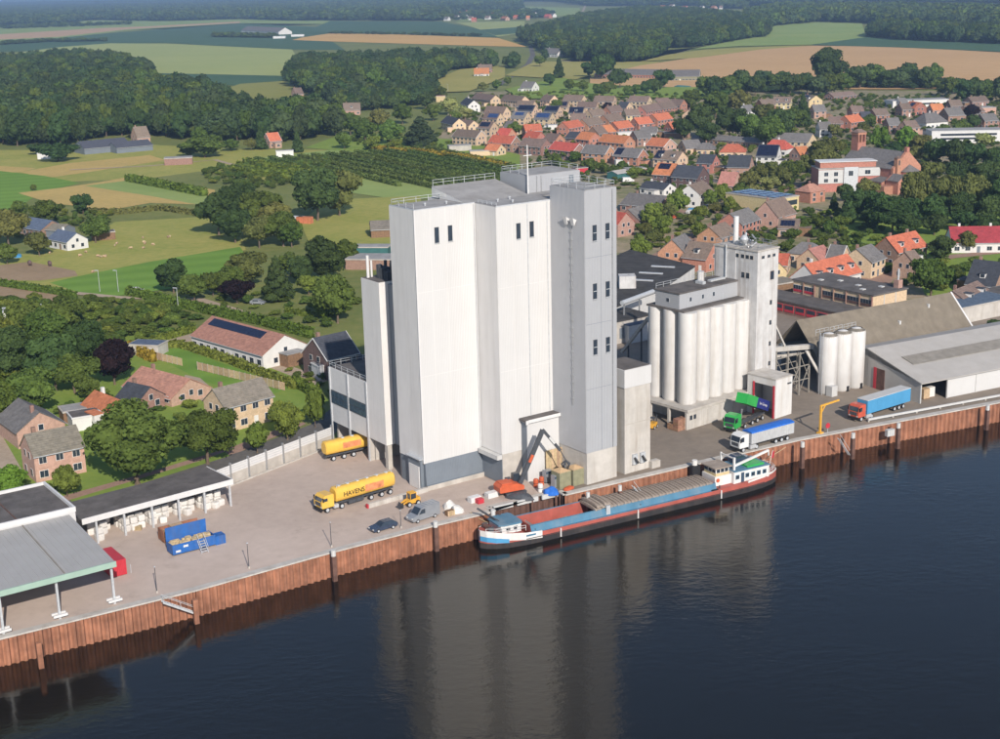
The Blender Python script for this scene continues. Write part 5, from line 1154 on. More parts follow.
# coaming and hold
hold = MB().box(8.2, 46.2, -2.55, -2.4, .6, 2.9).box(8.2, 46.2, 2.4, 2.55, .6, 2.9).box(8.2, 8.4, -2.4, 2.4, .6, 2.9).box(46, 46.2, -2.4, 2.4, .6, 2.9).build('coaming', MATS['barge_red'], bg_)
for s in (-1, 1):
    MB().poly([(8.2, s * 2.98, 1.79), (46.2, s * 2.98, 1.79), (46.2, s * 2.56, 2.93), (8.2, s * 2.56, 2.93)], [(0, 1, 2, 3) if s < 0 else (3, 2, 1, 0)]).build('coaming_plate', MATS['barge_blue'], hold)
    MB().box(8.2, 46.2, s * 2.5 - .12, s * 2.5 + .12, 2.9, 2.98).build('coaming_rail', MATS['barge_blue'], hold)
MB().box(8.4, 46, -2.4, 2.4, -.35, -.2).build('hold_floor', MATS['barge_red'], bg_)
gr = MB(); rr = random.Random(9); nx, ny = 26, 10
gr.poly([(9 + 14 * i / nx, -2.3 + 4.6 * j / ny, -.1 + 1.9 * math.exp(-((i / nx - .55) / .3) ** 2 - ((j / ny - .5) / .55) ** 2) + rr.uniform(-.06, .06)) for i in range(nx + 1) for j in range(ny + 1)],
        [(i * (ny + 1) + j, (i + 1) * (ny + 1) + j, (i + 1) * (ny + 1) + j + 1, i * (ny + 1) + j + 1) for i in range(nx) for j in range(ny)])
tag(gr.build('grain_cargo', MATS['grain'], bg_), kind='stuff')
hp = []
for k in range(9): t = math.pi * k / 8; hp.append((-math.cos(t) * 2.62, 2.98 + math.sin(t) * .26))
hp = hp + [(2.62, 2.85), (-2.62, 2.85)]
hm = MB().extrude_x(hp, 0, 1.36); hm.extrude_x([(y * 1.01, 2.86 + (z - 2.86) * 1.4) for y, z in hp], .05, .3); hm.extrude_x([(y * 1.01, 2.86 + (z - 2.86) * 1.4) for y, z in hp], .75, 1.0)
hme = bpy.data.meshes.new('hatch_cover'); hme.from_pydata(hm.v, [], hm.f); hme.materials.append(MATS['hatch'])
for k in range(15): inst('hatch_cover', hme, bg_, (24.0 + k * 1.45, 0, 0.02))
for k, (x, z) in enumerate(((21.2, .0), (21.4, .5), (22.3, .25), (22.6, .7))): inst('hatch_cover', hme, bg_, (x, 0, z), (0, R(-6 + k * 3), 0))
MB().box(22.9, 23.7, -2.9, 2.9, 3.2, 3.5).box(22.9, 23.7, -3.0, -2.8, 1.9, 3.5).box(22.9, 23.7, 2.8, 3.0, 1.9, 3.5).build('hatch_trolley', MATS['galv'], bg_)
# bow house
bhm = MB().prism([(3.0, -2.0), (3.6, -2.2), (6.6, -2.3), (6.9, -1.8), (6.9, 1.8), (6.6, 2.3), (3.6, 2.2), (3.0, 2.0)], 2.3, 3.7); bh = bhm.build('bow_cabin', MATS['barge_white'], bg_)
MB().prism([(2.6, -1.9), (3.5, -2.35), (6.7, -2.45), (7.0, -1.9), (7.0, 1.9), (6.7, 2.45), (3.5, 2.35), (2.6, 1.9)], 3.7, 3.95).build('cabin_roof', MATS['barge_blue'], bh)
for x in (4.2, 5.6): MB().box(x - .35, x + .35, -2.33, -2.26, 2.8, 3.35).build('porthole', MATS['glass_dark'], bh)
wn_ = MB().tube((1.6, -1.0, 3.2), (1.6, 1.0, 3.2), .4, 12).build('anchor_winch', MATS['rust_dark'], bg_)
MB().box(1.2, 2.1, -1.3, -1.05, 2.8, 3.6).box(1.2, 2.1, 1.05, 1.3, 2.8, 3.6).build('winch_frame', MATS['dark_steel'], wn_)
MB().bar((3.4, .6, 4.0), (.6, 1.6, 6.2), .3).bar((3.6, -.4, 4.0), (.6, 1.6, 6.2), .14).build('bow_mast', MATS['dark_steel'], bg_)
rail(bg_, [(.6, -1.2), (2, -2.1), (4, -2.8), (7, -3.2)], 2.6, .9, 1.4, 'paint_white')
# wheelhouse
wh = MB().box(46.6, 50.2, -1.9, 1.9, 1.9, 3.7).build('wheelhouse', MATS['barge_white'], bg_)
MB().box(46.9, 49.9, -1.7, 1.7, 3.7, 4.2).build('wheelhouse_band', MATS['yellow_brick'], wh)
wb_ = MB().box(46.95, 49.85, -1.65, 1.65, 4.2, 5.1).build('window_band', MATS['barge_white'], wh)
for x in (47.5, 48.4, 49.3): MB().box(x - .36, x + .36, -1.70, -1.651, 4.28, 5.0).build('pane', MATS['glass_dark'], wb_)
for y in (-1.1, 0, 1.1): MB().box(46.9, 46.949, y - .45, y + .45, 4.28, 5.0).build('pane', MATS['glass_dark'], wb_)
MB().box(46.5, 50.3, -2.05, 2.05, 5.1, 5.32).build('wheelhouse_roof', MATS['hatch'], wh)
MB().box(45.0, 46.4, -3.3, -2.6, 1.8, 1.95).box(44.8, 46.5, 2.3, 3.2, 1.8, 4.8).build('side_locker', MATS['black'], bg_)
MB().lathe([(0, .9), (.5, .9), (.5, 0)], n=12).build('water_tank', MATS['barge_white'], bg_, loc=(45.6, 2.8, 4.85))
ac = MB().box(50.2, 58.2, -2.7, 2.7, 1.9, 4.1).build('aft_cabin', MATS['barge_white'], bg_)
MB().box(50.3, 58.4, -2.8, 2.8, 4.1, 4.25).build('cabin_roof', MATS['barge_blue'], ac)
for x in (51.0, 53.2, 54.5, 55.8, 57.1): 
    o_ = MB().box(x - .42, x + .42, -2.76, -2.702, 2.7, 3.5).build('window', MATS['barge_blue'], ac); MB().box(x - .33, x + .33, -2.79, -2.761, 2.78, 3.42).build('pane', MATS['glass_dark'], o_)
MB().box(51.8, 52.5, -2.76, -2.702, 2.0, 3.8).build('door', MATS['glass_blue'], ac)
MB().box(53.6, 57.4, -2.2, .4, 4.25, 4.55).build('deck_cover', MATS['truck_green'], ac)
crn = MB().bar((50.8, -1.9, 4.25), (50.8, -1.9, 6.6), .35).bar((50.8, -1.9, 5.0), (58.6, -1.9, 6.6), .3, .4).bar((58.6, -1.9, 6.6), (58.6, -1.9, 5.6), .2).bar((50.8, 1.9, 4.25), (50.8, 1.9, 6.6), .3).bar((50.8, -1.9, 6.4), (50.8, 1.9, 6.4), .2).build('deck_crane', MATS['barge_white'], bg_)
dcar = MB().extrude([(-2.0, .3), (2.0, .3), (2.1, .7), (1.0, .85), (.4, 1.35), (-1.3, 1.4), (-2.0, .95)], -.85, .85).build('deck_car', MATS['car_navy'], bg_, loc=(54.6, 1.5, 4.25))
MB().box(-1.2, .3, -.87, .87, .95, 1.3).build('car_glass', MATS['glass_dark'], dcar)
MB().tube((60.4, 0, 2.5), (61.2, 0, 5.6), .05, 6).build('flag_staff', MATS['barge_white'], bg_)
MB().poly([(60.85, .02, 4.2), (61.2, .02, 5.5), (61.9, .3, 5.1), (61.6, .2, 3.9)], [(0, 1, 2, 3)]).build('flag', MATS['cont_red'], bg_)
rail(bg_, [(58.6, -2.4), (60.4, -1.6), (60.9, 0), (60.4, 1.6)], 2.4, .9, 1.0, 'paint_white')
for x in (13.5, 29, 46.8): MB().tube((x, -3.55, 1.7), (x, -3.55, .2), .13, 8).build('fender', MATS['barge_white'], bg_)
MB().tube((47.2, -1.95, 3.0), (47.2, -2.05, 3.0), .36, 14).build('life_ring', MATS['machine_orange'], wh)
for x in (3.0, 9.0, 30, 47, 58): MB().lathe([(0, .55), (.16, .55), (.12, .4), (.12, 0)], n=8).build('bollard', MATS['dark_steel'], bg_, loc=(x, -2.75 if 5 < x < 57 else -2.0, 1.78 if 5 < x < 50 else 2.3))

for (x, y, z), (px, py), lab in (((3.0, 2.0, 3.0), (470, 512), 'mooring rope from the bow of the barge to the quay'), ((58.5, 2.0, 2.8), (786, 447), 'mooring rope from the stern of the barge to the quay')):
    a = bg_.matrix_basis @ Vector((x, y, z)); b = at(px, py, .3); mb = MB((a.x, a.y, a.z)); p = a
    for k in range(1, 9):
        t = k / 8; q = a.lerp(b, t) - Vector((0, 0, .9 * t * (1 - t))); mb.tube(p, q, .06, 6, caps=False); p = q
    tag(mb.build('mooring_rope', MATS['wood_pale'], None, loc=a), lab, 'rope')
# ------------------------------------------------------------------ houses: given by the two ends of the ridge as seen in the photograph and real heights
def house(r0, r1, lab, W=8.5, eave=4.6, ridge=8.0, wall='brick_red', roof='tile_red', name='house', cat='house', group=None, chim=1, solar=None, dorm=0, hip=False, flip=False, win=True, Lx=0, white=False):
    a = G(r0[0], r0[1], ridge); b = G(r1[0], r1[1], ridge); d = b - a; Ln = d.length + Lx; ang = math.atan2(d.y, d.x); mid = (a + b) / 2
    t = root(name, lab, cat, (mid.x, mid.y, 0), ang, group); h = Ln / 2; w = W / 2
    if hip:
        MB().box(-h - w * .55, h + w * .55, -w, w, 0, eave).build('wall', MATS[wall], t); hx = h + w * .55 + .35; hw = w + .35; k = max(.3, h - .2)
        rf = MB().poly([(-hx, -hw, eave - .1), (hx, -hw, eave - .1), (hx, hw, eave - .1), (-hx, hw, eave - .1), (-k, 0, ridge), (k, 0, ridge)], [(0, 1, 5, 4), (1, 2, 5), (2, 3, 4, 5), (3, 0, 4), (3, 2, 1, 0)]).build('roof', MATS[roof], t)
        hh = h + w * .55
    else:
        MB().extrude_x([(-w, 0), (-w, eave), (0, ridge - .12), (w, eave), (w, 0)], -h, h).build('wall', MATS[wall], t); hh = h
        s = (ridge - eave) / w; e = .4; th = .16
        rf = MB().extrude_x([(-w - e, eave - e * s), (0, ridge), (w + e, eave - e * s), (w + e, eave - e * s + th), (0, ridge + th), (-w - e, eave - e * s + th)], -h - .18, h + .18).build('roof', MATS[roof], t)
        if white:
            for sx in (-1, 1): MB().extrude_x([(-w - e, eave - e * s - .12), (0, ridge - .12), (w + e, eave - e * s - .12), (w + e, eave - e * s + th + .02), (0, ridge + th + .03), (-w - e, eave - e * s + th + .02)], sx * (h + .25) - .06, sx * (h + .25) + .06).build('verge', MATS['paint_white'], rf)
        MB().box(-h - .2, h + .2, -w - e - .12, -w - e - .01, eave - e * s - .05, eave - e * s + .1).build('gutter', MATS['galv'], rf)
    if chim:
        for k in range(chim):
            x = (-h * .62, h * .55)[k % 2] if not hip else 0; MB().box(x - .35, x + .35, .3, .95, ridge - .8, ridge + 1.0).build('chimney', MATS['brick_brown' if wall != 'render_white' else 'render_white'], rf)
    # windows: river side (local -y), and both gables
    if win:
        two = eave > 4.2; n = max(2, int(2 * hh / 2.9)); dk = 'glass_dark'
        for i in range(n):
            x = -hh + 2 * hh * (i + .5) / n
            if i == n // 2: MB().box(x - .5, x + .5, -w - .06, -w - .003, 0, 2.1).build('door', MATS[random.choice(['frame_white', 'wood_brown', 'dark_clad'])], t)
            else: window(t, x, -w, .8, 1.5, 1.25, mull=2)
            if two: window(t, x, -w, eave - 1.75, 1.3, 1.1, mull=2)
        for sx, fc in ((-1, 'left'), (1, 'right')):
            if hip: continue
            for y in (-w * .45, w * .45): window(t, sx * hh, y, .9, 1.1, 1.2, fc)
            zz = eave - 1.2 if two else eave - .4
            for y in ((-w * .3, w * .3) if two else (0,)): window(t, sx * hh, y, zz, .95, 1.15, fc)
    s = (ridge - eave) / w; sa = math.atan(s)
    if solar:
        x0, x1, f0, f1, sm = solar; mb = MB(); nx = max(2, int((x1 - x0) * 2 * hh / 1.1)); ny = max(1, int((f1 - f0) * w / math.cos(sa) / 1.5))
        for i in range(nx):
            for j in range(ny):
                xa = -hh + 2 * hh * (x0 + (x1 - x0) * i / nx); xb = -hh + 2 * hh * (x0 + (x1 - x0) * (i + .95) / nx); ya = -w * (1 - f0 - (f1 - f0) * j / ny); yb = -w * (1 - f0 - (f1 - f0) * (j + .95) / ny)
                za, zb = ridge + ya * s + .26, ridge + yb * s + .26
                mb.poly([(xa, ya, za), (xb, ya, za), (xb, yb, zb), (xa, yb, zb), (xa, ya, za - .06), (xb, ya, za - .06), (xb, yb, zb - .06), (xa, yb, zb - .06)], [(0, 1, 2, 3), (4, 5, 1, 0), (5, 6, 2, 1), (6, 7, 3, 2), (7, 4, 0, 3)])
        mb.build('solar_panels', MATS[sm], rf)
    rl = random.Random(lab); q_ = rl.random()
    if win and not hip and q_ < .6:
        sd = rl.choice((-1, 1)); lw_ = rl.uniform(2.6, 4.5); ld = rl.uniform(2.4, 4.0); lh = rl.uniform(2.5, 3.1)
        if q_ < .35: x0 = rl.uniform(-hh, hh - lw_); ex = MB().box(x0, x0 + lw_, -w - ld, -w - .003, 0, lh).build('extension', MATS[rl.choice([wall, wall, 'render_white'])], t); MB().box(x0 - .2, x0 + lw_ + .2, -w - ld - .2, -w - .41, lh, lh + .2).build('extension_roof', MATS[rl.choice(['roof_felt', 'roof_grey', roof])], ex); window(ex, x0 + lw_ / 2, -w - ld, .9, 1.5, 1.2, mull=2)
        else: ex = MB().box(min(sd * hh, sd * (hh + lw_)) + .003, max(sd * hh, sd * (hh + lw_)) - .003, -ld * .6, ld, 0, lh).build('extension', MATS[rl.choice([wall, wall, 'wood_brown'])], t); MB().box(min(sd * hh, sd * (hh + lw_)) - .1, max(sd * hh, sd * (hh + lw_)) + .1, -ld * .6 - .2, ld + .2, lh, lh + .2).build('extension_roof', MATS[rl.choice(['roof_felt', 'roof_grey', roof])], ex)
    for k in range(dorm):
        x = -hh + 2 * hh * (k + .5) / dorm; y0 = -w * .75; zr = ridge + y0 * s
        q = MB().box(x - .75, x + .75, y0, y0 + w * .5, zr - .1, zr + 1.35).build('dormer', MATS['frame_white'], rf); MB().box(x - .9, x + .9, y0 - .15, y0 + w * .55, zr + 1.35, zr + 1.5).build('dormer_roof', MATS['slate'], q); MB().box(x - .55, x + .55, y0 - .04, y0 - .003, zr + .35, zr + 1.2).build('pane', MATS['glass_dark'], q)
    return t
NB = 'beige and brown rows at the far side of the village'; RW = 'red brick row houses of the village'
H_ = house
# western rows (left of the roof mast)
H_((457.5, 129), (481.2, 130.7), 'large beige semi-detached house with brown roof beside the crop field', wall='beige', roof='tile_brown', white=True)
H_((492.8, 134.9), (515.9, 136.3), 'brick house with red roof just right of the large beige semi', wall='brick_brown', roof='tile_red', white=True)
H_((488.6, 143.7), (501.2, 144.4), 'small low orange roofed house at the edge of the crop field', W=8, eave=2.8, ridge=5.6, wall='beige', roof='tile_orange')
H_((524.3, 137.7), (546.7, 139.5), 'brick house with brown roof behind the roof mast', wall='brick_brown', roof='tile_brown')
H_((523.6, 124.5), (540.4, 123.7), 'red brick house with orange roof seen front on above the mast', wall='brick_red', roof='tile_orange', ridge=8.5, eave=5.2)
H_((481.6, 121.2), (494.2, 121.7), 'beige gabled house with dark solar roof in the western row', wall='beige', roof='tile_brown', solar=(.05, .8, .2, .85, 'solar'))
H_((447.3, 115.7), (459.2, 118.5), 'westernmost beige house with blue-black roof beside the dark tree', wall='beige', roof='slate')
H_((462, 119.2), (473.9, 120.6), 'low beige house with brown roof right of the blue-black roofed one', W=8, eave=3.2, ridge=6.2, wall='beige', roof='tile_brown')
H_((487.2, 105.9), (506.8, 106.6), 'tall beige house with grey-brown roof behind blue solar panels', wall='beige', roof='tile_brown', eave=5.2, ridge=9)
H_((485.8, 112.2), (500.5, 112.9), 'beige house with blue solar panels on its roof, western row', wall='beige', roof='tile_brown', solar=(.3, .95, .15, .8, 'solar_blue'), W=7)
H_((513.8, 111.5), (527.8, 111.9), 'pale beige house with grey-blue solar roof in the middle row', wall='beige', roof='tile_grey', solar=(.2, .8, .4, .9, 'solar_blue'))
H_((519.4, 104.9), (535.5, 105.2), 'beige house with near-black solar roof, left of a green tree', wall='beige', roof='slate', solar=(.05, .95, .15, .9, 'solar'))
H_((536.9, 112.5), (552.3, 112.9), 'beige house with bright blue-grey panels, front of the solar row', wall='beige', roof='tile_grey', solar=(.1, .9, .2, .9, 'solar_blue'))
H_((546.7, 105.6), (560, 105.9), 'beige house under a full dark solar roof behind the bright panelled one', wall='beige', roof='slate', solar=(.05, .95, .15, .9, 'solar'))
H_((476.7, 92.9), (495.6, 95.1), 'leftmost beige terrace with brown roof in the back row', wall='beige', roof='tile_brown', group=NB)
H_((505.4, 94.4), (525, 96.1), 'second beige terrace with brown roof in the back row', wall='beige', roof='tile_brown', group=NB)
H_((544.6, 94.7), (554.4, 95.4), 'short beige terrace with brown roof in the back row, right of a tree', wall='beige', roof='tile_brown', group=NB)
H_((466.2, 97.5), (473.9, 100.3), 'dark-roofed whitish house turned sideways at the end of the back row', wall='render_white', roof='slate')
H_((523.6, 81.4), (535.5, 81.7), 'white farmhouse with dark roof on the lawn north of the village', W=10, wall='render_white', roof='tile_grey', eave=3.6)
H_((518, 100.6), (534.8, 101), 'beige terrace with plain brown roof behind the near-black solar roof', wall='beige', roof='tile_brown', group=NB)
# middle rows
H_((565.2, 94.7), (584.1, 95.1), 'beige terrace in the back row above the double dark solar roofs', wall='beige', roof='tile_brown', group=NB)
H_((595.3, 95.7), (614.9, 95.8), 'beige terrace in the back row behind the purple garden tree', wall='beige', roof='tile_brown', group=NB)
H_((630.3, 95.8), (649.9, 96.1), 'rightmost beige terrace of the back row near the farm lawn', wall='beige', roof='tile_brown', group=NB)
H_((578.5, 101.7), (597.4, 101.7), 'beige terrace of the second row left of the purple garden tree', wall='beige', roof='tile_brown', group=NB)
H_((570.1, 107), (584.1, 107), 'beige house with dark solar roof and white dormer', wall='beige', roof='slate', solar=(.02, .98, .1, .9, 'solar'), dorm=1)
H_((559.6, 101.4), (568.7, 101.4), 'narrow beige house with dark panels beside the second row', wall='beige', roof='tile_brown', solar=(.05, .9, .2, .9, 'solar'))
H_((620.5, 101.7), (629.6, 102.1), 'small beige house with a dark roof right of the purple tree', wall='beige', roof='slate')
H_((624, 109.4), (638, 108.7), 'cream gabled house with grey-brown roof starting the brown row', wall='yellow_brick', roof='tile_brown')
H_((640.1, 105.9), (656.9, 103.1), 'brick house with grey-brown roof, middle of the brown row', wall='brick_red', roof='tile_brown')
H_((657.6, 103.1), (671.6, 101), 'brick house with grey-brown roof, right end of the brown row', wall='brick_red', roof='tile_brown')
H_((612.8, 122), (628.2, 120.2), 'orange roofed brick house, left of three in the orange row', wall='brick_red', roof='tile_orange', group=RW)
H_((633.8, 117.8), (648.5, 116.4), 'orange roofed brick house, middle of three in the orange row', wall='brick_red', roof='tile_orange', group=RW)
H_((652, 114.3), (667.4, 112.2), 'orange roofed brick house, right of three in the orange row', wall='brick_red', roof='tile_orange', group=RW)
H_((603, 115), (618.4, 112.9), 'brown roofed brick terrace above the small round tree', wall='brick_red', roof='tile_brown', group=RW)
H_((582, 119.2), (598.1, 116.7), 'brown roofed brick terrace left of the small round tree', wall='brick_red', roof='tile_brown', group=RW)
H_((562.4, 122), (577.8, 119.6), 'orange roofed brick house at the left end of its row', wall='brick_red', roof='tile_orange', group=RW)
H_((592.5, 126.9), (602, 125.7), 'brown half of a brick semi-detached pair', wall='brick_brown', roof='tile_brown', group=RW)
H_((602.4, 125.6), (610.5, 124.6), 'orange half of a brick semi-detached pair', wall='brick_red', roof='tile_orange', group=RW)
H_((582, 131.5), (595.3, 132.9), 'orange roofed brick house with bright gable, next to a dark panelled roof', wall='brick_orange', roof='tile_orange', group=RW)
H_((570.1, 131.5), (579.9, 132.1), 'low house with dark solar roof left of the bright orange gable', wall='brick_brown', roof='slate', eave=3.4, ridge=6.2)
H_((603.7, 133.9), (629.6, 136), 'long orange roofed brick house with big bright gable', wall='brick_orange', roof='tile_orange', group=RW)
H_((554.7, 141.2), (579.2, 143.7), 'red roofed brick house with white gable edge behind the penthouse', wall='brick_brown', roof='tile_red', white=True)
H_((586.2, 144.4), (610, 145.8), 'grey roofed brick house with orange gable and white verge', wall='brick_orange', roof='tile_grey', white=True)
H_((618.4, 147.2), (642.9, 148.9), 'grey roofed brick house with big orange gable, partly dark panelled', wall='brick_orange', roof='tile_grey', white=True, solar=(.0, .3, .1, .9, 'solar'))
H_((652, 137.4), (670.2, 138.8), 'brick house with broad orange cross-gabled roof', W=10, wall='brick_pink', roof='tile_orange', white=True)
H_((640.8, 126.9), (657.6, 126.9), 'low grey roofed building with small white gable between the rows', W=8, eave=3, ridge=5.6, wall='render_white', roof='tile_grey')
H_((658.8, 150.1), (682.6, 151.5), 'house with dark panel and white dormers on a brown roof', W=10, wall='beige', roof='tile_brown', solar=(.0, .3, .05, .95, 'solar'), dorm=2)
H_((658.1, 162.7), (677, 163.8), 'dark brick house with orange roof and one big solar panel field', W=10, wall='brick_dark', roof='tile_orange', solar=(.15, .75, .45, .95, 'solar'), eave=4.8, ridge=9)
H_((677.7, 164.9), (703.6, 166.6), 'dark slate roofed house with white windows joined to the orange one', W=10, wall='brick_dark', roof='slate', eave=5, ridge=9.2)
H_((646.2, 180.9), (670, 183.4), 'low white cottage with dark roof in front of the orange roof', W=8, eave=2.8, ridge=5, wall='render_white', roof='slate')
H_((629.4, 192.9), (667.2, 196), 'wide low barn with grey-brown roof behind the street trees', W=13, eave=2.8, ridge=6.2, wall='brick_brown', roof='tile_grey', name='barn', cat='barn')
H_((628, 209.3), (647.6, 204.4), 'brick wing with grey-brown roof in front of the wide low barn', W=9, eave=3.2, ridge=6.5, wall='brick_brown', roof='tile_grey')
H_((612, 211), (626, 213), 'brick house with red roof peeping out right of the grey tower', W=8, wall='brick_pink', roof='tile_red')
H_((688.9, 185.1), (703, 180.6), 'white house with brown roof and white gable on the village street', W=9, wall='render_white', roof='tile_brown', eave=5.2, ridge=8.5)
H_((721.8, 171.5), (738, 172.2), 'brick house with salmon mansard roof right of the white house', W=10, wall='brick_pink', roof='tile_salmon', eave=3.6, ridge=8.4)
H_((700.8, 154), (716.2, 154.7), 'house with red gable and blue-black roof behind the slate roofed one', wall='brick_red', roof='slate')
H_((688.4, 109.6), (699.8, 107.6), 'beige gabled house alone among trees above the orange row', wall='beige', roof='tile_brown')
H_((681.9, 140.4), (698.2, 139.3), 'beige gabled bungalow with grey roof beside the orange hip roof', W=9, eave=3, ridge=6.5, wall='beige', roof='tile_grey')
H_((702.2, 142.5), (710.4, 142.5), 'grey hip roofed bungalow left of the orange hip roof', W=9, eave=2.8, ridge=5.8, wall='beige', roof='tile_grey', hip=True)
H_((726.6, 143.8), (739.6, 143.8), 'bungalow with bright orange hip roof', W=11, eave=3, ridge=6.4, wall='beige', roof='tile_orange', hip=True)
H_((696.5, 133.6), (766.4, 138.5), 'very long low barn with patched grey roof behind the hip roofs', W=9, eave=3, ridge=4.8, wall='brick_brown', roof='tile_grey', name='barn', cat='barn', chim=0)
H_((772, 139.3), (785, 139.8), 'house with red hip roof behind the white solar house', W=10, eave=3.4, ridge=7.5, wall='render_white', roof='tile_red', hip=True)
H_((776.1, 132.3), (812.7, 133.6), 'large grey roofed villa with pale walls near the long barn', W=12, eave=4.4, ridge=8, wall='beige', roof='tile_grey')
H_((759.1, 144.5), (779.4, 145), 'white house under a full black solar roof', W=10, eave=4.6, ridge=9.4, wall='render_white', roof='slate', solar=(.02, .98, .05, .95, 'solar'))
H_((729.9, 155), (751.8, 155.5), 'brick house with wide blue-black roof in the village centre', W=10, wall='brick_pink', roof='slate', eave=4, ridge=8.5)
H_((759.1, 99.5), (772.1, 98.7), 'brick gabled house at the foot of the tree belt', W=9, wall='brick_red', roof='tile_brown')
H_((773.7, 96.7), (791.6, 96.7), 'brown roofed house with cream gables at the foot of the tree belt', W=9, wall='yellow_brick', roof='tile_brown', dorm=2)
H_((804.6, 94.3), (816, 95.4), 'thatched looking brown house with cream gables, right of the poplar', W=11, wall='yellow_brick', roof='thatch', dorm=2, solar=(.2, .6, .55, .9, 'solar'))
H_((742.8, 105.2), (751, 104.4), 'small grey roofed pale house hidden among garden trees', wall='render_white', roof='tile_grey')
# houses along the street behind the elevator tower
H_((671.8, 239.5), (684.5, 233.5), 'big brick house with tall gable and white windows behind the silo gallery', W=9, wall='brick_orange', roof='tile_grey', eave=4.8, ridge=9)
H_((690, 241), (714, 243.5), 'cross wing of brick with grey-brown roof left of the elevator tower', W=9, wall='brick_orange', roof='tile_brown', eave=4.2, ridge=8.2, dorm=1)
H_((709, 227), (725, 222), 'brick house with short dark roof just behind the elevator tower', W=8.5, wall='brick_orange', roof='tile_brown', eave=4.8, ridge=8)
H_((729.6, 213.6), (748, 207.5), 'brick house with long grey roof on the village street', W=9, wall='brick_red', roof='tile_grey')
H_((765.6, 201.6), (784, 197), 'brick house with big brown roof and wide gable right of the street', W=10, wall='brick_pink', roof='tile_brown', eave=4, ridge=9)
H_((779.5, 218.5), (799.8, 219), 'lower brick annexe with dark louvred roof below the big brown gable', W=8, eave=3, ridge=5.6, wall='brick_pink', roof='tile_brown', solar=(.1, .8, .2, .8, 'solar'))
H_((801.4, 241.4), (813.6, 242.5), 'bungalow with dark grey hip roof behind the orange dormer house', W=9, eave=3, ridge=6, wall='beige', roof='tile_grey', hip=True)
H_((808.7, 249), (823.3, 245), 'small house with tan roof beside the dark hip roof', W=8, eave=3.2, ridge=6.5, wall='beige', roof='tile_salmon')
H_((831.5, 244.6), (846, 245.8), 'grey roofed house with white trimmed gables behind the orange dormer house', W=8.5, eave=3.4, ridge=7, wall='beige', roof='tile_grey', white=True)
H_((804.7, 264.5), (846.9, 253.9), 'long house with bright orange roof and four white dormers', W=10, eave=3.6, ridge=8, wall='render_white', roof='tile_orange', dorm=4)
H_((856.5, 249), (871, 244), 'beige house with dark grey roof right of the orange dormer house', W=9.5, eave=5, ridge=8.4, wall='beige', roof='tile_grey')
H_((886, 237.4), (915.2, 230.9), 'brick house with bright orange roof and two chimneys near the church park', W=9, eave=4.6, ridge=8.6, wall='brick_brown', roof='tile_orange', chim=2, dorm=2)
H_((949.3, 226.8), (1003, 226.3), 'long white house with bright red roof and white chimneys', W=10, eave=3.4, ridge=7.5, wall='render_white', roof='roof_bright', chim=2)
H_((974.5, 259.6), (1004, 262.5), 'house with large blue-black roof at the right edge', W=12, eave=3, ridge=8.5, wall='brick_brown', roof='slate', dorm=1)
H_((952.6, 291), (977, 281), 'brown roofed bungalow with white bay windows behind the brown shed', W=10, eave=3, ridge=6, wall='brick_pink', roof='tile_brown', dorm=2)
H_((775.4, 253.4), (789.2, 253.9), 'small house with red roof right of the elevator tower', W=8, eave=3, ridge=5.6, wall='beige', roof='tile_red')
H_((773, 262), (779, 263), 'narrow cream gable house beside the elevator tower', W=7, eave=4.2, ridge=7, wall='yellow_brick', roof='tile_brown')
# north-east of the church
H_((828.7, 116.5), (844, 116.5), 'brick terrace with brown roof, left of the orange terrace near the poplars', wall='brick_red', roof='tile_brown')
H_((844.5, 116), (858, 114.1), 'brick terrace with orange roof north of the apartment block', wall='brick_red', roof='tile_orange', eave=5.2, ridge=8.6)
H_((860.3, 111.7), (870, 111.4), 'house with steep blue-black roof right of the orange terrace', wall='brick_red', roof='slate', eave=5, ridge=8.8)
H_((871.7, 108.9), (885.5, 108.1), 'house with wide brown roof right of the steep blue-black one', wall='brick_red', roof='tile_brown', W=10)
H_((899, 103.5), (909, 103), 'brick house with brown roof beside the red cross-gabled house', wall='brick_brown', roof='tile_brown')
H_((910, 101), (921, 102.4), 'house with red roof and dark panel under the tree belt', wall='brick_red', roof='tile_orange', solar=(.3, .7, .2, .8, 'solar'))
H_((924.5, 113), (935.8, 112.2), 'large villa with grey pyramid roof above the white school', W=13, eave=3.6, ridge=8.5, wall='render_white', roof='tile_grey', hip=True)
H_((944, 108.1), (960.2, 107.3), 'grey roofed house behind the large pyramid roofed villa', W=11, eave=3.6, ridge=7.5, wall='brick_brown', roof='tile_grey')
H_((963, 106), (978, 104), 'brown roofed house half hidden by the purple tree', W=10, eave=3.6, ridge=7.5, wall='brick_brown', roof='tile_brown')
H_((968, 97), (985, 96), 'long brown roofed house under the right end of the tree belt', W=9, eave=3.2, ridge=6, wall='brick_brown', roof='tile_brown')
H_((829, 93), (852, 91), 'long low brown roofed barn under the tree belt', W=9, eave=2.6, ridge=5, wall='brick_brown', roof='tile_brown', name='barn', cat='barn', chim=0)
H_((897, 98), (905, 97.5), 'small white gabled house left of the long white hall', W=8, wall='render_white', roof='tile_grey', eave=3.4, ridge=6.4)

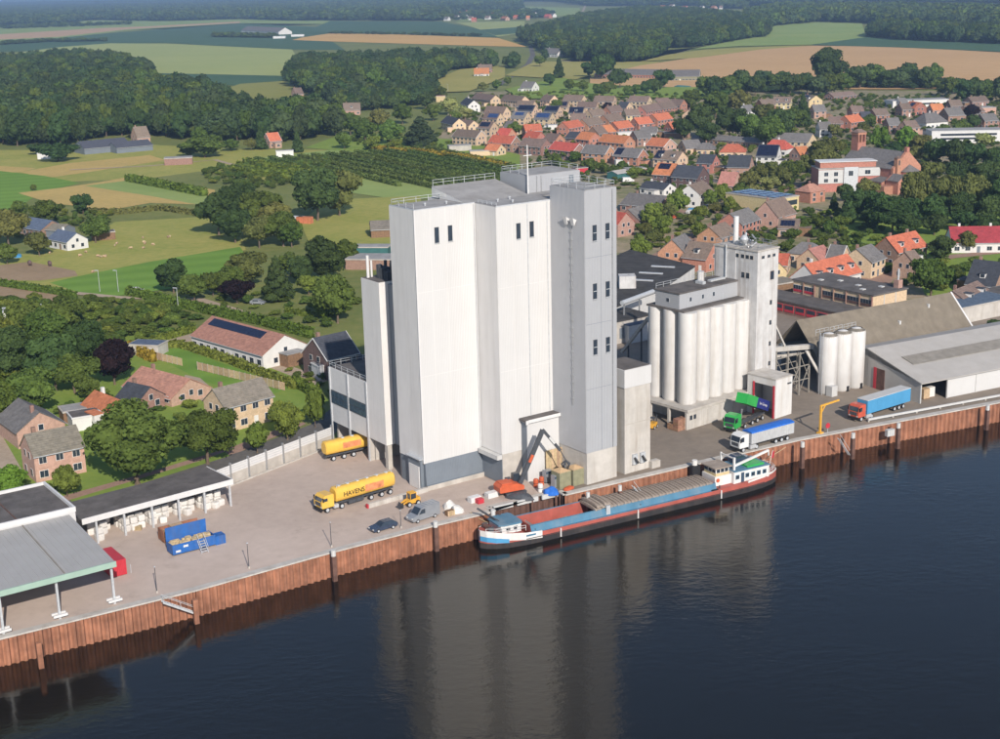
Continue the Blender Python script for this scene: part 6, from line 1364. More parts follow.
def flat(px, py, ang, Lx, Ly, h, lab, wall, roof='roof_felt', name='flat_roof_building', bands=None, cat='building', anchor_z=None):
    """flat roofed box; (px, py) is the front left roof corner"""
    p = G(px, py, h); t = root(name, lab, cat, (p.x, p.y, 0), ang)
    MB().box(0, Lx, 0, Ly, 0, h - .3).build('wall', MATS[wall], t); MB().box(-.15, Lx + .15, -.15, Ly + .15, h - .3, h).build('roof_edge', MATS['paint_white' if wall in ('render_white', 'paint_white') else 'concrete'], t)
    MB().box(.15, Lx - .15, .15, Ly - .15, h, h + .06).build('roof', MATS[roof], t)
    for (x0, x1, z0, z1, n) in (bands or []):
        b = MB().box(x0, x1, -.06, -.003, z0, z1).build('window_band', MATS['dark_steel'], t)
        for i in range(n): MB().box(x0 + (x1 - x0) * i / n + .05, x0 + (x1 - x0) * (i + 1) / n - .05, -.09, -.061, z0 + .08, z1 - .08).build('pane', MATS['glass_dark'], b)
    return t
t = flat(932, 131, R(-4), 37, 14, 6.5, 'white flat-roofed school with two dark window bands above the park trees', 'paint_white', 'roof_grey', 'school_building', [(4.5, 33, 3.9, 5.0, 12), (4.5, 33, 1.9, 2.9, 12)])
flat(893, 101, R(8), 40, 14, 4.5, 'long low white hall with pale curved-edge roof under the tree belt', 'render_white', 'roof_grey', 'hall', [(3, 30, 1.5, 2.6, 8)])
flat(968, 108, R(4), 18, 10, 4.2, 'low brown flat building right of the long white hall', 'brick_pink', 'roof_grey', 'hall')
ap = flat(819, 169, R(2), 25, 12, 9.5, 'flat-roofed apartment block of white panels and red brick', 'brick_red', 'roof_grey', 'apartment_block')
MB().box(-.1, 10, -.25, -.1, 3.5, 9.0).build('white_panel', MATS['light_panel'], ap); MB().box(10.2, 16, -.6, -.1, 0, 10.0).build('stair_core', MATS['galv'], ap); MB().box(16.2, 25.1, -.3, -.1, 6.2, 9.4).build('white_panel', MATS['light_panel'], ap)
MB().box(1, 24, 2, 10, 9.56, 11.8).build('penthouse', MATS['brick_red'], ap); MB().box(.6, 24.4, 1.6, 10.4, 11.8, 12.1).build('penthouse_roof', MATS['paint_white'], ap)
for x in (3, 7): window(ap, x, -.25, 6.5, 1.6, 1.6, mull=2); window(ap, x, -.25, 4.0, 1.6, 1.4, mull=2)
window(ap, 13, -.6, 6.5, 1.8, 2.0, mull=2); window(ap, 20, -.3, 7.0, 2.2, 1.6, mull=2)
t = flat(776, 199, R(38), 13, 25, 5.8, 'modern cream flat-roofed house with rooftop solar panels', 'yellow_brick', 'roof_grey', 'modern_house', [(1, 12, 2.6, 4.4, 6)])
for i in range(5):
    for j in range(3): MB().box(1.2 + j * 3.8, 4.4 + j * 3.8, 2 + i * 4.5, 5.4 + i * 4.5, 6.0, 6.15).build('solar_panel', MATS['solar_blue'], t)
H_((807, 184), (814, 183), 'brick house with tan hip roof beside the modern cream house', W=8, eave=4.4, ridge=7, wall='brick_orange', roof='tile_salmon', hip=True)
flat(957, 309, R(32), 22, 13, 4.2, 'low shed with blue-grey flat roof at the right edge behind the brown shed', 'concrete_light', 'roof_blue', 'shed', cat='shed')
flat(985, 300, R(32), 18, 9, 4.0, 'low tan flat-roofed garage right of the bungalow', 'brick_pink', 'roof_felt', 'garage', cat='garage')
flat(772, 285, R(30), 10, 7, 3.6, 'brown flat-roofed hut beside the elevator tower', 'wood_brown', 'tile_moss', 'hut', cat='hut')
# garages and garden sheds between the rows
for k, (px, py, a, lx, ly, h, lab, wl, rf) in enumerate(((594, 156.5, 8, 22, 5, 2.8, 'row of low garages with pale roofs in front of the grey roofed brick house', 'render_white', 'light_panel'),
    (616, 160, 8, 16, 5, 2.8, 'low garage with pale roof below the big orange gable', 'render_white', 'light_panel'), (618, 132.5, 10, 17, 6, 2.8, 'low white garages between the orange rows', 'render_white', 'light_panel'),
    (449, 146, 10, 12, 7, 3, 'grey flat shed beside the parked cars at the field edge', 'concrete', 'roof_grey'), (628, 169, 15, 9, 6, 3, 'brown flat garden shed above the parked white van', 'brick_brown', 'roof_grey'),
    (436, 96, 0, 7, 6, 4.5, 'small cream hut on the lawn left of the back row', 'yellow_brick', 'tile_salmon'), (665, 133, 0, 14, 7, 3, 'dark flat roofed sheds behind the broad orange cross gable', 'brick_brown', 'roof_felt'),
    (576, 168, 20, 6, 5, 2.6, 'dark red garden shed left of the swing roof', 'cont_red', 'roof_felt'), (470, 151, 5, 14, 6, 2.8, 'low tan sheds in front of the large beige semi', 'beige', 'roof_grey'), (548, 125, 10, 8, 5, 2.8, 'row of small white sheds beside the red brick house', 'render_white', 'roof_grey'))):
    flat(px, py, R(a), lx, ly, h, lab, wl, rf, 'garden_shed' if k not in (0, 1, 2) else 'garage', cat='shed' if k not in (0, 1, 2) else 'garage')
H_((612, 171), (625, 169), 'open turquoise swing-roof carport in the long gardens', W=6, eave=2.6, ridge=3.6, wall='turquoise', roof='fibre_grey', name='carport', cat='carport', chim=0, win=False)
vn2 = root('parked_van', 'white van parked beside the turquoise carport', 'van', G(628, 182), R(10)); MB().extrude([(-2.6, .35), (2.5, .35), (2.6, 1.0), (1.7, 1.3), (.9, 2.1), (-2.5, 2.2)], -.95, .95).build('body', MATS['paint_white'], vn2); MB().poly([(1.72, -.85, 1.33), (1.72, .85, 1.33), (.95, .8, 2.08), (.95, -.8, 2.08)], [(0, 1, 2, 3)]).build('windscreen', MATS['glass_dark'], vn2).location = (.02, 0, .01)
for x in (1.6, -1.6):
    for s in (-1, 1): wheel(vn2, x, s * .85, .34, .24)

# more houses filling the rows
fill = [(571, 113.5, 586, 113.2, 'beige', 'tile_brown', 'beige terrace with brown roof behind the orange end house'), (588, 110, 602, 108.6, 'beige', 'tile_brown', 'beige terrace with brown roof between solar roof and brown terraces'), (606, 106.5, 619, 105, 'brick_red', 'tile_brown', 'brick terrace with brown roof below the purple garden tree'),
 (655, 98.5, 668, 97.5, 'beige', 'tile_brown', 'beige house with brown roof right of the back row'), (672, 99, 684, 99.5, 'brick_red', 'tile_brown', 'brick house with brown roof left of the grove'), (668, 122, 680, 121, 'brick_red', 'tile_orange', 'orange roofed brick house right end of the orange row'), (633, 131, 648, 129.8, 'brick_brown', 'tile_grey', 'grey roofed brick terrace right of the white garages'),
 (528, 131, 541, 132, 'brick_red', 'tile_red', 'small red roofed brick house above the brown roof by the mast'), (548, 133, 560, 134, 'brick_red', 'tile_brown', 'brown roofed brick house left of the panelled low house'), (507, 121, 517, 121.5, 'beige', 'tile_grey', 'grey roofed beige house in the western row'), (500, 128, 512, 128.6, 'brick_orange', 'tile_red', 'small red roofed house behind the brick red roof'),


 (886, 118, 898, 117.5, 'brick_brown', 'tile_grey', 'grey roofed house behind the poplar pair'), (903, 121, 915, 120, 'brick_pink', 'tile_brown', 'brown roofed house left of the grey pyramid roof'), (980, 114, 994, 113, 'brick_brown', 'tile_grey', 'grey roofed house behind the right end of the white school'), (930, 104, 942, 103.5, 'brick_pink', 'tile_orange', 'orange roofed house above the pyramid roofed villa'), (948, 100, 960, 99.5, 'brick_brown', 'tile_brown', 'brown roofed house between white hall and tree belt'),
 (850, 106, 862, 105.5, 'brick_red', 'tile_brown', 'brown roofed house above the orange terrace'), (812, 105, 824, 104.5, 'brick_pink', 'tile_grey', 'grey roofed house right of the thatched brown house'), (818, 122, 830, 121.6, 'render_white', 'tile_grey', 'white house with grey roof left of the brown terrace'), (795, 147, 806, 146, 'brick_pink', 'tile_orange', 'orange roofed house right of the black solar roof'), (808, 149, 818, 148.5, 'brick_pink', 'tile_brown', 'brown roofed house beside the olive trees of the square'),
 (905, 252, 914, 250, 'brick_pink', 'tile_brown', 'small brown garage house right of the orange roofed brick house'),]
for (x0, y0, x1, y1, wl2, rf2, lb2) in fill: H_((x0, y0), (x1, y1), lb2, wall=wl2, roof=rf2, W=8)
# ------------------------------------------------------------------ the church
cd = Vector((math.cos(R(118)), math.sin(R(118)), 0)); p = G(906, 191, 0) - cd * 7.2; ch = root('church', 'brick church with grey roof, round apse, side turret and open belfry', 'church', p, R(118))
def chz(*a): return MB()
# local x runs from the apse end (near) to the belfry end (far)
NL, NW, EV, RG = 30, 14.5, 9.5, 15.5
MB().extrude_x([(-NW / 2, 0), (-NW / 2, EV), (0, RG), (NW / 2, EV), (NW / 2, 0)], 8, 8 + NL).build('nave', MATS['brick_red'], ch)
s = (RG - EV) / (NW / 2)
MB().extrude_x([(-NW / 2 - .4, EV - .3), (0, RG + .05), (NW / 2 + .4, EV - .3), (NW / 2 + .4, EV - .05), (0, RG + .35), (-NW / 2 - .4, EV - .05)], 8.6, 8 + NL + .2).build('nave_roof', MATS['tile_grey'], ch)
MB().extrude_x([(-NW / 2 - .2, 0), (-NW / 2 - .2, EV + .2), (0, RG + 1.0), (NW / 2 + .2, EV + .2), (NW / 2 + .2, 0)], 7.2, 8.5).build('gable_wall', MATS['brick_red'], ch)
MB().box(7.1, 8.6, -.7, .7, RG + .3, RG + 2.2).build('gable_cross_base', MATS['brick_red'], ch)
MB().lathe([(4.2, 0), (4.2, 8.2)], 7.0, -1.0, 24).build('apse', MATS['brick_red'], ch, smooth=True); MB().lathe([(4.5, 8.1), (0, 10.8)], 7.0, -1.0, 24).build('apse_roof', MATS['tile_grey'], ch)
tur = MB().box(5.9, 7.9, 4.6, 6.6, 0, 13.8).build('turret', MATS['brick_red'], ch); MB().box(5.85, 5.899, 5.2, 6.0, 11.0, 13.0).build('louvre', MATS['dark_steel'], tur); MB().poly([(5.7, 4.4, 13.8), (8.1, 4.4, 13.8), (8.1, 6.8, 13.8), (5.7, 6.8, 13.8), (6.9, 5.6, 14.8)], [(0, 1, 4), (1, 2, 4), (2, 3, 4), (3, 0, 4), (3, 2, 1, 0)]).build('turret_roof', MATS['tile_brown'], tur)
sa_ = MB().extrude_x([(4.2, 0), (4.2, 5.2), (7.2, 7.4), (10.2, 5.2), (10.2, 0)], 1.2, 8.4).build('sacristy', MATS['brick_red'], ch); MB().extrude_x([(3.9, 5.1), (7.2, 7.5), (10.5, 5.1), (10.5, 5.35), (7.2, 7.8), (3.9, 5.35)], 1.0, 7.2).build('sacristy_roof', MATS['tile_grey'], sa_)
for y in (6.2, 8.2): window(sa_, 1.2, y, 1.5, .8, 1.8, 'left')
MB().box(4.0, 8.4, 10.25, 15, 0, 3.4).build('garden_wall', MATS['brick_red'], ch)
bt_ = MB().box(34, 38.2, -2.2, 2.2, 0, 17.5).build('belfry', MATS['brick_red'], ch)
for y in (-2.0, -.25, 1.5): MB().box(34, 38.2, y, y + .5, 17.5, 20.6).build('belfry_pier', MATS['brick_red'], bt_)
MB().box(33.9, 38.3, -2.3, 2.3, 20.6, 21.6).build('belfry_lintel', MATS['brick_red'], bt_); MB().poly([(33.7, -2.5, 21.6), (38.5, -2.5, 21.6), (38.5, 2.5, 21.6), (33.7, 2.5, 21.6), (36.1, -1.2, 22.9), (36.1, 1.2, 22.9)], [(0, 1, 4), (1, 2, 5, 4), (2, 3, 5), (3, 0, 4, 5)]).build('belfry_roof', MATS['tile_brown'], bt_)
MB().extrude_x([(NW / 2, 0), (NW / 2, 5.5), (NW / 2 + 4.5, 4.2), (NW / 2 + 4.5, 0)], 9, 36).build('aisle', MATS['brick_red'], ch); MB().extrude_x([(NW / 2, 5.6), (NW / 2 + 4.9, 4.2), (NW / 2 + 4.9, 4.45), (NW / 2, 5.9)], 8.8, 36.2).build('aisle_roof', MATS['tile_grey'], ch)

# ------------------------------------------------------------------ houses and barns left of the silos
H_((37.5, 411.2), (20, 399.5), 'brick bungalow with grey roof in the lower left, gable to the river', W=9.5, eave=3.4, ridge=6.6, wall='brick_pink', roof='tile_grey', Lx=2)
H_((25, 435), (75, 425), 'two-storey brick house with mossy grey roof at the lower left', W=7.5, eave=5.2, ridge=8.2, wall='brick_pink', roof='tile_moss')
H_((95, 390.5), (122.5, 401.2), 'small white outbuilding with bright orange roof left of the big tree', W=7, eave=2.6, ridge=5.0, wall='render_white', roof='tile_orange')
H_((142, 366.5), (190, 379), 'long low outbuilding with salmon roof behind the big street tree', W=10.5, eave=1.9, ridge=5.0, wall='brick_pink', roof='tile_salmon')
H_((128, 382.2), (150, 387), 'small dark-roofed brick cottage before the salmon roof', W=7, eave=2.8, ridge=5.2, wall='brick_brown', roof='slate')
H_((212.7, 389.5), (261, 377.5), 'beige semi-detached house with grey roof facing the panel fence', W=7.5, eave=5.4, ridge=8.4, wall='beige', roof='tile_moss')
H_((313.5, 338.4), (345, 331.5), 'dark brick house with black roof and white windows beside the silos', W=9.5, eave=5.0, ridge=9.0, wall='brick_dark', roof='slate', white=True)
H_((212.5, 316.2), (284.5, 335), 'long white barn with red-brown roof and two rows of solar panels', W=13, eave=3.4, ridge=7.0, wall='render_white', roof='tile_salmon', name='barn', cat='barn', chim=0, solar=(.06, .8, .58, .92, 'solar'), Lx=0)
H_((330, 346), (352, 341), 'black-roofed rear wing joined to the dark brick house', W=8, eave=3.2, ridge=6.6, wall='brick_dark', roof='slate')
flat(318, 366, R(30), 3, 4, 3.4, 'small white extension at the corner of the dark brick house', 'paint_white', 'roof_grey', 'extension', cat='extension')
flat(63, 412, R(28), 8, 5, 2.6, 'small grey garden shed behind the brick bungalow', 'wood_brown', 'roof_grey', 'garden_shed', cat='shed')
flat(72, 418, R(28), 6, 5, 3.0, 'white garden house with dark roof left of the orange outbuilding', 'render_white', 'roof_felt', 'garden_house', cat='shed')
flat(128, 344, R(-15), 8, 5, 2.8, 'blue-grey garden shed beside the copper beech', 'concrete_light', 'roof_blue', 'garden_shed', cat='shed')
# farm with sheep pasture
H_((24, 216.2), (52, 220.5), 'L-shaped barn with blue-black roof at the pasture farm', W=10, eave=3, ridge=5.8, wall='brick_brown', roof='roof_blue', name='barn', cat='barn', chim=0)
H_((52, 223.5), (68, 224.5), 'dark green hedge-like shed right of the blue-black barn', W=7, eave=3, ridge=4.6, wall='dark_clad', roof='tile_moss', name='shed', cat='shed', chim=0, win=False)
H_((58, 229.3), (76.5, 233), 'white farmhouse with dark blue roof beside the sheep pasture', W=8, eave=3.2, ridge=5.8, wall='render_white', roof='roof_blue')
flat(92, 233, R(20), 8, 5, 3, 'open dark shelter at the edge of the sheep pasture', 'wood_brown', 'roof_felt', 'shelter', cat='shelter')
lump('tarp_pile', 'truck_blue', G(16, 256.5), 3.4, 2.0, 1.2, 'blue covered heap left of the white farmhouse', 'tarpaulin', 21)
flat(3, 312, R(20), 10, 6, 3.2, 'pale mint roofed garden pavilion at the left edge', 'render_white', 'light_panel', 'pavilion', cat='pavilion')
# farm by the wood
H_((78, 141.5), (124, 137.5), 'long dark slate-blue barn beside the wood, left of two', W=17, eave=3.2, ridge=6.6, wall='dark_clad', roof='barn_roof', name='barn', cat='barn', chim=0, win=False)
H_((111.6, 142.5), (147.6, 139.3), 'shorter dark slate-blue barn before the thatched farmhouse', W=13, eave=3, ridge=5.6, wall='dark_clad', roof='barn_roof', name='barn', cat='barn', chim=0, win=False)
H_((133, 127), (146, 126), 'farmhouse with big brown roof at the edge of the wood', W=11, eave=3.4, ridge=9, wall='brick_pink', roof='thatch')
H_((266, 133.2), (277.5, 132.2), 'small brick farmhouse with orange roof in front of the wood', W=8, eave=4, ridge=8, wall='brick_pink', roof='tile_orange', white=True)
flat(276, 151, R(10), 9, 5, 3.4, 'white garden shed beside the orange roofed farmhouse', 'render_white', 'roof_grey', 'garden_shed', cat='shed')
flat(37, 153, R(5), 14, 5, 3.4, 'white polytunnel-like shed at the left farm yard', 'paint_white', 'light_panel', 'shed', cat='shed')
flat(164, 158.5, R(10), 14, 8, 3.6, 'low brown shed right of the dark barns', 'brick_brown', 'roof_grey', 'shed', cat='shed')
for px, py, lab, c in ((296, 219, 'white container on the meadow behind the trees', 'paint_white'), (305, 219.5, 'orange-red container next to the white one on the meadow', 'tile_orange')):
    t = root('storage_container', lab, 'container', G(px, py + 4), R(-20)); MB().box(-3, 3, -1.2, 1.2, 0, 2.6).build('shell', MATS[c], t)
    for k in range(9): MB().box(-2.8 + k * .65, -2.6 + k * .65, -1.26, -1.201, .2, 2.4).build('side_rib', MATS[c], t)
flat(340, 247, R(-8), 16, 6, 3.0, 'turquoise walled long shed left of the silo building', 'turquoise', 'roof_grey', 'shed', cat='shed')
flat(345, 259, R(-10), 20, 10, 3.4, 'brown shed with grey roof below the turquoise shed', 'brick_brown', 'roof_grey', 'shed', cat='shed')
H_((370, 221), (392, 220), 'weathered brown field barn left of the tall silo top', W=12, eave=3, ridge=5.2, wall='wood_brown', roof='tile_moss', name='barn', cat='barn', chim=0, win=False)
# far farms
H_((247, 26), (285, 27.5), 'huge dark roofed far barn with white gable in the green fields', W=28, eave=5, ridge=13, wall='render_white', roof='tile_grey', name='barn', cat='barn', chim=0, win=False)
flat(273, 36.3, 0, 22, 10, 4, 'white lean-to left of the huge far barn', 'paint_white', 'light_panel', 'lean_to', cat='shed'); flat(291, 34.5, 0, 24, 8, 4, 'white wall block right of the huge far barn', 'paint_white', 'light_panel', 'lean_to', cat='shed')
H_((474, 68.2), (489, 67.8), 'far white cottage with bright red roof beside the lane', W=10, eave=3, ridge=8, wall='render_white', roof='tile_orange')
H_((478, 64.5), (492, 64.2), 'dark roofed house behind the far red roofed cottage', W=9, eave=3.4, ridge=8.5, wall='brick_red', roof='tile_brown')
H_((546, 48), (562, 48.5), 'far white farmhouse with grey roof in front of the north wood', W=14, eave=4.5, ridge=10, wall='render_white', roof='tile_grey')
H_((553, 45.5), (560, 45.3), 'far house with red roof behind the white farmhouse', W=9, eave=4.5, ridge=9, wall='brick_red', roof='roof_bright')
H_((601, 68.5), (667, 69.5), 'long grey roofed cattle shed with brick front at the wheat field', W=24, eave=3.4, ridge=7.5, wall='brick_orange', roof='tile_grey', name='cattle_shed', cat='barn', chim=0)
H_((662, 70), (700, 69.5), 'right end of the cattle shed range with green gable', W=22, eave=4.2, ridge=9, wall='green_bag', roof='tile_grey', name='cattle_shed', cat='barn', chim=0, white=True)
lump('tarp_pile', 'turquoise', G(682, 87.5), 8, 3, 2.2, 'turquoise covered heap below the green gabled cattle shed', 'tarpaulin', 31)
H_((293, 88), (301, 87.5), 'brown roofed cottage in the yellow field clearing', W=9, eave=3.5, ridge=8, wall='brick_pink', roof='tile_brown')
H_((343, 103), (360, 102.5), 'hidden brick house with brown roof among the trees left of the village', W=10, eave=3.6, ridge=8, wall='brick_pink', roof='tile_brown', dorm=1)
H_((386, 94.5), (404, 94), 'low brown barn in the clearing left of the village', W=9, eave=2.8, ridge=5.2, wall='brick_brown', roof='tile_brown', name='barn', cat='barn', chim=0)
# the village on the horizon
rnd = random.Random(12)
far = [(434, 13), (437, 16), (441, 12), (447, 17.5), (452, 14), (457, 16), (460, 13), (464, 15.5), (468, 11), (471, 17), (474, 18.5), (478, 14.5), (483, 13), (488, 16.5), (494, 13.5), (499, 15), (505, 17), (511, 15.5), (516, 16), (522, 14.5), (528, 16.5), (534, 13), (548, 15), (553, 14), (376, 3), (418, 6), (66, 12.5), (125, 11.5), (150, 11), (250, 6), (265, 14.5), (663, 6), (672, 5), (685, 6.5), (702, 6.5), (714, 6.5), (721, 6.5), (765, 3)]
for k, (x, y) in enumerate(sorted(far)):
    big = 1.0 + rnd.random() * .8
    H_((x - 1.6 * big, y - .9), (x + 1.6 * big, y - .9 + rnd.uniform(-.15, .15)), 'tiny %s house with %s roof, %s from the left among the houses on the horizon' % (*((('white', 'brown'), ('brick', 'red'), ('white', 'grey'), ('brick', 'orange'))[k % 4]), ordw(k)), W=11, eave=5, ridge=10, wall=('render_white', 'brick_red', 'render_white', 'brick_pink')[k % 4], roof=('tile_brown', 'tile_red', 'tile_grey', 'tile_orange')[k % 4], group='houses on the horizon', chim=0, win=False)
# ------------------------------------------------------------------ trees
leaf_mat('leaf_green', (0.084, 0.130, 0.033)); leaf_mat('leaf_dark', (0.053, 0.092, 0.033)); leaf_mat('leaf_light', (0.135, 0.180, 0.040)); leaf_mat('leaf_olive', (0.120, 0.138, 0.046))
leaf_mat('leaf_forest', (0.060, 0.097, 0.043), rand=.28); leaf_mat('leaf_purple', (.022, .014, .017), rand=.1); leaf_mat('leaf_blue', (0.049, 0.078, 0.041)); leaf_mat('leaf_pale', (0.230, 0.261, 0.099)); leaf_mat('leaf_bright', (0.110, 0.190, 0.032)); leaf_mat('leaf_yellow', (.30, .23, .04), rand=.1)
leaf_mat('leaf_crop', (0.098, 0.150, 0.045), rand=.1); leaf_mat('leaf_hedge', (0.115, 0.171, 0.034), rand=.1)

def quads(pts, nrm, size, rng, up=0.0):
    """little four-cornered leaf clumps at pts facing roughly along nrm"""
    n = len(pts); r = rng.normal(size=(n, 3)); nn = nrm + r * .55; nn /= np.linalg.norm(nn, axis=1, keepdims=True) + 1e-9
    t = np.cross(nn, rng.normal(size=(n, 3))); t /= np.linalg.norm(t, axis=1, keepdims=True) + 1e-9; b = np.cross(nn, t)
    s = (size * rng.uniform(.6, 1.35, n))[:, None]; k = rng.uniform(.55, 1.0, n)[:, None]
    bend = nn * s * rng.uniform(-.25, .25, n)[:, None]
    v = np.stack([pts - t * s - b * s * k + bend, pts + t * s - b * s * k * .8, pts + t * s * .85 + b * s * k + bend, pts - t * s + b * s * k], 1).reshape(-1, 3)
    return v
def mesh_np(name, v, nq, m, extra=None, tint=None):
    me = bpy.data.meshes.new(name); ev, ef = extra if extra is not None else (np.zeros((0, 3)), np.zeros((0, 3), int))
    V = np.concatenate([v, ev]); me.vertices.add(len(V)); me.vertices.foreach_set('co', V.astype(np.float32).ravel())
    q = np.arange(nq * 4); li = np.concatenate([q, (ef + len(v)).ravel()]); tot = np.concatenate([np.full(nq, 4), np.full(len(ef), 3)])
    me.loops.add(len(li)); me.loops.foreach_set('vertex_index', li.astype(np.int32))
    me.polygons.add(len(tot)); me.polygons.foreach_set('loop_start', np.concatenate([[0], np.cumsum(tot)[:-1]]).astype(np.int32)); me.polygons.foreach_set('loop_total', tot.astype(np.int32))
    me.materials.append(MATS[m]); me.update(calc_edges=True); ta = me.attributes.new('tint', 'FLOAT', 'FACE')
    if tint is None: tint = np.random.default_rng(len(V)).random(len(tot))
    ta.data.foreach_set('value', tint.astype(np.float32)); return me
def ico(sub=2):
    bm = bmesh.new(); bmesh.ops.create_icosphere(bm, subdivisions=sub, radius=1); v = np.array([x.co[:] for x in bm.verts]); f = np.array([[q.index for q in x.verts] for x in bm.faces]); bm.free(); return v, f
ICOV, ICOF = ico(2)
def crown(shape, nleaf, leaf, m, seed):
    """unit crown: width 1, tree height 1 (crown from about a quarter up)"""
    rng = np.random.default_rng(seed); lob = []
    if shape == 'round': z0, z1, nl = .15, 1.0, 22
    elif shape == 'tall': z0, z1, nl = .09, 1.0, 22
    elif shape == 'poplar': z0, z1, nl = .08, 1.0, 16
    elif shape == 'bush': z0, z1, nl = -.05, 1.0, 12
    elif shape == 'dome': z0, z1, nl = .05, 1.0, 14
    else: z0, z1, nl = .08, 1.0, 26
    for i in range(nl):
        if shape == 'cone':
            t = i / nl; z = z0 + (z1 - z0) * (t * .96 + .03); rr = .5 * (1 - t) ** .85 * rng.uniform(.6, .8); a = i * 2.4; lob.append((rr * math.cos(a), rr * math.sin(a), z, .24 * (1 - t * .75), .085))
        else:
            d = rng.normal(size=3); d /= np.linalg.norm(d); k = rng.uniform(.32, .76) * .5
            zc = (z0 + z1) / 2; hh = (z1 - z0) / 2
            r_ = rng.uniform(.12, .26) * (1.0 if shape != 'poplar' else 1.2)
            z = zc + d[2] * hh * rng.uniform(.35, .78) * (.9 if shape == 'poplar' else 1)
            wz = math.sqrt(max(.12, 1 - ((z - zc) / hh) ** 2))
            lob.append((d[0] * k * 1.25 * wz, d[1] * k * 1.25 * wz, z, r_ * (.6 + .4 * wz), r_ * .85 * hh * 2 * (.55 + .45 * wz)))
    if shape == 'dome': lob.append((0, 0, .52, .44, .42))
    elif shape != 'cone': lob.append((0, 0, (z0 + z1) / 2, .34, (z1 - z0) * .36))
    A = np.array([l[3] ** 2 for l in lob]); cnt = np.maximum(8, (nleaf * A / A.sum()).astype(int)); TL, TI = [], []; P, Nn = [], []; ev, ef = [], []; off = 0
    for (x, y, z, r, rz), c in zip(lob, cnt):
        d = rng.normal(size=(c, 3)); d /= np.linalg.norm(d, axis=1, keepdims=True); d[:, 2] = np.where((d[:, 2] < -.35) & (rng.random(c) < .6), -d[:, 2], d[:, 2])
        k = rng.uniform(.78, 1.1, c)[:, None]; tv = rng.random(); TL.append(np.clip(tv + rng.normal(0, .12, c), 0, 1)); TI.append(np.full(len(ICOF), tv * .7))
        P.append(np.array([x, y, z]) + d * k * np.array([r, r, rz])); Nn.append(d)
        ev.append(ICOV * np.array([r, r, rz]) * .80 * rng.uniform(.86, 1.1, (len(ICOV), 1)) + np.array([x, y, z])); ef.append(ICOF + off); off += len(ICOV)
    P = np.concatenate(P); Nn = np.concatenate(Nn)
    v = quads(P, Nn, leaf, rng)
    return mesh_np('crown', v, len(P), m, (np.concatenate(ev), np.concatenate(ef)), np.concatenate(TL + TI))
def trunk_mesh(seed, m='bark', top=.62):
    rr = random.Random(seed); mb = MB(); p = Vector((0, 0, 0)); r = .030; q = None
    for k in range(4):
        q = p + Vector((rr.uniform(-.015, .015), rr.uniform(-.015, .015), top / 4)); mb.tube(p, q, r, 7, r * .82, caps=False); p = q; r *= .82
        if k >= 1:
            for _ in range(2):
                a = rr.uniform(0, 6.28); e = p + Vector((math.cos(a) * .24, math.sin(a) * .24, .16)); mb.tube(p, e, r * .6, 5, r * .2, caps=False)
    mb.tube((0, 0, -.01), (0, 0, .03), .042, 7, .03, caps=False)
    me = bpy.data.meshes.new('trunk'); me.from_pydata(mb.v, [], mb.f); me.materials.append(MATS[m]); return me
TR = [trunk_mesh(s) for s in (1, 2, 3)] + [trunk_mesh(9, 'bark_pale')]
CR = {}
def get_crown(shape, m, lod, seed):
    k = (shape, m, lod, seed)
    if k not in CR:
        nl, ls = {0: (9500, .0185), 1: (4000, .028), 2: (1500, .046), 3: (480, .08)}[lod]; CR[k] = crown(shape, nl, ls, m, seed * 13 + lod + len(m))
    return CR[k]
KIND = {  # shape, leaf, height / width
    'oak': ('round', 'leaf_green', 1.1), 'dark': ('round', 'leaf_dark', 1.15), 'light': ('round', 'leaf_light', 1.1), 'olive': ('round', 'leaf_olive', 1.1), 'tall': ('tall', 'leaf_green', 1.45), 'talldark': ('tall', 'leaf_dark', 1.45), 'street': ('tall', 'leaf_light', 1.3),
    'forest': ('dome', 'leaf_forest', 1.5), 'woodoak': ('dome', 'leaf_dark', 1.4), 'purple': ('round', 'leaf_purple', 1.15), 'blue': ('cone', 'leaf_blue', 1.6), 'conifer': ('cone', 'leaf_dark', 1.9), 'poplar': ('poplar', 'leaf_bright', 2.0), 'pale': ('round', 'leaf_pale', 1.0), 'bush': ('bush', 'leaf_green', .85), 'bushlight': ('bush', 'leaf_light', .8), 'bright': ('tall', 'leaf_bright', 1.25)}
TALL = []
_tn = [0]
def tree(px, py, wpx, kind, label, asp=None, name=None, group=None, base=False, cat='tree'):
    """(px, py): middle of the crown in the photograph; wpx: its width there"""
    shape, m, hw = KIND[kind]; hw = asp or hw; p = G(px, py, 4)
    for _ in range(6):
        sc_ = F_PX / (p - Vector((0, 0, CAM_H))).length; w = wpx / sc_ * .92; h = w * hw; zc = h * (.58 if shape != 'bush' else .45); p = G(px, py, zc)
    if base: p = G(px, py, 0)
    _tn[0] += 1; i = _tn[0]; sd = i % 3
    lod = 0 if wpx > 55 else 1 if wpx > 26 else 2 if wpx > 11 else 3
    t = root(name or ('shrub' if shape == 'bush' else 'tree'), label, cat if shape != 'bush' else 'shrub', (p.x, p.y, 0), random.uniform(0, 6.28), group)
    inst('crown', get_crown(shape, m, lod, sd), t, (0, 0, 0), (0, 0, random.uniform(0, 6.28)), (w, w, h))
    if shape != 'bush': inst('trunk', TR[i % 3 if kind not in ('pale',) else 3], t, (0, 0, 0), None, (max(.6, w) * .95, max(.6, w) * .95, h))
    TALL.append((p.x, p.y, w / 2))
    return t
def trees(lst, fmt, group):
    """row or clump of trees, labelled from left to right"""
    for k, (px, py, w, kind, *a) in enumerate(sorted(lst)): tree(px, py, w, kind, fmt % ordw(k) if '%' in fmt else fmt, *(a or [None]), group=group)
